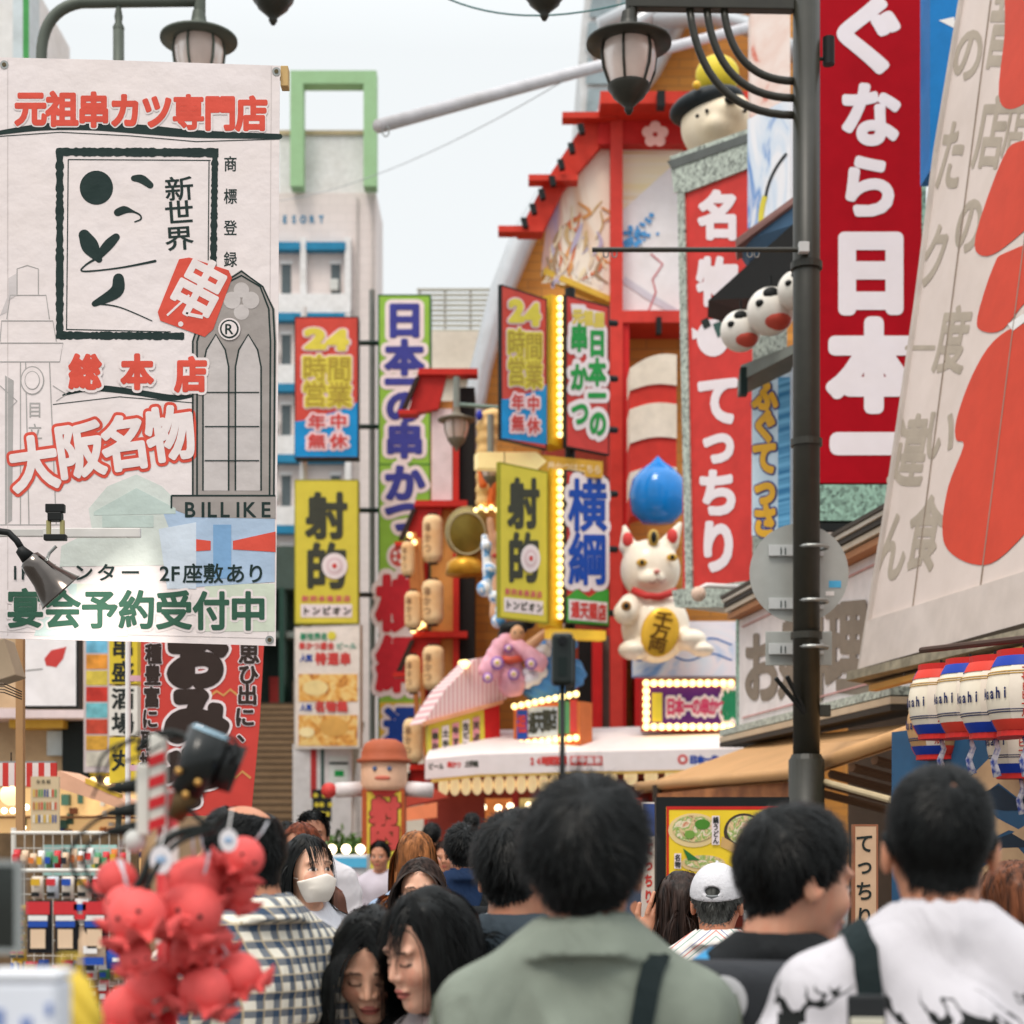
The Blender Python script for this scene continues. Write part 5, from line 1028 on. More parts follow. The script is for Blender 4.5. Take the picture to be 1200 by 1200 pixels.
# seal, mark
bn.poly('red_seal', BR, [(210, 304), (222, 302), (268, 317), (272, 326), (250, 386), (240, 395), (188, 376), (185, 366)], 3); bn.ch('seal_lettering', BW, '串', 234, 338, 60, 74, .03, 4, -28); bn.line('seal_lettering', BW, [(196, 370), (222, 346)], 2.5, 4); bn.line('seal_lettering', BW, [(218, 368), (238, 372)], 4, 4); bn.disc('seal_lettering', BW, 212, 380, 3, 3, 4)
bn.disc('mark_ring', BW, 269, 386, 13, 13, 5); bn.disc('mark_ring', BK, 269, 386, 11, 11, 6); bn.disc('mark_ring', BW, 269, 386, 9, 9, 7); bn.ch('mark_ring', BK, 'R', 269, 386, 17, 17, .02, 8)
bn.poly('wave_band', BK, brush([(74, 463), (110, 455), (160, 460), (200, 466), (226, 464)], [2, 7, 7, 7, 3]), 1); bn.line('wave_line', BK, [(62, 474), (140, 465), (226, 472)], 1, 1)
for c, x, y in (('総', 100, 436), ('本', 161, 436), ('店', 224, 439)): bn.ch('red_outline', BW, c, x, y, 38, 42, .13, 4); bn.ch('red_lettering', BR, c, x, y, 38, 42, .055, 5)
for c, x, y in (('大', 40, 543), ('阪', 94, 527), ('名', 147, 519), ('物', 200, 508)): bn.ch('outline_lettering', BR, c, x, y, 58, 66, .1, 2, 8); bn.ch('outline_fill', BW, c, x, y, 58, 66, .042, 4, 8)
GL_ = bmat((168, 164, 162)); GLW = bmat((206, 198, 198))
for pts in ([(20, 345), (20, 315), (32, 311), (45, 315), (45, 345)], [(8, 374), (12, 346), (54, 346), (58, 374)], [(0, 400), (2, 376), (62, 376), (66, 400)], [(0, 402), (74, 402), (70, 424), (0, 424)], [(24, 424), (24, 615)], [(58, 424), (66, 615)], [(0, 452), (20, 470), (10, 480)], [(66, 470), (78, 462), (62, 452)], [(30, 424), (34, 615)], [(0, 615), (76, 615)]): bn.line('tower_drawing', GL_, pts, 1.1, 1)
bn.poly('tower_shade', GLW, [(0, 370), (8, 366), (10, 352), (20, 346), (20, 320), (10, 326), (10, 345)], 1); bn.poly('tower_shade', GL_, [(6, 440), (16, 446), (14, 610), (6, 615)], 1); bn.disc('tower_drawing', GL_, 38, 446, 14, 17, 1); bn.disc('tower_drawing', BW, 38, 446, 12.6, 15.5, 2); bn.disc('tower_drawing', GL_, 38, 446, 9, 11, 3); bn.disc('tower_drawing', BW, 38, 446, 8, 10, 4)
for c, y in (('目', 480), ('立', 506)): bn.ch('grey_lettering', GL_, c, 41, y, 18, 20, .01, 1)
PG = bmat((206, 212, 206)); PG2 = bmat((188, 202, 196))
bn.poly('pale_house', PG, [(104, 596), (126, 570), (160, 556), (190, 570), (214, 594), (236, 622), (232, 662), (70, 664), (72, 640), (108, 622)], 1); bn.poly('pale_house', PG2, [(110, 600), (160, 572), (206, 596), (206, 602), (110, 604)], 2); bn.rect('pale_house', PG2, 120, 604, 180, 618, 2)
SKB = bmat((172, 192, 216)); bn.poly('blue_scene', SKB, [(188, 592), (230, 606), (322, 606), (322, 682), (196, 690), (206, 640)], 1); bn.poly('blue_scene', bmat((206, 216, 228)), [(186, 620), (230, 612), (230, 690), (196, 690)], 2)
bn.rect('blue_scene', bmat((126, 166, 206)), 250, 615, 271, 678, 3); bn.poly('red_stripe', BR, [(230, 632), (247, 634), (247, 645), (230, 646)], 3); bn.poly('red_stripe', BR, [(273, 634), (323, 623), (323, 647), (273, 644)], 3)
bn.rect('pale_green', bmat((206, 214, 196)), 240, 684, 322, 740, 1); bn.rect('pale_green', bmat((214, 220, 206)), 90, 684, 150, 746, 1); bn.poly('pale_green', bmat((198, 214, 210)), [(60, 684), (90, 684), (90, 746), (40, 745)], 1)
for i, c in enumerate('1Fカウンター'): bn.ch('black_lettering', BK, c, (18, 30, 46, 64, 97, 124, 153)[i] if i < 4 else (82, 98, 125, 153)[i - 3], 671, 24 if i > 1 else 22, 22 if i > 1 else 23, .02 if i > 1 else .01, 4)
for i, c in enumerate('2F座敷あり'): bn.ch('black_lettering', BK, c, (193, 206, 226, 250, 276, 300)[i], 672, 24, 24, .018, 4)
for i, c in enumerate('宴会予約受付中'): bn.ch('green_outline', BW, c, 30 + 43.5 * i, 713 + i * .5, 44, 47, .09, 2); bn.ch('green_lettering', BG, c, 30 + 43.5 * i, 713 + i * .5, 44, 47, .032, 4)
for (x, y) in ((5, 76), (324, 84), (316, 750)): bn.disc('eyelet', STEEL, x, y, 5, 5, 2); bn.disc('eyelet', mat((90, 80, 60), .4, metal=.6), x, y, 2.5, 2.5, 4)
bn.done()
k = 6.5 / F; br = empty('banner_rod', P(334, 92, 6.54), 'yellowed bracket and rod holding the top of the white banner', 'rod')
MB().add(box(0, 0, 0, 9 * k, .05, 24 * k)).build('bracket', mat((196, 164, 110), .5), br, .003); MB().add(tube([(0, .03, 5 * k), (-390 * k, .03, 12 * k)], .011, 10)).build('rod', STEEL, br)
rl = empty('lamp_rail', P(60, 623, 6.3), 'short white rail across the lower banner that a lamp is clamped to', 'rail'); MB().add(box(48 * 6.3 / F, 0, -.005, 114 * 6.3 / F, .02, 11 * 6.3 / F)).build('bar', mat((214, 210, 206), .3), rl, .003)
MB().add(box(-60 * 6.3 / F, 0, -.005, 110 * 6.3 / F, .018, 9 * 6.3 / F)).build('back_bar', mat((200, 196, 192), .3), rl, .003)
# chrome clamp lamp
k = 6.1 / F; cl_ = empty('clamp_lamp', P(62, 640, 6.1), 'chrome clamp lamp with a black clip in front of the white banner', 'lamp')
def lq2(px, py, dy=0): return Vector(((px - 62) * k, dy, (640 - py) * k))
ax = (lq2(80, 706) - lq2(25, 645) + Vector((0, .07, 0))).normalized(); Zr = ax.to_track_quat('Z', 'X').to_matrix().to_4x4(); Zr.translation = lq2(33, 654)
CHR = mat((96, 90, 86), .16, metal=1, var=.25, scale=5)
MB().add(lathe([(9 * k, 0), (13 * k, 2 * k), (15 * k, 12 * k), (18 * k, 28 * k), (28 * k, 52 * k), (30 * k, 54 * k), (27 * k, 52 * k), (17 * k, 28 * k), (14 * k, 12 * k), (.001, 8 * k)], 32), 0, True, Zr).build('shade', CHR, cl_)
MB().add(lathe([(.001, -16 * k), (6 * k, -14 * k), (9 * k, 0), (.001, 1 * k)], 16), 0, True, Zr).build('socket', BLACK, cl_); MB().add(ball((0, 0, 36 * k), (9 * k, 9 * k, 12 * k), 16, 10), 0, True, Zr).build('bulb', mat((255, 236, 206), .3, emit=6, var=.01), cl_)
MB().add(tube([lq2(-30, 610), lq2(-6, 622), lq2(10, 624), lq2(20, 634), lq2(26, 644)], 4 * k, 10), 0, True).build('gooseneck', BLACK, cl_); MB().add(tube([lq2(50, 668), lq2(58, 648), lq2(66, 640)], 2 * k, 8)).build('wire_loop', STEEL, cl_)
MB().add(box(*lq2(65, 596), 22 * k, .03, 10 * k)).add(box(*lq2(65, 606), 16 * k, .04, 10 * k)).add(box(*lq2(65, 630), 26 * k, .03, 7 * k)).build('clip', BLACK, cl_, .003); MB().add(tube([lq2(57, 610), lq2(57, 628)], 3 * k, 8)).add(tube([lq2(73, 610), lq2(73, 628)], 3 * k, 8)).build('screw', mat((170, 160, 110), .3, metal=.8), cl_)
sl = bpy.data.lights.new('clamp_bulb', 'SPOT'); sl.energy = 13; sl.spot_size = R(150); sl.color = (1, .95, .88); sl.shadow_soft_size = .03; slo = bpy.data.objects.new('clamp_bulb', sl); COL.objects.link(slo)
slo.location = cl_.location + lq2(66, 690, -.03); slo.rotation_euler = (P(10, 735, 6.5) - slo.location).to_track_quat('-Z', 'Y').to_euler()

# ---------------------------------------------------------------- red souvenir flag
fg = Board('nobori_flag', 'red flag banner with big brown characters outlined in white', 'banner', 165, 312, 690, 956, 8.8); FR = mat((206, 70, 62), .65, var=.05, bump=.25, bscale=6)
fg.poly('cloth', FR, [(165, 690), (313, 690), (309, 757), (304, 850), (294, 956), (165, 956)], 0, .01); FK = mat((56, 44, 40), .65)
for c, x, y, s in (('お', 230, 772, 72), ('み', 230, 840, 74), ('や', 226, 910, 72), ('げ', 222, 975, 66)):
    if y < 950: fg.ch('big_outline', HALO, c, x, y, s, s, .13, 2); fg.ch('big_lettering', FK, c, x, y, s, s, .085, 4)
for c, x, y in (('思', 292, 766), ('ひ', 291, 790), ('出', 290, 814), ('に', 287, 840), ('、', 290, 858)): fg.ch('small_outline', HALO, c, x, y, 25, 25, .085, 2); fg.ch('small_lettering', FK, c, x, y, 25, 25, .04, 4)
for c, x, y in (('種', 180, 766), ('豊', 179, 791), ('富', 178, 817), ('に', 176, 842), ('取', 175, 868), ('揃', 174, 894)): fg.ch('small_outline', HALO, c, x, y, 20, 25, .085, 2); fg.ch('small_lettering', FK, c, x, y, 20, 25, .04, 4)
for (x, y) in ((262, 812), (276, 908)): fg.line('cloud', mat((214, 150, 90), .6), [(x - 18, y + 5), (x - 8, y - 2), (x, y + 3), (x + 8, y - 4), (x + 18, y + 4)], 3, 1)
fg.done()
fpole = empty('flag_pole', P(150, HZ + CZ * F / 8.85, 8.85), 'thin white pole with pink loops carrying the red flag', 'pole'); MB().add(tube([(0, 0, 0), (0, 0, P(150, 690, 8.85).z)], .014, 10)).build('pole', WHITE, fpole)
for y in (795, 900): MB().add(box(.035, 0, P(150, y, 8.85).z, .08, .01, .03)).build('loop', mat((226, 180, 196), .6), fpole)
# ---------------------------------------------------------------- souvenir shop behind the stall
ss = ground_board('souvenir_shop', 'warmly lit souvenir shop front with yellow trim behind the left stall', 'shop', -400, 165, 640, 17)
blockbuild(ss, 'wall', mat((206, 176, 140), .6, var=.15, scale=1), -400, 640, 165, 1190, -6, -1); blockbuild(ss, 'yellow_trim', mat((222, 176, 70), .5), -10, 836, 55, 848, -1, -.6); blockbuild(ss, 'gap_shade', mat((34, 40, 40), .7), 48, 840, 80, 915, -1, -.8); blockbuild(ss, 'pink_fascia', mat((226, 206, 206), .6), -60, 826, 100, 838, -1, -.4)  # the dark slab paints the shade of a gap beside the trim
blockbuild(ss, 'glow_wall', mat((236, 190, 130), .5, emit=.5, var=.3, scale=2), -60, 920, 140, 1040, -.98, -.9); blockbuild(ss, 'display_case', mat((150, 90, 50), .6), -60, 1040, 150, 1185, -1, -.3)  # back wall glows by itself in place of light inside the shop
blockbuild(ss, 'poster', mat((206, 216, 220), .5), 26, 850, 46, 880, -.98, -.9); blockbuild(ss, 'arrow_trim', mat((226, 190, 60), .5), 78, 850, 100, 905, -.98, -.85); rr = random.Random(12)
for i in range(46):
    x = rr.uniform(-10, 140); y = rr.uniform(925, 1035); w_ = rr.uniform(4, 11); h_ = rr.uniform(5, 14); blockbuild(ss, 'display_goods', mat(((206, 70, 50), (226, 190, 80), (240, 226, 206), (120, 70, 44), (90, 130, 110), (60, 70, 120), (214, 130, 70))[i % 7], .5), x, y, x + w_, y + h_, -.88, -.86 + .02 * (i % 6))
for y in (955, 990, 1022): blockbuild(ss, 'shelf', mat((110, 72, 44), .6), -40, y, 140, y + 3, -.9, -.6)
ss.bulbs([(8 + 17 * i, 916) for i in range(9)], .045, 0)
ss.done()
wfs = Board('shop_sign', 'white framed sign with a small red mark at the top of the souvenir shop', 'sign', 26, 92, 745, 830, 14); wfs.panel(mat((232, 226, 226), .4, emit=.1), .15, BLACK, .02); wfs.poly('red_mark', RTX, [(52, 772), (60, 762), (78, 758), (74, 772), (66, 782), (54, 780)], 1); wfs.line('lettering', DTX, [(30, 786), (50, 784)], 1, 1); wfs.done()
pst_ = Board('poster_strip', 'column of bright food posters between the white sign and yellow signs', 'poster', 98, 128, 745, 905, 15); pst_.panel(mat((206, 190, 190), .5), .1)
for i, c in enumerate(((120, 190, 220), (226, 150, 60), (214, 190, 80), (200, 60, 50), (120, 190, 200), (206, 80, 60), (226, 170, 70), (214, 206, 190))): pst_.rect('poster_panel', mat(c, .5, var=.3, scale=8), 101, 748 + 19 * i, 126, 765 + 19 * i, 1)
pst_.done()
for i, (y0, y1, c, txt, lab) in enumerate(((745, 801, (222, 196, 60), '串盛', 'yellow sign with two black characters at the banner bottom edge'), (804, 862, (226, 222, 214), '酒場', 'white sign with two black characters between two yellow signs'), (864, 918, (226, 196, 60), '丸', 'lower yellow sign behind the black plugs'))):
    b = Board('shop_sign', lab, 'sign', 128, 161, y0, y1, 12.25, group='small stacked signs'); b.panel(mat(c, .5), .15); 
    for j, ch_ in enumerate(txt): b.ch('lettering', INK, ch_, 144, y0 + (y1 - y0) * (j + .5) / len(txt), 27, 26, .03, 1)
    b.done()
ra_ = Board('striped_awning', 'red and white striped awning at the left edge', 'awning', -60, 64, 894, 923, 9)
for i in range(18): ra_.poly('red_stripe' if i % 2 else 'white_stripe', mat((206, 60, 54), .6) if i % 2 else mat((232, 216, 212), .6), [(-60 + 7 * i, 894), (-53 + 7 * i, 894), (-53 + 7 * i, 921 + (i % 2)), (-60 + 7 * i, 921 + (i % 2))], 0, .02)
ra_.add('support_bar', STEEL, box(0, ra_.H, -.03, ra_.W, .02, .04)); ra_.done()
oa = Board('slanted_awning', 'peach coloured awning sloping down to the right behind the stall', 'awning', 60, 150, 905, 990, 11); oa.poly('canvas', mat((228, 176, 146), .6), [(52, 906), (70, 903), (140, 935), (150, 944), (150, 952), (120, 940), (64, 922)], 0, .5); oa.poly('yellow_edge', mat((222, 180, 70), .5), [(100, 912), (140, 930), (140, 935), (100, 918)], 2, .1); oa.done()
o = empty('paper_lantern', P(13, 944, 9.6), 'round glowing lantern under the striped awning', 'lantern'); MB().add(ball((0, 0, .06), .062, 18, 12), 0, True).build('shade', mat((255, 232, 180), .4, emit=.8, var=.03), o); MB().add(tube([(0, 0, .12), (0, 0, .3)], .004, 5)).build('hanger', BLACK, o)
for (x, y) in ((5, 950), (15, 950), (31, 946), (27, 970), (70, 985)): solid_obj('light_bulb', 'small lit bulb under the striped awning', 'bulb', MB().add(ball((0, 0, 0), .018, 12, 8), 0, True), mat((255, 232, 190), .3, emit=4, var=.01), P(x, y, 9.7), 'bulbs under the striped awning')
wpst = empty('wooden_post', P(24, HZ + CZ * F / 7.6, 7.6), 'plain wooden post at the left edge below the banner', 'post'); MB().add(box(0, 0, P(24, 700, 7.6).z / 2, .032, .04, P(24, 700, 7.6).z)).build('shaft', mat((176, 136, 96), .7), wpst)
wb = empty('wooden_box', P(4, 812, 7.0), 'tilted beige wooden box with a wire grip at the left edge', 'box'); MB().add(box(0, 0, .12, .18, .15, .16), 0, False, Matrix.Rotation(R(-18), 4, 'Y')).build('shell', mat((176, 156, 132), .7), wb, .005)
for i in range(4): MB().add(tube([(-.1, -.09, .03 - i * .008), (.03, -.09, .03 - i * .012), (.09, -.05, .0 - i * .01)], .003, 6)).build('wire', mat((70, 60, 52), .4, metal=.6), wb)
# ---------------------------------------------------------------- stall: wire rack with snack packs
k = 4.0 / F; st_ = empty('wire_rack', P(80, HZ + CZ * F / 4.0, 4.0), 'white wire display rack hung with little packets', 'rack')
def rq_(px, py, dy=0): v = P(px, py, 4.0) - st_.location; v.y += dy; return v
WM = mat((222, 218, 210), .35); mb = MB()
for x in range(18, 150, 11): mb.add(tube([rq_(x, 976), rq_(x, 1300)], .0011, 5))
for y in list(range(976, 1300, 18)): mb.add(tube([rq_(16, y), rq_(150, y)], .0011, 5))
mb.build('grid', WM, st_); MB().add(tube([rq_(16, 976, -.02), rq_(155, 976, -.02)], .004, 8)).add(tube([rq_(16, 1019, -.12), rq_(165, 1019, -.12)], .0045, 8)).build('front_rail', WM, st_)
for x in (16, 150): MB().add(tube([rq_(x, 970), Vector((rq_(x, 976).x, 0, 0))], .006, 8)).build('upright', WM, st_)
MB().add(tube([rq_(36, 1019, -.12), rq_(36, 1140, -.12)], .004, 8)).build('upright', WM, st_)
BKD = mat((46, 40, 36), .7); MB().add(hexa([rq_(-80, 976, .1), rq_(150, 976, .1), rq_(150, 1300, .1), rq_(-80, 1300, .1)], (0, .02, 0))).build('back_board', mat((120, 96, 70), .7, var=.4, scale=20), st_)
solid_bag = []
PK = dict(red=mat((206, 50, 56), .4, coat=.3), blk=mat((30, 32, 40), .35, coat=.3), blu=mat((40, 80, 170), .4), skn=mat((226, 196, 166), .5), whi=WHITE, yel=mat((214, 170, 50), .5))
def packet(px, py, w_, h_, scheme, lab, name='snack_packet', cat='packet', grp='packets on the wire rack', Y=3.86):
    kx = Y / F; o = empty(name, P(px, py + h_ / 2, Y), lab, cat, grp); W, H = w_ * kx, h_ * kx
    prof = [(0, .001), (.08, .004), (.3, .014), (.6, .016), (.9, .006), (1, .001)]; V, Fs = [], []
    for f, t in prof:
        for s in np.linspace(-.5, .5, 5): V.append((s * W, -t * (1 - 3 * s * s), f * H))
    for i in range(5):
        for j in range(4): a = i * 5 + j; Fs.append((a, a + 1, a + 6, a + 5))
    MB().add((V, Fs), 0, True).add(([(x, .004, z) for x, y, z in V], [f_[::-1] for f_ in Fs]), 0, True).build('wrapper', scheme[0], o)
    for (z0, z1, m_, ww) in scheme[1]: MB().add(box(0, -.0185, H * (z0 + z1) / 2, W * ww, .002, H * (z1 - z0))).build('printed_band', m_, o)
    return o
sch = (PK['blk'], ((.74, .98, PK['red'], .98), (.62, .72, PK['whi'], .8), (.5, .61, PK['blu'], .8), (.1, .46, PK['skn'], .62)))
for i, (x, lab) in enumerate(((47, 'black snack packet with red header, leftmost on the wire rack'), (79, 'black snack packet with red header in the middle of the wire rack'), (113, 'black snack packet with red header, rightmost, partly behind the octopus toys'))): packet(x, 1086, 28, 62, sch, lab)
packet(108, 1108, 32, 44, (PK['skn'], ((.0, .2, PK['blu'], 1.0), (.3, .5, PK['whi'], .5))), 'beige packet with a blue foot under the right snack packet'); packet(138, 1124, 26, 22, (PK['blu'], ((.4, .6, PK['whi'], .3),)), 'blue cloth pouch beside the beige packet', 'blue_pouch', 'pouch')
packet(96, 1068, 16, 30, (PK['whi'], ((.2, .4, PK['red'], .9), (.55, .8, PK['blu'], .9))), 'striped red white and blue packet behind the others')
for i, x in enumerate((44, 62, 80, 98, 116, 132)): packet(x, 1040, 13, 26, (mat(((220, 206, 190), (200, 206, 214), (226, 214, 200))[i % 3], .4), ((.6, .9, (PK['yel'], PK['red'], PK['blu'])[i % 3], .8), (.1, .3, BLACK, .7))), 'small charm card on the upper wire rack rail', 'charm_card', 'card', 'charm cards on the rack')
for i in range(8): packet(18 + (i % 2) * 9, 1068 + 17 * (i // 2), 8, 15, (PK['yel'], ((.3, .5, BLACK, .9), (.6, .75, PK['red'], .9))), 'tiny yellow strip packet at the left side of the rack', 'strip_packet', 'packet', 'tiny yellow packets')
rr = random.Random(31); GOODS = [PK['red'], PK['blu'], PK['yel'], PK['whi'], PK['skn'], mat((90, 150, 110), .5), mat((214, 120, 60), .5), PK['blk']]
for i in range(26):
    x = 22 + (i % 9) * 14.5; y = 1138 + (i // 9) * 26; packet(x + rr.uniform(-2, 2), y + rr.uniform(-3, 3), rr.uniform(10, 14), rr.uniform(18, 26), (rr.choice(GOODS), ((.55, .85, rr.choice(GOODS), .85), (.15, .4, rr.choice(GOODS), .6))), 'small bright souvenir packet on the lower part of the wire rack', 'souvenir_packet', 'packet', 'small souvenir packets low on the rack', 3.93)
for i in range(14): packet(20 + i * 9.5, 1006 + rr.uniform(-3, 3), 7.5, rr.uniform(14, 24), (rr.choice(GOODS), ((.3, .7, rr.choice(GOODS), .8),)), 'tiny keyring card along the top rail of the wire rack', 'keyring_card', 'card', 'tiny keyring cards on the top rail', 3.97)
tp = Board('turquoise_poster', 'pale turquoise card with black kana at the back of the wire rack', 'card', 50, 136, 990, 1026, 4.05); tp.panel(mat((176, 220, 214), .5), .01); tp.row('lettering', INK, 'ちいかわ', 70, 112, 997, 10, 10, .02, 1); tp.disc('blue_shape', mat((110, 180, 214), .5), 68, 1012, 9, 8, 1); tp.disc('white_shape', WHITE, 92, 1014, 9, 8, 1); tp.disc('yellow_shape', mat((214, 204, 90), .5), 116, 1012, 9, 9, 1); tp.done()
pc = Board('price_card', 'upright beige card with rows of small coloured marks on the rack', 'card', 36, 69, 910, 976, 4.02); pc.panel(mat((206, 184, 150), .6), .01); rr = random.Random(9)
for r_ in range(3):
    for c_ in range(9): pc.rect('colour_mark', mat(((206, 70, 60), (60, 90, 150), (90, 150, 90), (220, 180, 70), (190, 110, 60), (232, 226, 216))[rr.randrange(6)], .5), 39 + 3.2 * c_, 925 + 15 * r_, 40.6 + 3.2 * c_, 934 + 15 * r_, 1)
pc.row('lettering', DTX, 'お名前', 42, 60, 916, 5, 5, .02, 1); pc.done()
# near blurred things
mi = Board('small_mirror', 'grey framed tilted mirror close by at the left edge', 'mirror', -30, 24, 1008, 1118, 1.9); mi.panel(mat((70, 74, 72), .1, metal=.9), .01, mat((150, 156, 156), .4), .006); mi.done()
wbx = empty('white_box', P(32, 1250, 1.7), 'white box with faint blue print close by at the bottom left', 'box'); MB().add(box(0, 0, .045, .075, .06, .085)).build('shell', mat((222, 226, 236), .5), wbx, .006)
for (x, z, sx_, sz_) in ((-.02, .05, .012, .02), (.008, .04, .01, .024), (.03, .06, .006, .012)): MB().add(box(x, -.0312, z, sx_, .002, sz_)).build('blue_print', mat((120, 140, 190), .5), wbx)
MB().add(box(0, .0, .0925, .078, .064, .008)).build('lid', mat((228, 230, 236), .5), wbx, .003)
yr = empty('yellow_bag', P(82, 1262, 1.9), 'blurred yellow plastic bag beside the white box', 'bag'); sdf_part('shell', lambda p: ell(p, (0, 0, .06), (.035, .02, .062)) + .002 * np.sin(300 * p[..., 0] + 200 * p[..., 2]), (-.06, -.04, -.02), (.06, .04, .14), .004, mat((222, 190, 70), .5), yr); MB().add(tube([(-.012, 0, .11), (-.01, 0, .135), (.01, 0, .135), (.012, 0, .11)], .003, 6)).build('handle', mat((222, 190, 70), .5), yr)
# ---------------------------------------------------------------- octopus toy stand
YO = 2.6; k = YO / F; po = empty('striped_pole', P(196, HZ + CZ * F / YO, YO + .05), 'red and white striped pole behind the octopus toys', 'pole'); zt = P(196, 900, YO).z; n = 60
spm = node_mat('barber_stripe', lambda nt, b: (lambda w_: ramp(nt, w_.outputs[0], [(.49, (230, 222, 214)), (.51, (204, 44, 48))]))((lambda n_: (nt.links.new(objco(nt, (1, 1, 1), (0, R(28), 0)), n_.inputs['Vector']), n_.inputs['Scale'].__setattr__('default_value', 3.2), n_.__setattr__('bands_direction', 'Z'), n_)[3])(nt.nodes.new('ShaderNodeTexWave'))), .5)
MB().add(tube([(0, 0, 0), (0, 0, zt)], .017, 16), 0, True).build('shaft', spm, po); MB().add(tube([(0, 0, 0), (0, 0, .02)], .16, 24)).build('foot', BLACK, po)
MB().add(tube([(0, 0, zt - .12), (.03, -.03, zt - .14)], .002, 6)).build('peg', STEEL, po)
for i, (dx, dy, z) in enumerate(((.1, 0, -.12), (-.09, -.02, -.16), (.02, -.1, -.13), (.06, .06, -.15), (-.05, .05, -.2), (.1, -.04, -.28), (-.1, -.03, -.3), (.0, -.1, -.32))): MB().add(tube([(0, 0, zt + z), (dx, dy, zt + z)], .002, 6)).build('peg', STEEL, po)
OC = mat((232, 94, 92), .55, var=.06, scale=30, bump=.15, bscale=18)
def octo():
    nu, nv = 48, 26; V, Fs = [], []
    for i in range(nv + 1):
        t = i / nv
        for j in range(nu):
            a = 2 * math.pi * j / nu
            if t < .62: th_ = t / .62 * 2.25; r_ = math.sin(th_); z = .35 + math.cos(th_) * .98
            else:
                s = (t - .62) / .38; r_ = .78 + s * (.5 + .3 * math.cos(8 * a)) ; z = -.27 - .5 * s + .75 * max(0, s - .45) * (1 + .6 * math.cos(8 * a)) + .14 * math.sin(8 * a + 1) * s
            V.append((r_ * math.cos(a), r_ * math.sin(a), z))
    for i in range(nv):
        for j in range(nu): x, y = i * nu + j, i * nu + (j + 1) % nu; Fs.append((x, x + nu, y + nu, y))
    base = nv * nu; V.append((0, 0, -.3)); c = len(V) - 1; Fs += [(base + j, c, base + (j + 1) % nu) for j in range(nu)]
    return V, Fs
og = octo(); proto = None
OCT = [(280, 1008, 25, 25, 'behind the round white tag at the top right of the cluster'), (246, 1022, 20, 190, 'deep in the top of the cluster'), (272, 1042, 26, -25, 'at the right, looking right'), (228, 1040, 31, 150, 'in the middle, turned away'), (150, 1068, 27, 70, 'behind the leftmost smiling one'), (165, 1082, 35, -4, 'smiling, at the left of the cluster'), (222, 1075, 36, 5, 'smiling, in the centre of the cluster'), (136, 1034, 24, 140, 'half hidden by cables at the upper left'), (183, 1165, 33, 160, 'large, low in the cluster'),
       (150, 1190, 30, 60, 'bottom left, leaning out'), (238, 1168, 31, 130, 'low, left of the lone one at the right'), (284, 1146, 27, 200, 'sticking out alone at the lower right'), (225, 1120, 24, 100, 'in the shade in the middle of the cluster'), (160, 1125, 20, 30, 'small, tucked under the left smiling one'), (255, 1105, 20, 250, 'tucked under the centre right')]
rr = random.Random(21)
for i, (x, y, r_, a, lab) in enumerate(OCT):
    if proto is None:
        proto = empty('octopus_toy', (0, 0, 0), 'x', 'toy', 'red octopus toys'); MB().add(og, 0, True).build('body', OC, proto)
        for s in (-1, 1): MB().add(ball((s * .36, -.93, .42), (.085, .06, .085), 12, 8), 0, True).build('eye', BLACK, proto)
        MB().add(lathe([(.2, 0), (.19, .16), (.13, .24), (.08, .2), (.001, .16)], 18), 0, True, Matrix.Translation((0, -.93, .2)) @ Matrix.Rotation(R(90), 4, 'X')).build('snout', OC, proto); MB().add(tube([(0, 0, 1.3), (.05, 0, 1.8), (0, 0, 2.4)], .05, 8), 0, True).build('cord', mat((206, 206, 214), .3), proto); o = proto
    else: o = copy_thing(proto)
    d = rr.uniform(-.05, .05) + (-.06 if 'smiling' in lab else .04); o.location = P(x, y + 4, YO + d); s = r_ * (YO + d) / F; o.scale = (s, s, s); o.rotation_euler = (R(rr.uniform(-8, 14)), R(rr.uniform(-22, 22) + (28 if x > 260 else -14 if x < 160 else 0)), R(a)); o['label'] = 'red rubber octopus toy ' + lab
for (x, y, r_, lab) in ((268, 985, 13, 'white oval tag by the top right octopus toy'), (189, 1008, 16, 'round white tag hanging over the striped pole')):
    o = empty('price_tag', P(x, y + r_, YO - .08), lab, 'tag', 'tags on the octopus stand'); V, Fs = lathe([(.001, 0), (r_ * k, 0), (r_ * k, .002), (.001, .002)], 24); MB().add((V, Fs), 0, False, Matrix.Translation((0, 0, r_ * k)) @ Matrix.Rotation(R(90), 4, 'X') @ Matrix.Scale(.8, 4, (1, 0, 0))).build('card', mat((226, 222, 226), .4), o)
    MB().add(ball((0, -.003, r_ * k), (r_ * k * .4, .001, r_ * k * .3), 12, 8)).build('print', mat((150, 176, 206), .5), o); MB().add(tube([(0, 0, 2 * r_ * k), (0, .03, 2 * r_ * k + .03)], .001, 5)).build('string', WHITE, o)
# power strip with plugs
ps = empty('power_strip', P(184, 985, 2.62), 'white power strip with red diagonal tape and black plugs', 'power strip')
def pq(px, py, dy=0): return Vector(((px - 184) * k, dy, (985 - py) * k))
MB().add(box(*pq(169, 937), 15 * k, .03, 84 * k)).add(box(*pq(186, 915), 18 * k, .028, 110 * k)).build('shell', mat((214, 212, 204), .45), ps, .003)
for y in (890, 915, 940, 965):
    a, b = pq(177, y - 3, -.0145), pq(196, y - 10, -.0145); MB().add(hexa([a, b, b - Vector((0, 0, 12 * k)), a - Vector((0, 0, 12 * k))], (0, -.002, 0))).build('red_tape', mat((200, 44, 50), .45), ps)
CB = mat((26, 30, 28), .45)
for y in (920, 948, 970):
    MB().add(tube([pq(162, y), pq(146, y + 2), pq(126, y + 5)], [9 * k, 8 * k, 4 * k], 12), 0, True).build('plug', CB, ps)
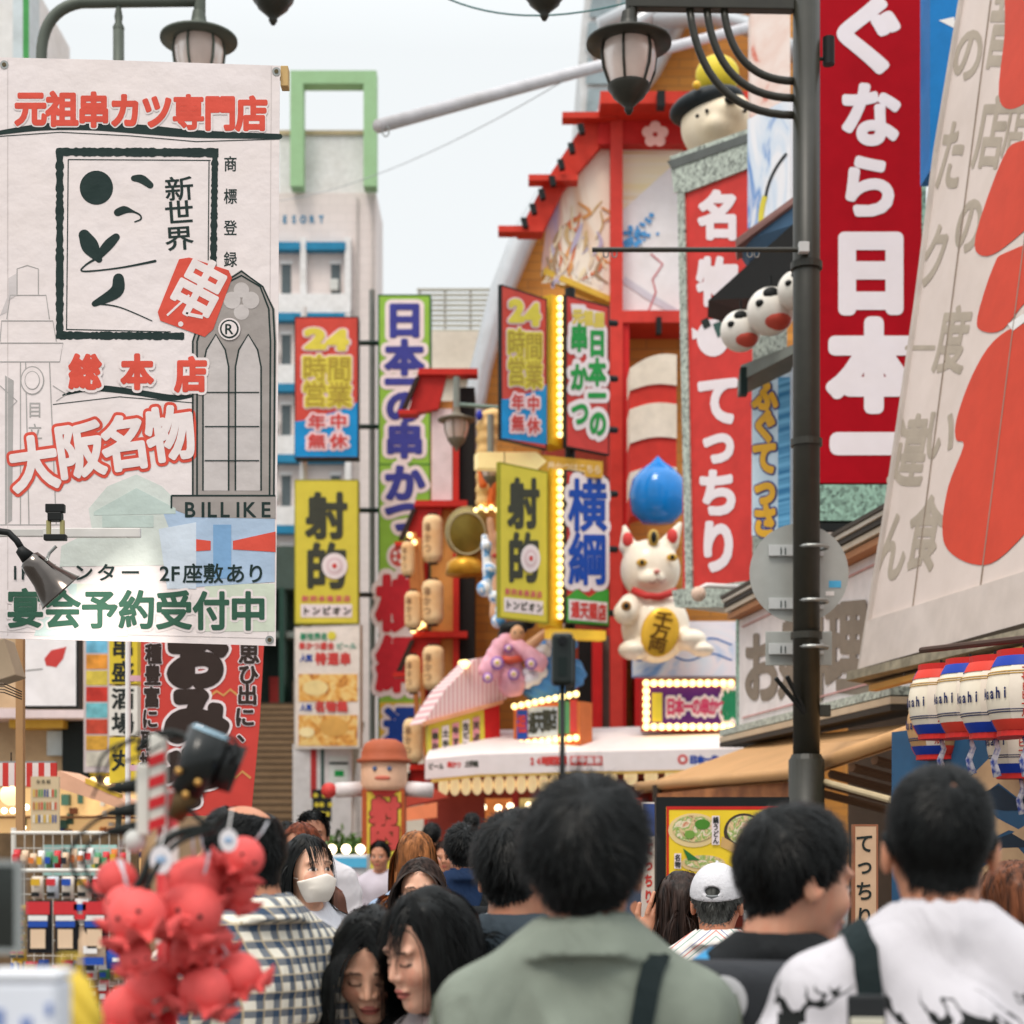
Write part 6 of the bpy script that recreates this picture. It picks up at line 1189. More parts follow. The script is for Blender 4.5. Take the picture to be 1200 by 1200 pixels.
MB().add(ball(pq(158, 985), (13 * k, .02, 15 * k), 16, 10), 0, True).build('white_plug', mat((206, 206, 202), .5), ps)
# cables
def cable(lab, pts, r_=2.2): 
    w3 = [P(x, y, YO + dy) for x, y, dy in pts]; m = []
    for i in range(len(w3) - 1):
        p0, p1, p2, p3 = w3[max(0, i - 1)], w3[i], w3[i + 1], w3[min(len(w3) - 1, i + 2)]
        for t in (0, .2, .4, .6, .8): m.append(.5 * (2 * p1 + (p2 - p0) * t + (2 * p0 - 5 * p1 + 4 * p2 - p3) * t * t + (3 * p1 - p0 - 3 * p2 + p3) * t ** 3))
    m.append(w3[-1]); o = m[0].copy(); props(MB().add(tube([p - o for p in m], r_ * k, 8), 0, True).build('cable', CB, None, 0, o), lab, 'cable', 'black cables')
cable('black cable arching left from the top plug', [(126, 925, 0), (116, 915, 0), (118, 890, .01), (140, 872, .02), (180, 866, .02), (225, 862, .03)])
cable('black cable looping low to the left from the middle plug', [(126, 953, 0), (104, 968, 0), (86, 990, -.01), (84, 1015, -.02), (100, 1040, -.03), (130, 1052, -.04), (160, 1042, -.05), (185, 1015, -.06)], 2.4)
cable('black cable from the lowest plug hanging left', [(126, 975, 0), (108, 985, 0), (98, 1005, 0), (104, 1030, 0), (112, 1055, 0)])
cable('thick black cable bundle hanging over the octopus toys', [(240, 970, -.04), (205, 978, -.06), (180, 1000, -.07), (166, 1030, -.08), (150, 1052, -.08), (128, 1058, -.07)], 5)
cable('black cable running along the thick bundle', [(252, 972, -.03), (212, 985, -.07), (186, 1012, -.08), (172, 1040, -.09), (156, 1060, -.09)], 3.5)
cable('black cable tangled above the power strip', [(160, 880, .02), (176, 866, .02), (200, 858, .0), (222, 868, -.01), (212, 890, -.02), (222, 905, -.02)], 4)
cable('thin black cable crossing to the left edge of the strip', [(205, 860, 0), (170, 856, .02), (138, 880, .03), (122, 905, .03), (108, 935, .03)], 1.6)
cable('thin cable looping round the power strip top', [(150, 868, -.01), (134, 878, -.01), (140, 892, -.01), (165, 886, -.01), (190, 872, -.01)], 1.6)
cable('brown cable twisting below the black spotlight', [(212, 930, -.03), (222, 948, -.03), (236, 962, -.04), (252, 966, -.04), (262, 955, -.04)], 3)
# black spotlight
sp2 = empty('spotlight', P(228, 955, 2.58), 'black cylindrical spotlight with a glassy end tilted up to the right', 'spotlight')
def sq(px, py, dy=0): return Vector(((px - 228) * k, dy, (955 - py) * k))
MB().add(tube([sq(218, 930), sq(246, 860)], [20 * k, 25 * k], 24), 0, True).build('barrel', mat((22, 26, 26), .35, coat=.3), sp2); MB().add(tube([sq(252, 925, .03), sq(268, 870, .03)], [14 * k, 19 * k], 20), 0, True).build('barrel', mat((26, 28, 28), .3, coat=.3), sp2)
MB().add(tube([sq(246, 861), sq(248, 856)], [24 * k, 20 * k], 24)).build('glass', mat((150, 180, 196), .12), sp2); MB().add(tube([sq(205, 960), sq(222, 925)], [10 * k, 17 * k], 16), 0, True).build('brass_socket', mat((96, 76, 50), .35, metal=.6), sp2)
for p in ((236, 918), (222, 932), (214, 905)): MB().add(ball(sq(*p, -.03), 4.5 * k, 10, 6), 0, True).build('brass_screw', mat((206, 160, 90), .3, metal=.8), sp2)
MB().add(tube([sq(262, 862), sq(276, 868), sq(280, 884), sq(270, 896)], 2.4 * k, 8), 0, True).build('loop', BLACK, sp2)
# ---------------------------------------------------------------- bowler hat figure on a sign pillar
bh = ground_board('sign_figure', 'smiling wooden figure in a brown bowler hat on a yellow sign pillar', 'statue', 423, 474, 925, 19); kf = 19 / F
blockbuild(bh, 'pillar', mat((176, 84, 46), .6), 424, 925, 474, 1070, -.35, 0); bh.poly('sign_face', mat((220, 190, 70), .5), [(430, 928), (470, 928), (470, 1060), (430, 1060)], 1); bh.poly('red_corner', RTX, [(434, 926), (466, 926), (460, 934), (440, 934)], 2)
for c, y, fill, hal in (('射', 950, mat((206, 80, 76), .5), mat((110, 60, 40), .6)), ('的', 980, mat((206, 80, 76), .5), mat((110, 60, 40), .6)), ('本', 1008, mat((222, 206, 80), .5), mat((130, 116, 40), .6)), ('舗', 1034, mat((222, 206, 80), .5), mat((130, 116, 40), .6))): bh.ch('lettering_outline', hal, c, 451, y, 34, 32, .11, 2); bh.ch('lettering', fill, c, 451, y, 34, 32, .07, 4)
a = bh.hit(449, 905); hx_, hz_ = a
Rz = Matrix.Rotation(R(-90), 4, 'X')
def blk(prof, x, y, z, m, part): 
    V, Fs = lathe(prof, 28); bh.add(part, m, ([(v[0] + x, v[2] + y, -v[1] + z) for v in V], Fs), True)
blk([(.001, -.2), (.24, -.2), (.26, -.14), (.26, .1), (.22, .17), (.001, .17)], hx_, hz_ + .0, -.15, mat((236, 190, 160), .5), 'head')
blk([(.001, 0), (.30, 0), (.31, .03), (.26, .05), (.255, .12), (.22, .21), (.13, .26), (.001, .27)], hx_, bh.hit(449, 893)[1], -.15, mat((176, 92, 62), .6), 'bowler_hat')
for x in (440, 457): e_ = bh.hit(x, 901); bh.add('eye', mat((90, 110, 150), .5), ball((e_[0], e_[1], .1), (.028, .028, .02), 10, 6), True)
e_ = bh.hit(449, 912); bh.add('mouth', mat((206, 110, 90), .5), ball((e_[0], e_[1], .1), (.09, .03, .02), 14, 6), True)
for x0, x1 in ((474, 506), (424, 392)): p0, p1 = bh.hit(x0, 924), bh.hit(x1, 926); bh.add('arm', mat((226, 216, 216), .5), tube([(*p0, -.15), (*p1, -.1)], .085, 12), True)
p1 = bh.hit(390, 926); bh.add('glove', RTX, ball((p1[0] - .05, p1[1], -.08), .09, 12, 8), True); bh.done()
sk = empty('counter', P(390, HZ + CZ * F / 18, 18), 'white counter with blue trim and pink pattern beside the sign pillar', 'counter'); MB().add(box(0, 0, .75, .75, .5, 1.5)).build('case', PALE, sk, .01); MB().add(box(0, -.27, 1.42, .76, .03, .1)).build('trim', mat((90, 180, 220), .5), sk); MB().add(box(0, -.268, 1.1, .6, .02, .4)).build('pattern_panel', _nmx('pink_pattern', [(.4, (232, 216, 226)), (.6, (226, 150, 190))], 9, 2), sk)
for x in (-.3, -.15, 0, .15, .3): MB().add(ball((x, -.1, 1.56), .05, 10, 6), 0, True).build('bulb', mat((255, 232, 190), .3, emit=4, var=.01), sk)
ra3 = Board('red_canopy', 'red sloped canopy of the shop behind the bowler hat figure', 'awning', 474, 520, 922, 962, 21.5); ra3.poly('canvas', mat((196, 76, 60), .6), [(474, 925), (506, 922), (526, 934), (474, 945)], 0, .6); ra3.poly('lit_board', mat((226, 130, 90), .5, emit=.2), [(474, 947), (512, 940), (512, 958), (474, 962)], -2, .1); ra3.done()
# selfie pole with action camera
k3 = 3.2 / F; sf = empty('camera_pole', P(659, 1060, 3.2), 'slim black camera on top of a black pole above the crowd', 'camera')
MB().add(tube([(0, 0, 0), (0, 0, (1060 - 804) * k3)], [3.8 * k3, 3.2 * k3], 12), 0, True).build('pole', BLACK, sf); MB().add(box(0, 0, (1060 - 773) * k3, 26 * k3, .03, 62 * k3)).build('camera_body', mat((26, 34, 32), .35, coat=.2), sf, .008); MB().add(tube([(0, -.014, (1060 - 752) * k3), (0, -.024, (1060 - 752) * k3)], 5.5 * k3, 16)).build('lens', mat((14, 16, 18), .08), sf); MB().add(box(0, -.0155, (1060 - 782) * k3, 10 * k3, .003, 22 * k3)).build('screen', mat((18, 30, 28), .15), sf)
# ---------------------------------------------------------------- people
def skin_mat():
    def bld(nt, b):
        a = nt.nodes.new('ShaderNodeAttribute'); a.attribute_name = 'tint'
        n = nt.nodes.new('ShaderNodeTexNoise'); n.inputs['Scale'].default_value = 60
        mx = nt.nodes.new('ShaderNodeMix'); mx.data_type = 'RGBA'; mx.blend_type = 'MULTIPLY'; mx.inputs[0].default_value = .12; n3 = nt.nodes.new('ShaderNodeTexNoise'); n3.inputs['Scale'].default_value = 22; n3.inputs['Detail'].default_value = 5; bl_ = nt.nodes.new('ShaderNodeMix'); bl_.data_type = 'RGBA'; bl_.blend_type = 'MULTIPLY'; rp_ = nt.nodes.new('ShaderNodeMapRange'); rp_.inputs[1].default_value = .42; rp_.inputs[2].default_value = .7; rp_.inputs[4].default_value = .45; nt.links.new(n3.outputs[0], rp_.inputs[0]); nt.links.new(rp_.outputs[0], bl_.inputs[0]); bl_.inputs[7].default_value = (1, .72, .64, 1); nt.links.new(mx.outputs[2], bl_.inputs[6])
        nt.links.new(a.outputs['Color'], mx.inputs[6]); nt.links.new(n.outputs[0], mx.inputs[7])
        b.inputs['Subsurface Weight'].default_value = .12; b.inputs['Subsurface Radius'].default_value = (.012, .005, .003)
        return bl_.outputs[2]
    return node_mat('skin', bld, .48, .4)
SKIN = skin_mat()
def hair_mat(c, rough=.4):
    def bld(nt, b):
        n = nt.nodes.new('ShaderNodeTexNoise'); n.inputs['Scale'].default_value = 55; n.inputs['Detail'].default_value = 3
        nt.links.new(objco(nt, (1, 1, .15)), n.inputs['Vector'])
        return ramp(nt, n.outputs[0], [(.3, tuple(int(v * .55) for v in c)), (.7, tuple(min(255, int(v * 1.6) + 3) for v in c))])
    return node_mat('hair_fibre', bld, rough, .14)
HBLK = hair_mat((11, 12, 12)); HDBR = hair_mat((38, 28, 24)); HBRN = hair_mat((120, 76, 44)); HRED = hair_mat((92, 48, 32)); HGRY = hair_mat((60, 60, 58))
HC, HR_ = np.array((0, -.012, .035)), np.array((.077, .098, .092))
def head_sdf(p):
    ax = p.copy(); ax[..., 0] = np.abs(ax[..., 0])
    d = ell(p, HC, HR_)
    d = smin(d, ell(p, (0, .018, -.035), (.064, .072, .078)), .03)
    d = smin(d, ell(p, (0, .058, -.098), (.026, .026, .02)), .03)                 # chin
    d = smin(d, ell(ax, (.042, .058, -.028), (.024, .024, .026)), .02)            # cheek
    d = smin(d, ell(ax, (.03, .076, .026), (.026, .012, .009)), .014)             # brow ridge
    d = smax(d, -ell(ax, (.032, .098, .0), (.017, .014, .011)), .012)             # eye socket
    d = smin(d, ell(ax, (.031, .074, .0), (.0135, .0125, .0115)), .004)
    nose = smin(rc(p, (0, .083, .016), (0, .1005, -.027), .006, .0098), ell(ax, (.0115, .092, -.031), (.0082, .0095, .007)), .006)
    d = smin(d, nose, .012)
    d = smin(d, ell(p, (0, .086, -.06), (.024, .012, .0065)), .008); d = smin(d, ell(p, (0, .083, -.072), (.019, .012, .007)), .008)
    d = smax(d, -ell(p, (0, .102, -.0655), (.026, .012, .0018)), .003)
    ear = ell(ax, (.083, -.012, -.004), (.011, .021, .034)); ear = smax(ear, -ell(ax, (.094, -.008, .002), (.008, .011, .02)), .006)
    d = smin(d, ear, .008)
    return smin(d, rc(p, (0, -.03, -.06), (0, -.045, -.19), .056, .062), .03)     # neck
def zline(p, recede=0):
    a = np.degrees(np.arctan2(np.abs(p[..., 0]), p[..., 1]))
    return np.interp(a, [0, 30, 52, 66, 78, 92, 104, 118, 140, 180], [.083 + recede, .08 + recede, .06, .03, -.005, -.012, .01, -.024, -.058, -.072])
def hand_geo():
    def f(p):
        d = ell(p, (0, 0, -.045), (.04, .017, .05)); d = smin(d, rc(p, (0, 0, .01), (0, 0, -.03), .026, .03), .02)
        for x, Lg in ((-.031, .06), (-.0105, .074), (.0105, .08), (.031, .068)):
            k = (x * 1.15, .012, -.085 - Lg * .5)
            d = smin(d, rc(p, (x, 0, -.08), k, .0098, .0088), .006); d = smin(d, rc(p, k, (x * 1.2, .034, -.085 - Lg), .0088, .0074), .003)
        d = smin(d, rc(p, (.034, .006, -.028), (.058, .016, -.062), .0125, .0105), .012)
        return smin(d, rc(p, (.058, .016, -.062), (.066, .026, -.095), .0105, .0085), .004)
    return nets(f, (-.07, -.04, -.19), (.09, .06, .04), .0045)
HAND = hand_geo()
def rot(ax, a):
    return np.array(Matrix.Rotation(R(a), 3, ax))
def strands(rng, pts, nrm, dirs, length, width, grav, coll, steps=6, lift=.3):
    n = len(pts); p = pts.copy(); d = dirs + nrm * lift; d /= np.linalg.norm(d, axis=1)[:, None]
    path = [p.copy()]
    for i in range(steps):
        d = d + grav * (length / steps * 26)[:, None]; d += rng.normal(0, .05, d.shape); d /= np.linalg.norm(d, axis=1)[:, None]
        p = p + d * (length / steps)[:, None]
        for c, r in coll:
            q = (p - c) / r; k = np.linalg.norm(q, axis=1); m = k < 1
            if m.any(): p[m] = c + (p[m] - c) / k[m][:, None] * 1.004
        path.append(p.copy())
    path = np.stack(path, 1); cen = pts.mean(0); V = np.zeros((n, (steps + 1) * 2, 3))
    for i in range(steps + 1):
        t = path[:, min(i + 1, steps)] - path[:, max(i - 1, 0)]
        o = path[:, i] - cen; o[:, 2] *= .3
        s = np.cross(t, o + nrm * .1); s /= np.linalg.norm(s, axis=1)[:, None] + 1e-9
        ww = width * (1 - .75 * i / steps)
        V[:, 2 * i] = path[:, i] + s * ww / 2; V[:, 2 * i + 1] = path[:, i] - s * ww / 2
    q = np.array([(2 * i, 2 * i + 1, 2 * i + 3, 2 * i + 2) for i in range(steps)])
    Fs = (q[None] + (np.arange(n) * (steps + 1) * 2)[:, None, None]).reshape(-1, 4)
    return V.reshape(-1, 3), [tuple(f) for f in Fs.tolist()]
def person(label, px, ytop, Y, yaw, top, hair=None, hy=0, hp=0, hr=0, infl=.018, wid=1.0, sleeve='short', collar=None, legs=(40, 44, 52), arms=None,
           skin=(196, 138, 108), lips=(168, 86, 76), eyes='open', mask=None, cap=None, beard=False, group='people in the crowd', seed=1, wr=.005, neck=.0, slim=1.0, patch=None):
    rng = np.random.default_rng(seed); hair = hair or {}
    Rh = rot('Z', hy) @ rot('X', -hp) @ rot('Y', hr); piv = np.array((0, -.005, 1.488)); off = np.array((0, .022, .125))
    hc = piv + Rh @ off; top_c = hc + Rh @ HC; ext = math.sqrt(((Rh[2] * HR_) ** 2).sum())
    vol = hair.get('vol', .012); zt = CZ + (HZ - ytop) * Y / F - vol - .004
    dz = zt - (top_c[2] + ext)
    rz = rot('Z', yaw); ho = rz @ hc
    base = P(px, HZ, Y); root = empty('person', (base.x - ho[0], base.y - ho[1], 0), label, 'person', group, R(yaw))
    up = np.array((0, 0, dz)); h = max(.009, .0021 * Y)
    arms = arms or {}
    def arm(s):
        e, wr_ = arms.get('R' if s > 0 else 'L', ((.232 * wid, -.02, 1.13), (.245 * wid, .05, .89)))
        return np.array((s * e[0], e[1], e[2])), np.array((s * wr_[0], wr_[1], wr_[2]))
    def torso(p, g=0, k=.06):
        d = ell(p, (0, 0, 1.26), (.166 * wid + g, .113 * slim + g, .21 + g)); d = smin(d, ell(p, (0, .004, 1.06), (.148 * wid + g, .112 * slim + g, .22)), k)
        d = smin(d, ell(p, (0, 0, .93), (.165 * wid + g, .122 + g, .15)), k)
        for s in (-1, 1):
            d = smin(d, rc(p, (s * .02, -.02, 1.485), (s * .152 * wid, -.005, 1.378), .042 + g, .05 + g), .05)
        return d
    # body: one mesh (head at fine resolution, the rest below the clothes)
    def body(p):
        d = torso(p - np.float32(up))
        q = p - np.float32(up)
        for s in (-1, 1):
            e, wv = arm(s); d = smin(d, rc(q, (s * .176 * wid, 0, 1.36), e, .054, .042), .04); d = smin(d, rc(q, e, wv, .041, .027), .02)
            d = smin(d, rc(p, (s * .085, 0, .9 + dz), (s * .095, .01, .48 + dz * .5), .085, .055), .03); d = smin(d, rc(p, (s * .095, .01, .48 + dz * .5), (s * .1, -.02, .08), .055, .038), .02)
            d = smin(d, rc(p, (s * .1, -.02, .06), (s * .11, .12, .045), .038, .03), .02)
        return d
    m = MB(); xs = [arm(1), arm(-1)]
    ex = max(.3, max(abs(v[0]) for a in xs for v in a) + .08); ey = max(.2, max(v[1] for a in xs for v in a) + .08)
    ztop_ = 1.56 + dz + max(0, max(v[2] for a in xs for v in a) - 1.5)
    V, Fs = nets(body, (-ex, -.22, -.02), (ex, ey, ztop_), max(.016, h)); m.add((V, Fs.tolist()), 0, True); cols = [np.tile(lin(skin), (len(V), 1))]
    for s in (1, -1):
        e, wv = arm(s); dn = (wv - e) / np.linalg.norm(wv - e); a = np.array((1., 0, 0)) * s; yv = np.cross(dn, a) * s; yv /= np.linalg.norm(yv); xv = np.cross(yv, -dn)
        hv = HAND[0].copy(); hv = hv @ np.stack([xv * (-s) if False else xv, yv, -dn]) + wv + up
        m.add((hv, HAND[1].tolist()), 0, True); cols.append(np.tile(lin(skin), (len(hv), 1)))
    hh = min(max(.0034, .0011 * Y), .009)
    HV, HF = nets(head_sdf, (-.11, -.13, -.19), (.11, .135, .145), hh)
    c = np.tile(np.array(lin(skin)), (len(HV), 1)); x, y, z = np.abs(HV[:, 0]), HV[:, 1], HV[:, 2]; fr = y > .045
    def paint(msk, rgb, k=1.0): c[msk] = c[msk] * (1 - k) + np.array(lin(rgb)) * k
    paint(fr & (((x - .042) / .022) ** 2 + ((z + .03) / .022) ** 2 < 1), (206, 128, 104), .4)
    if beard: paint((z < -.035) & (y > .0) & ~((x < .03) & (z > -.05)), (48, 36, 30), .75)
    paint(fr & ((x / .024) ** 2 + ((z + .066) / .0125) ** 2 < 1), lips, .85); paint(fr & (x < .024) & (np.abs(z + .0655) < .002), (96, 40, 38), .8)
    paint(fr & (np.abs(z - .027 + .12 * np.abs(x - .03)) < .0042) & (x > .013) & (x < .048), (44, 32, 28), .8)
    if eyes == 'open':
        paint(fr & (((x - .031) / .0135) ** 2 + ((z) / .0062) ** 2 < 1), (226, 218, 212)); paint(fr & (((x - .031) / .0062) ** 2 + ((z) / .0062) ** 2 < 1), (30, 22, 20))
        paint(fr & (np.abs(z - .0065 + 18 * (x - .031) ** 2) < .0028) & (np.abs(x - .031) < .016), (26, 20, 20), .9)
    else: paint(fr & (np.abs(z + .0055 - 16 * (x - .031) ** 2) < .0032) & (np.abs(x - .031) < .0165), (30, 22, 22), .9)
    hx = HV @ Rh.T + hc + up; m.add((hx, HF.tolist()), 0, True); cols.append(c)
    bo = m.build('body', SKIN, root); at = bo.data.color_attributes.new('tint', 'FLOAT_COLOR', 'POINT')
    cc = np.concatenate(cols); at.data.foreach_set('color', np.concatenate([cc, np.ones((len(cc), 1))], 1).astype(np.float32).ravel())
    # top
    ks = rng.normal(0, 1, (5, 3)); ks /= np.linalg.norm(ks, axis=1)[:, None]; fq = rng.uniform(14, 38, 5); ph = rng.uniform(0, 6.3, (5, 2)); k2 = rng.normal(0, 7, (5, 3))
    def shirt(p):
        q = p - np.float32(up); d = torso(q, infl, .05) ; hem = .84
        for s in (-1, 1):
            e, wv = arm(s); a = np.array((s * .172 * wid, 0, 1.358))
            if sleeve == 'short':
                b = a + (e - a) * .86; sl = rc(q, a, b, .058 + infl, .06 + infl); dn = (e - a) / np.linalg.norm(e - a)
                sl = np.maximum(sl, (q - np.float32(b)) @ np.float32(dn))
            else:
                sl = rc(q, a, e, .058 + infl, .052 + infl); sl = smin(sl, rc(q, e, wv, .05 + infl, .034 + infl), .03); dn = (wv - e) / np.linalg.norm(wv - e)
                sl = np.maximum(sl, (q - np.float32(wv)) @ np.float32(dn))
            d = smin(d, sl, .045)
        wv_ = sum(np.sin(q @ np.float32(ks[i] * fq[i]) + ph[i, 0] + 1.6 * np.sin(q @ np.float32(k2[i]) + ph[i, 1])) for i in range(5))
        d = d + np.float32(wr) * wv_ * np.clip((1.5 - q[..., 2]) * 5, .15, 1)
        if Y < 4.5:
            cr_ = sum(1 - np.abs(np.sin(q @ np.float32(ks[i][[2, 0, 1]] * fq[i] * .55) + ph[i, 1] + 1.9 * np.sin(q @ np.float32(k2[(i + 1) % 5] * .9) + ph[i, 0]))) for i in range(3))
            d = d - .0075 * np.maximum(cr_ - .8, 0) ** 1.5 * np.clip((1.47 - q[..., 2]) * 6, .1, 1)
        if collar == 'shirt': d = d - .004 * ((q[..., 2] > 1.315) & (q[..., 1] < 0.02))
        nk = np.sqrt(q[..., 0] ** 2 + (q[..., 1] + .012) ** 2)
        d = smax(d, -ell(q, (0, .012, 1.545 - neck), (.076, .09, .085)), .008)
        if collar == 'shirt':
            zb = q[..., 2] - 1.468 + .3 * q[..., 1]
            band = np.maximum(np.abs(nk - (.078 - .25 * zb)) - .0085, np.abs(zb) - .034)
            leaf = np.maximum(np.abs(nk - (.094 - .55 * (zb - .012))) - .0105, np.abs(zb - .004) - .03)
            d = smin(d, smin(band, leaf, .008), .006)
        else:
            zb = q[..., 2] - 1.455 + neck + .32 * q[..., 1]
            d = smin(d, np.sqrt((nk - .079) ** 2 + (zb * .6) ** 2) - .0085, .008)
        return np.maximum(d, hem - q[..., 2])
    so_ = sdf_part('shirt', shirt, (-ex - .03, -.24, .8 + dz), (ex + .03, ey + .04, max(1.56, ztop_ - dz) + dz), h, top, root)
    # trousers and shoes
    def trous(p):
        d = ell(p, (0, 0, .93 + dz), (.17, .125, .12))
        for s in (-1, 1):
            d = smin(d, rc(p, (s * .085, 0, .88 + dz), (s * .095, .01, .48 + dz * .5), .1, .075), .04); d = smin(d, rc(p, (s * .095, .01, .48 + dz * .5), (s * .1, -.02, .09), .075, .06), .02)
        return np.maximum(np.maximum(d, p[..., 2] - .97 - dz), .07 - p[..., 2])
    sdf_part('trousers', trous, (-.24, -.2, .02), (.24, .2, 1.02 + dz), .022, mat(legs, .8), root)
    for s in (-1, 1):
        MB().add(ball((s * .105, .045, .05), (.048, .14, .05), 16, 10), 0, True).build('shoe', mat((50, 48, 46), .6), root)
    # hair
    if hair:
        st = hair.get('style', 'short'); hm = hair.get('m', HBLK); rec = hair.get('recede', 0); grav = Rh.T @ np.array((0, 0, -1.0))
        t0 = hair.get('cap', vol)
        lump = rng.uniform(0, 6.3, 6)
        def capf(p):
            d = head_sdf(p); zl = zline(p, rec)
            lm = .2 * (np.sin(70 * p[..., 0] + lump[0]) * np.sin(62 * p[..., 1] + lump[1]) + np.sin(66 * p[..., 2] + lump[2]) * np.sin(80 * p[..., 0] + lump[3]))
            t = t0 * (np.clip((p[..., 2] - zl) / hair.get('fade', .07), .12, 1)) * (1 + lm)
            d = smax(d - t, (zl - p[..., 2]) * .7, .006)
            if hair.get('bald'): d = smax(d, -ell(p, (0, -.055, .12), (.048, .062, .05)), .004)
            if hair.get('whorl'): d = smax(d, -ell(p, (.012, -.082, .098 + t0 * .8), (.008, .008, .011)), .004)
            return d
        CV, CF = nets(capf, (-.125, -.15, -.11), (.125, .14, .175), max(.0045, hh))
        hb = MB(); hb.add((CV @ Rh.T + hc + up, CF.tolist()), 0, True)
        nS = int(hair.get('n', 5200) * min(1, (3.2 / Y) ** 1.1) + 350); wd = hair.get('w', .0024) * max(1, Y / 3.6)
        vi = rng.integers(0, len(HV), nS * 6); p = HV[vi] + rng.normal(0, .002, (nS * 6, 3))
        ok = (p[:, 2] > zline(p, rec) + rng.normal(.004, .005, len(p)))
        ear = (np.abs(p[:, 0]) > .079) & (p[:, 2] < .032); ok &= ~ear
        if hair.get('bald'): ok &= (ell(p, (0, -.055, .12), (.048, .062, .05)) > 0)
        p = p[ok][:nS]
        if cap: p = p[p[:, 2] < .05 + .25 * (p[:, 1] + .05)]
        e_ = .003; pf = p.astype(np.float32)
        nr = np.stack([head_sdf(pf + np.float32(np.eye(3)[i] * e_)) - head_sdf(pf - np.float32(np.eye(3)[i] * e_)) for i in range(3)], 1); nr /= np.linalg.norm(nr, axis=1)[:, None] + 1e-9
        zl = zline(p, rec); hgt = p[:, 2] - zl; coll = [(HC, HR_ + t0 * .75)]
        if st == 'short':
            Ls = hair.get('len', .04); L_ = np.interp(hgt, [0, .03, .09], [.01, Ls * .6, Ls]) * rng.uniform(.7, 1.15, len(p))
            d = p - np.array((.012, -.085, .1)); d -= nr * (d * nr).sum(1)[:, None]; d /= np.linalg.norm(d, axis=1)[:, None] + 1e-9
            cl_v = rng.normal(0, 45, (3, 3)); d += hair.get('clump', .18) * np.sin(p @ cl_v + rng.uniform(0, 6, 3)); d += rng.normal(0, hair.get('mess', .25), d.shape); d -= nr * (d * nr).sum(1)[:, None]
            start = p + nr * (t0 * np.clip(hgt / hair.get('fade', .07), .1, 1) * rng.uniform(.45, 1.05, len(p)))[:, None]
            g = strands(rng, start, nr, d, L_, wd, grav * hair.get('g', .35), [(HC, HR_ + .004)], 5, hair.get('lift', .35))
        else:
            Ln = hair.get('len', .4); pt = hair.get('part', 0.0); sd_ = np.sign(p[:, 0] - pt + rng.normal(0, .004, len(p)))
            a = np.degrees(np.arctan2(np.abs(p[:, 0]), p[:, 1])); back = np.clip((a - 60) / 60, 0, 1)
            d = np.stack([sd_ * (1 - .6 * back), -.25 - .9 * back, -.5 * np.ones(len(p))], 1)
            L_ = np.full(len(p), Ln) * rng.uniform(.85, 1.05, len(p)) - np.clip(.12 - p[:, 2] - .035, 0, .2)
            L_ = np.maximum(L_, .05)
            if hair.get('bangs'):
                fb = (a < 38) & (p[:, 2] > .07); d[fb] = np.stack([(p[fb, 0]) * 2.5, np.ones(fb.sum()) * .8, -.4 * np.ones(fb.sum())], 1); L_[fb] = np.interp(a[fb], [0, 50], [.07, .12]) * rng.uniform(.8, 1.1, fb.sum())
            d -= nr * (d * nr).sum(1)[:, None]; d /= np.linalg.norm(d, axis=1)[:, None] + 1e-9
            iv = Rh.T; cs = [(HC, HR_ + t0 * .8), (np.array((0, .012, -.05)), np.array((.085, .098, .1))), (np.array((0, .075, -.04)), np.array((.115, .075, .13))), (np.array((0, -.04, -.15)), np.array((.066, .066, .12)))]
            sh = Rh.T @ (np.array((0, -.0, 1.37)) - hc); cs.append((sh, np.array((.23, .14, .115))))
            start = p + nr * (t0 * rng.uniform(.5, 1.1, len(p)))[:, None]
            if hair.get('bangs'):
                g0 = strands(rng, start[~fb], nr[~fb], d[~fb], L_[~fb], wd * 1.25, grav * hair.get('g', 1.0), cs, 14, .12); hb.add((g0[0] @ Rh.T + hc + up, g0[1]), 0, True)
                sel = np.where(fb)[0][::3]; g = strands(rng, start[sel], nr[sel], d[sel], L_[sel], wd * 1.1, grav * .8, [(HC, HR_ + .006), (np.array((0, .02, -.02)), np.array((.07, .088, .09)))], 8, .12)
            else: g = strands(rng, start, nr, d, L_, wd * 1.25, grav * hair.get('g', 1.0), cs, 14, .12)
        hb.add((g[0] @ Rh.T + hc + up, g[1]), 0, True)
        hb.build('hair', hm, root)
    xfh = Matrix(np.vstack([np.hstack([Rh, (hc + up)[:, None]]), [0, 0, 0, 1]]).tolist())
    if mask:
        def mf(p):
            d = np.abs(smin(head_sdf(p), ell(p, (0, .07, -.05), (.045, .045, .06)), .02) - .005) - .0055
            d = smax(d, .032 - p[..., 1], .006); d = smax(d, p[..., 2] + .016 + .3 * np.abs(p[..., 0]), .004); return smax(d, -.118 - p[..., 2], .004)
        V, Fs = nets(mf, (-.1, .0, -.14), (.1, .16, .02), .0045); mk = MB().add((V, Fs.tolist()), 0, True, xfh).build('face_mask', mask, root)
        for s in (-1, 1):
            MB().add(tube(bez((s * .066, .03, -.03), (s * .085, 0, -.02), (s * .085, -.03, .005), 8), .0016, 5), 0, True, xfh).build('ear_loop', mask, mk)
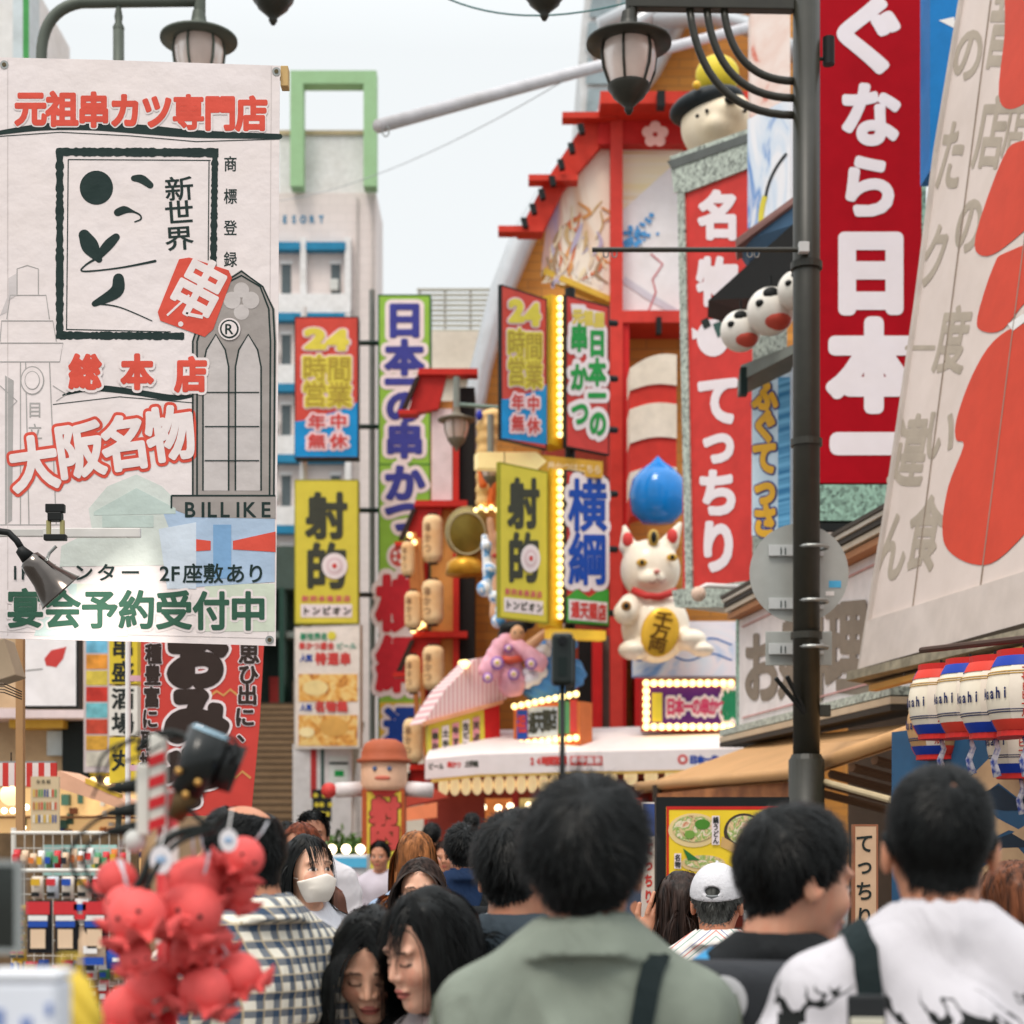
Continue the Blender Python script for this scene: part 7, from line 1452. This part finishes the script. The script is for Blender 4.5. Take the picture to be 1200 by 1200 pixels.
    if cap:
        def cf(p):
            d = ell(p, HC + np.array((0, 0, .004)), HR_ + .016); d = smax(d, .035 + .18 * p[..., 1] - p[..., 2], .003)
            d = smax(d, -ell(p, (0, -.125, .05), (.03, .03, .017)), .003)
            return smin(d, smax(ell(p, (0, .1, .05), (.075, .085, .009)), .06 - p[..., 1], .004), .006)
        V, Fs = nets(cf, (-.11, -.14, .0), (.11, .2, .16), .005); k = MB().add((V, Fs.tolist()), 0, True, xfh).build('cap', cap, root)
        MB().add(tube([(-.034, -.112, .034), (0, -.124, .032), (.034, -.112, .034)], .006, 6), 0, True, xfh).build('cap_strap', mat((120, 122, 124), .5), k)
        MB().add(ball((0, -.012, .148), .006, 10, 6), 0, True, xfh).build('cap_button', cap, k)
    root['_up'] = dz
    return root, up, so_, rz
def hug(root, so_, pts, wid, m, name, label, cat, off=.006, th=.004, group=None, loc=None):
    """a strap laid over a person's clothes: points in the person's frame are drawn onto the shirt"""
    from mathutils.bvhtree import BVHTree
    bm = BVHTree.FromPolygons([v.co[:] for v in so_.data.vertices], [tuple(p.vertices) for p in so_.data.polygons])
    out = []; P_ = [Vector(p) for p in pts]
    for i in range(len(P_) - 1):
        for k in range(6): out.append(P_[i].lerp(P_[i + 1], k / 6))
    out.append(P_[-1]); q = []
    for p in out:
        c, n, _, _ = bm.find_nearest(p); q.append((c + n * off, n))
    V, Fs = [], []
    for i, (p, n) in enumerate(q):
        t = (q[min(i + 1, len(q) - 1)][0] - q[max(0, i - 1)][0]).normalized(); s = t.cross(n).normalized()
        V += [p - s * wid / 2, p + s * wid / 2, p + s * wid / 2 + n * th, p - s * wid / 2 + n * th]
    for i in range(len(q) - 1):
        a = 4 * i; Fs += [(a + j, a + (j + 1) % 4, a + 4 + (j + 1) % 4, a + 4 + j) for j in range(4)]
    Fs += [(3, 2, 1, 0), tuple(range(4 * len(q) - 4, 4 * len(q)))]
    return MB().add((V, Fs)), m, name
# ---------------------------------------------------------------- the crowd
def cloth_mat(name, base, fn=None, rough=.85, bump=.25, bs=220):
    def bld(nt, b):
        out = fn(nt) if fn else None
        n = nt.nodes.new('ShaderNodeTexNoise'); n.inputs['Scale'].default_value = 5; n.inputs['Detail'].default_value = 6; nt.links.new(objco(nt), n.inputs['Vector'])
        if out is None: out = ramp(nt, n.outputs[0], [(.3, tuple(int(v * .9) for v in base)), (.7, tuple(min(255, int(v * 1.06)) for v in base))])
        n2 = nt.nodes.new('ShaderNodeTexNoise'); n2.inputs['Scale'].default_value = bs; nt.links.new(objco(nt), n2.inputs['Vector'])
        n3 = nt.nodes.new('ShaderNodeTexNoise'); n3.inputs['Scale'].default_value = 9; n3.inputs['Distortion'].default_value = 1.2; nt.links.new(objco(nt, (1, 1, .5)), n3.inputs['Vector'])
        b2 = nt.nodes.new('ShaderNodeBump'); b2.inputs['Strength'].default_value = .6; b2.inputs['Distance'].default_value = .03; nt.links.new(n3.outputs[0], b2.inputs['Height'])
        bp = nt.nodes.new('ShaderNodeBump'); bp.inputs['Strength'].default_value = bump; bp.inputs['Distance'].default_value = .003; nt.links.new(n2.outputs[0], bp.inputs['Height']); nt.links.new(b2.outputs[0], bp.inputs['Normal']); nt.links.new(bp.outputs[0], b.inputs['Normal'])
        return out
    return node_mat(name, bld, rough, .2)
def mathn(nt, op, a, b=None):
    n = nt.nodes.new('ShaderNodeMath'); n.operation = op
    for i, v in enumerate((a, b)):
        if v is None: continue
        if isinstance(v, (int, float)): n.inputs[i].default_value = v
        else: nt.links.new(v, n.inputs[i])
    return n.outputs[0]
def mixc(nt, fac, a, b):
    m = nt.nodes.new('ShaderNodeMix'); m.data_type = 'RGBA'; nt.links.new(fac, m.inputs[0])
    for i, v in ((6, a), (7, b)):
        if isinstance(v, tuple): m.inputs[i].default_value = (*lin(v), 1)
        else: nt.links.new(v, m.inputs[i])
    return m.outputs[2]
def plaid(nt):
    s = nt.nodes.new('ShaderNodeSeparateXYZ'); nt.links.new(objco(nt), s.inputs[0])
    def band(src, per, ph, wd): return mathn(nt, 'LESS_THAN', mathn(nt, 'FRACT', mathn(nt, 'ADD', mathn(nt, 'MULTIPLY', src, 1 / (per * .72)), ph)), wd)
    u = mathn(nt, 'ADD', s.outputs[0], mathn(nt, 'MULTIPLY', s.outputs[1], .9)); z = s.outputs[2]
    c = mixc(nt, mathn(nt, 'MULTIPLY', band(u, .052, .1, .45), .8), (226, 220, 206), (44, 70, 98)); c = mixc(nt, mathn(nt, 'MULTIPLY', band(z, .052, .3, .45), .8), c, (34, 60, 88))
    c = mixc(nt, mathn(nt, 'MULTIPLY', band(u, .052, .72, .1), .7), c, (196, 176, 140)); return mixc(nt, mathn(nt, 'MULTIPLY', band(z, .052, .9, .1), .7), c, (206, 190, 160))
def stripes_(nt):
    s = nt.nodes.new('ShaderNodeSeparateXYZ'); nt.links.new(objco(nt), s.inputs[0]); u = mathn(nt, 'ADD', mathn(nt, 'ABSOLUTE', s.outputs[0]), mathn(nt, 'MULTIPLY', s.outputs[2], 1.2))
    f = mathn(nt, 'FRACT', mathn(nt, 'MULTIPLY', u, 1 / .075)); return ramp(nt, f, [(0, (226, 220, 214)), (.2, (120, 160, 150)), (.26, (226, 220, 214)), (.5, (206, 110, 100)), (.56, (226, 220, 214)), (.75, (90, 110, 160)), (.8, (226, 220, 214))], True)
def inkprint(z1, base, ink, sc_=9, thr=.56, xr=None):
    def f(nt):
        s = nt.nodes.new('ShaderNodeSeparateXYZ'); nt.links.new(objco(nt), s.inputs[0])
        n = nt.nodes.new('ShaderNodeTexNoise'); n.inputs['Scale'].default_value = sc_; n.inputs['Detail'].default_value = 3; n.inputs['Distortion'].default_value = 2.2; nt.links.new(objco(nt, (1, 1, .8)), n.inputs['Vector'])
        rd = mathn(nt, 'ABSOLUTE', mathn(nt, 'SUBTRACT', n.outputs[0], .5)); lim = mathn(nt, 'MULTIPLY', mathn(nt, 'SUBTRACT', z1, s.outputs[2]), .7)
        m = mathn(nt, 'MULTIPLY', mathn(nt, 'LESS_THAN', rd, mathn(nt, 'MINIMUM', lim, .045)), mathn(nt, 'LESS_THAN', s.outputs[1], -.02))
        if xr: m = mathn(nt, 'MULTIPLY', m, mathn(nt, 'LESS_THAN', s.outputs[0], xr))
        return mixc(nt, m, base, ink)
    return f
SAGEC = cloth_mat('sage_overshirt', (124, 132, 120)); 
A = person('man in a sage green overshirt seen from behind with tousled black hair', 688, 904, 2.75, -3, SAGEC, dict(vol=.026, len=.055, mess=.35, clump=.6, lift=.25, n=9000, fade=.1), collar='shirt', sleeve='long', infl=.028, wid=.93, seed=3, wr=.007, hy=-6)
B_ = person('man in a dark slate T-shirt with short hair left of the green overshirt', 611, 947, 3.9, -22, cloth_mat('slate_tee', (62, 72, 80)), dict(vol=.018, len=.04, mess=.2, n=6500), hy=-12, seed=4, wid=1.0, infl=.02)
C_ = person('woman with long black hair in profile, looking down to the left', 503, 1036, 3.7, 124, cloth_mat('grey_jersey', (150, 140, 140)), dict(style='long', len=.26, vol=.016, n=7500, bangs=True), hp=14, eyes='closed', wid=.88, seed=5, skin=(226, 174, 148), lips=(186, 96, 90), legs=(60, 60, 66))
D_ = person('woman with black fringe and long hair looking down at something', 436, 1058, 3.95, 178, cloth_mat('black_top', (30, 32, 32)), dict(style='long', len=.40, vol=.013, n=7500, part=.005), hp=24, hy=0, eyes='closed', wid=.86, seed=6, skin=(226, 176, 148), lips=(184, 90, 84))
E_ = person('balding man in a blue and white plaid shirt with a pulled down mask', 281, 938, 3.9, 38, cloth_mat('plaid_shirt', (200, 200, 200), plaid), dict(vol=.009, len=.025, mess=.15, n=6000, bald=True, m=HBLK), hy=22, hp=10, collar='shirt', infl=.028, mask=mat((214, 206, 200), .7), seed=7, skin=(190, 130, 98), sleeve='short')
person('woman in a white face mask looking right beside the plaid shirt', 362, 976, 6.3, -142, cloth_mat('pale_blouse', (214, 214, 220)), dict(style='long', len=.3, vol=.012, bangs=True), hp=-5, mask=mat((232, 224, 214), .7), wid=.86, seed=8, skin=(228, 180, 152))
person('bearded man in a white T-shirt facing the camera in the distance', 367, 949, 9.5, -172, cloth_mat('white_tee_far', (222, 218, 222)), dict(vol=.014, len=.03), beard=True, seed=9, skin=(176, 124, 96))
person('woman with red brown hair behind the masked woman', 352, 962, 8, 160, cloth_mat('rust_top', (120, 84, 70)), dict(style='long', len=.32, vol=.012, m=HRED), wid=.86, seed=10)
person('woman with long light brown hair walking away', 487, 972, 7.8, 8, cloth_mat('pale_blue_shirt', (176, 196, 222)), dict(style='long', len=.52, vol=.013, m=HBRN), wid=.88, seed=11)
person('smiling dark haired woman facing the camera behind two bowed heads', 493, 1003, 6.4, 178, cloth_mat('cream_top', (206, 200, 196)), dict(style='long', len=.38, vol=.012, m=HDBR), wid=.86, seed=12, skin=(228, 178, 150), lips=(190, 90, 84))
J_ = person('man in a navy jacket with a black backpack walking away', 543, 964, 8.2, 4, cloth_mat('navy_jacket', (32, 52, 84)), dict(vol=.014, len=.035), sleeve='long', collar='shirt', infl=.03, seed=13)
person('person in a light grey T-shirt mostly hidden behind the slate T-shirt', 597, 972, 4.9, 5, cloth_mat('grey_tee', (156, 158, 158)), dict(vol=.014, len=.035), seed=14)
K_ = person('man in a white T-shirt with black ink artwork and cropped hair', 1100, 894, 2.7, -4, cloth_mat('white_tee', (198, 194, 199), inkprint(1.43, (198, 194, 199), (30, 32, 32), 5)), dict(vol=.007, len=.02, mess=.12, lift=.15, n=11000, fade=.11, whorl=True), infl=.028, wid=1.1, hy=-3, seed=15, wr=.008)
L_ = person('man in a black T-shirt with bowl cut hair looking right', 936, 938, 3.1, -18, cloth_mat('black_tee', (34, 36, 38)), dict(vol=.017, len=.05, mess=.12, lift=.1, n=9000, fade=.06), hy=-54, hp=8, infl=.02, seed=16, skin=(206, 150, 122))
M_ = person('older man in a white cap and a striped shirt', 841, 1014, 5.9, -8, cloth_mat('striped_shirt', (220, 214, 210), stripes_), dict(vol=.006, len=.02, m=HGRY), cap=mat((206, 204, 208), .8, bump=.2), collar='shirt', infl=.025, seed=17, skin=(196, 134, 104), hy=-8)
N_ = person('woman with shoulder length black hair raising her left hand', 799, 1019, 6.1, 6, cloth_mat('black_cardigan', (34, 34, 36)), dict(style='long', len=.27, vol=.016, m=HDBR), wid=.88, seed=18, arms={'L': ((.25, .08, 1.30), (.135, .03, 1.52))}, sleeve='long')
O_ = person('woman with straight auburn hair at the right edge', 1186, 1006, 4.5, 10, cloth_mat('black_blouse', (60, 50, 44)), dict(style='long', len=.5, vol=.014, m=hair_mat((74, 42, 26)), n=8000), wid=.86, seed=19)
person('person in a bright blue top cut off by the right edge', 1278, 1000, 3.9, 10, cloth_mat('blue_top', (24, 90, 180)), dict(vol=.016, len=.04), wid=.95, seed=20)
far = [(312, 968, 15, 0, 'far dark haired man under the red flag', (70, 80, 90)), (336, 962, 13, 5, 'far person with dark hair left of the bearded man', (120, 60, 60)), (506, 964, 17, 0, 'far person in dark clothes near the bowler hat figure', (50, 50, 56)), (521, 985, 14, 180, 'far person facing the camera under the red canopy', (206, 196, 190)), (553, 952, 19, 0, 'far man at the restaurant counter', (90, 60, 60)), (574, 966, 16, 10, 'far person beside the navy jacket man', (150, 120, 110)), (735, 985, 14, 0, 'far person behind the camera pole', (80, 90, 110)), (445, 985, 15, 170, 'far woman in front of the yellow sign pillar', (200, 190, 200))]
for i, (x, y, Y, yw, lab, c) in enumerate(far): person(lab, x, y, Y, yw, mat(c, .8), dict(vol=.014, len=.03, m=HBLK if i % 3 else HDBR), seed=40 + i)
# ---------------------------------------------------------------- bags and straps
BAGM = cloth_mat('bag_webbing', (30, 40, 42)); 
def strap_thing(pp, pts, wid, name, label, cat, extra=None):
    root, up, so_, rz = pp; mb, m, nm = hug(root, so_, [(p[0], p[1], p[2] + up[2]) for p in pts], wid, BAGM, name, label, cat)
    e = empty(name, None, label, cat, mw=Matrix.Translation(root.location) @ Matrix.Rotation(root.rotation_euler.z, 4, 'Z')); mb.build('strap', m, e); return e
sa = strap_thing(A, [(.095, .06, 1.47), (.088, -.06, 1.45), (.076, -.15, 1.30), (.066, -.16, 1.1), (.06, -.16, .98)], .036, 'shoulder_bag', 'dark strapped bag worn over the right shoulder of the green overshirt', 'bag')
sdf_part('pouch', lambda p: ell(p, (.05, -.185, .95 + A[1][2]), (.12, .045, .09)), (-.12, -.25, .82 + A[1][2]), (.2, -.1, 1.08 + A[1][2]), .012, BAGM, sa)
sk_ = strap_thing(K_, [(-.115, .05, 1.47), (-.12, -.07, 1.455), (-.135, -.16, 1.30), (-.14, -.17, 1.16), (-.10, -.18, 1.0)], .04, 'shoulder_bag', 'black shoulder bag strap with a buckle over the white T-shirt', 'bag')
z_ = K_[1][2]; MB().add(box(-.137, -.168, 1.375 + z_, .055, .016, .05)).build('buckle', mat((40, 42, 44), .4), sk_, .004); MB().add(box(-.137, -.179, 1.36 + z_, .05, .006, .014)).build('buckle_bar', mat((200, 196, 180), .35), sk_, .002)
sdf_part('pouch', lambda p: ell(p, (-.08, -.2, .97 + z_), (.15, .05, .1)), (-.3, -.28, .82 + z_), (.1, -.1, 1.1 + z_), .012, BAGM, sk_)
def rbox(p, c, hx, r_): q = np.abs(p - np.array(c, np.float32)) - np.array(hx, np.float32); return np.sqrt((np.maximum(q, 0) ** 2).sum(-1)) + np.minimum(q.max(-1), 0) - r_
def backpack(pp, label, m, top_z, strapm, blue=False):
    root, up, so_, rz = pp; z = up[2]; e = empty('backpack', None, label, 'backpack', mw=Matrix.Translation(root.location) @ Matrix.Rotation(root.rotation_euler.z, 4, 'Z'))
    sdf_part('pack', lambda p: rbox(p, (0, -.215, top_z - .2 + z), (.125, .05, .17), .035), (-.2, -.33, top_z - .46 + z), (.2, -.1, top_z + .05 + z), .011, m, e)
    for s in (-1, 1):
        mb, _, _ = hug(root, so_, [(s * .1, -.17, top_z - .03 + z), (s * .115, -.08, 1.44 + z), (s * .12, .04, 1.43 + z), (s * .12, .16, 1.25 + z)], .05, strapm, '', '', ''); mb.build('strap', strapm, e)
    return e
bpk = backpack(L_, 'dark grey backpack with a pale moon print on the black T-shirt', cloth_mat('charcoal_pack', (52, 54, 58)), 1.475, mat((70, 150, 200), .7)); z = L_[1][2]
MB().add(ball((-.045, -.302, 1.42 + z), (.04, .004, .042), 24, 12)).build('moon_print', mat((196, 196, 200), .7), bpk); MB().add(ball((-.095, -.302, 1.375 + z), (.03, .003, .034), 16, 8)).build('animal_print', mat((24, 26, 30), .7), bpk)
for s in (-1, 1): MB().add(ball((-.095 + s * .011, -.306, 1.395 + z), (.006, .002, .007), 8, 6)).build('eye_print', mat((220, 200, 60), .6), bpk)
backpack(J_, 'black backpack worn by the man in the navy jacket', cloth_mat('black_pack', (28, 30, 32)), 1.36, BLACK)

# stitched seams of the sage overshirt and the floral print of the slate T-shirt
for pts in ([(-.2, -.06, 1.335), (-.1, -.16, 1.325), (0, -.18, 1.322), (.1, -.16, 1.325), (.2, -.06, 1.335)], [(-.075, -.17, 1.32), (-.07, -.17, 1.0)], [(.085, -.17, 1.32), (.09, -.17, 1.0)], [(-.215, .0, 1.40), (-.2, -.09, 1.3), (-.19, -.1, 1.2)], [(.215, .0, 1.40), (.2, -.09, 1.3), (.19, -.1, 1.2)]):
    mb, m, _ = hug(A[0], A[2], [(p[0], p[1], p[2] + A[1][2]) for p in pts], .009, SAGEC, '', '', '', .0005, .003); mb.build('seam', mat((92, 98, 86), .9), A[0])
rr = random.Random(5)
from mathutils.bvhtree import BVHTree
bm_ = BVHTree.FromPolygons([v.co[:] for v in B_[2].data.vertices], [tuple(p.vertices) for p in B_[2].data.polygons]); mbs = {}
for i in range(60):
    p = Vector((-.13 + rr.gauss(0, .035), -.12, 1.18 + B_[1][2] + rr.gauss(0, .05))); c, n, _, _ = bm_.find_nearest(p); q = n.to_track_quat('Z', 'Y').to_matrix().to_4x4(); q.translation = c + n * (.001 + i * .00004)
    mbs.setdefault(i % 4, MB()).add(ball((0, 0, 0), (rr.uniform(.006, .014), rr.uniform(.006, .014), .0012), 8, 4), 0, True, q)
for i, b_ in mbs.items(): b_.build('floral_print', mat(((190, 80, 96), (206, 150, 160), (90, 120, 90), (150, 50, 60))[i], .8), B_[0])
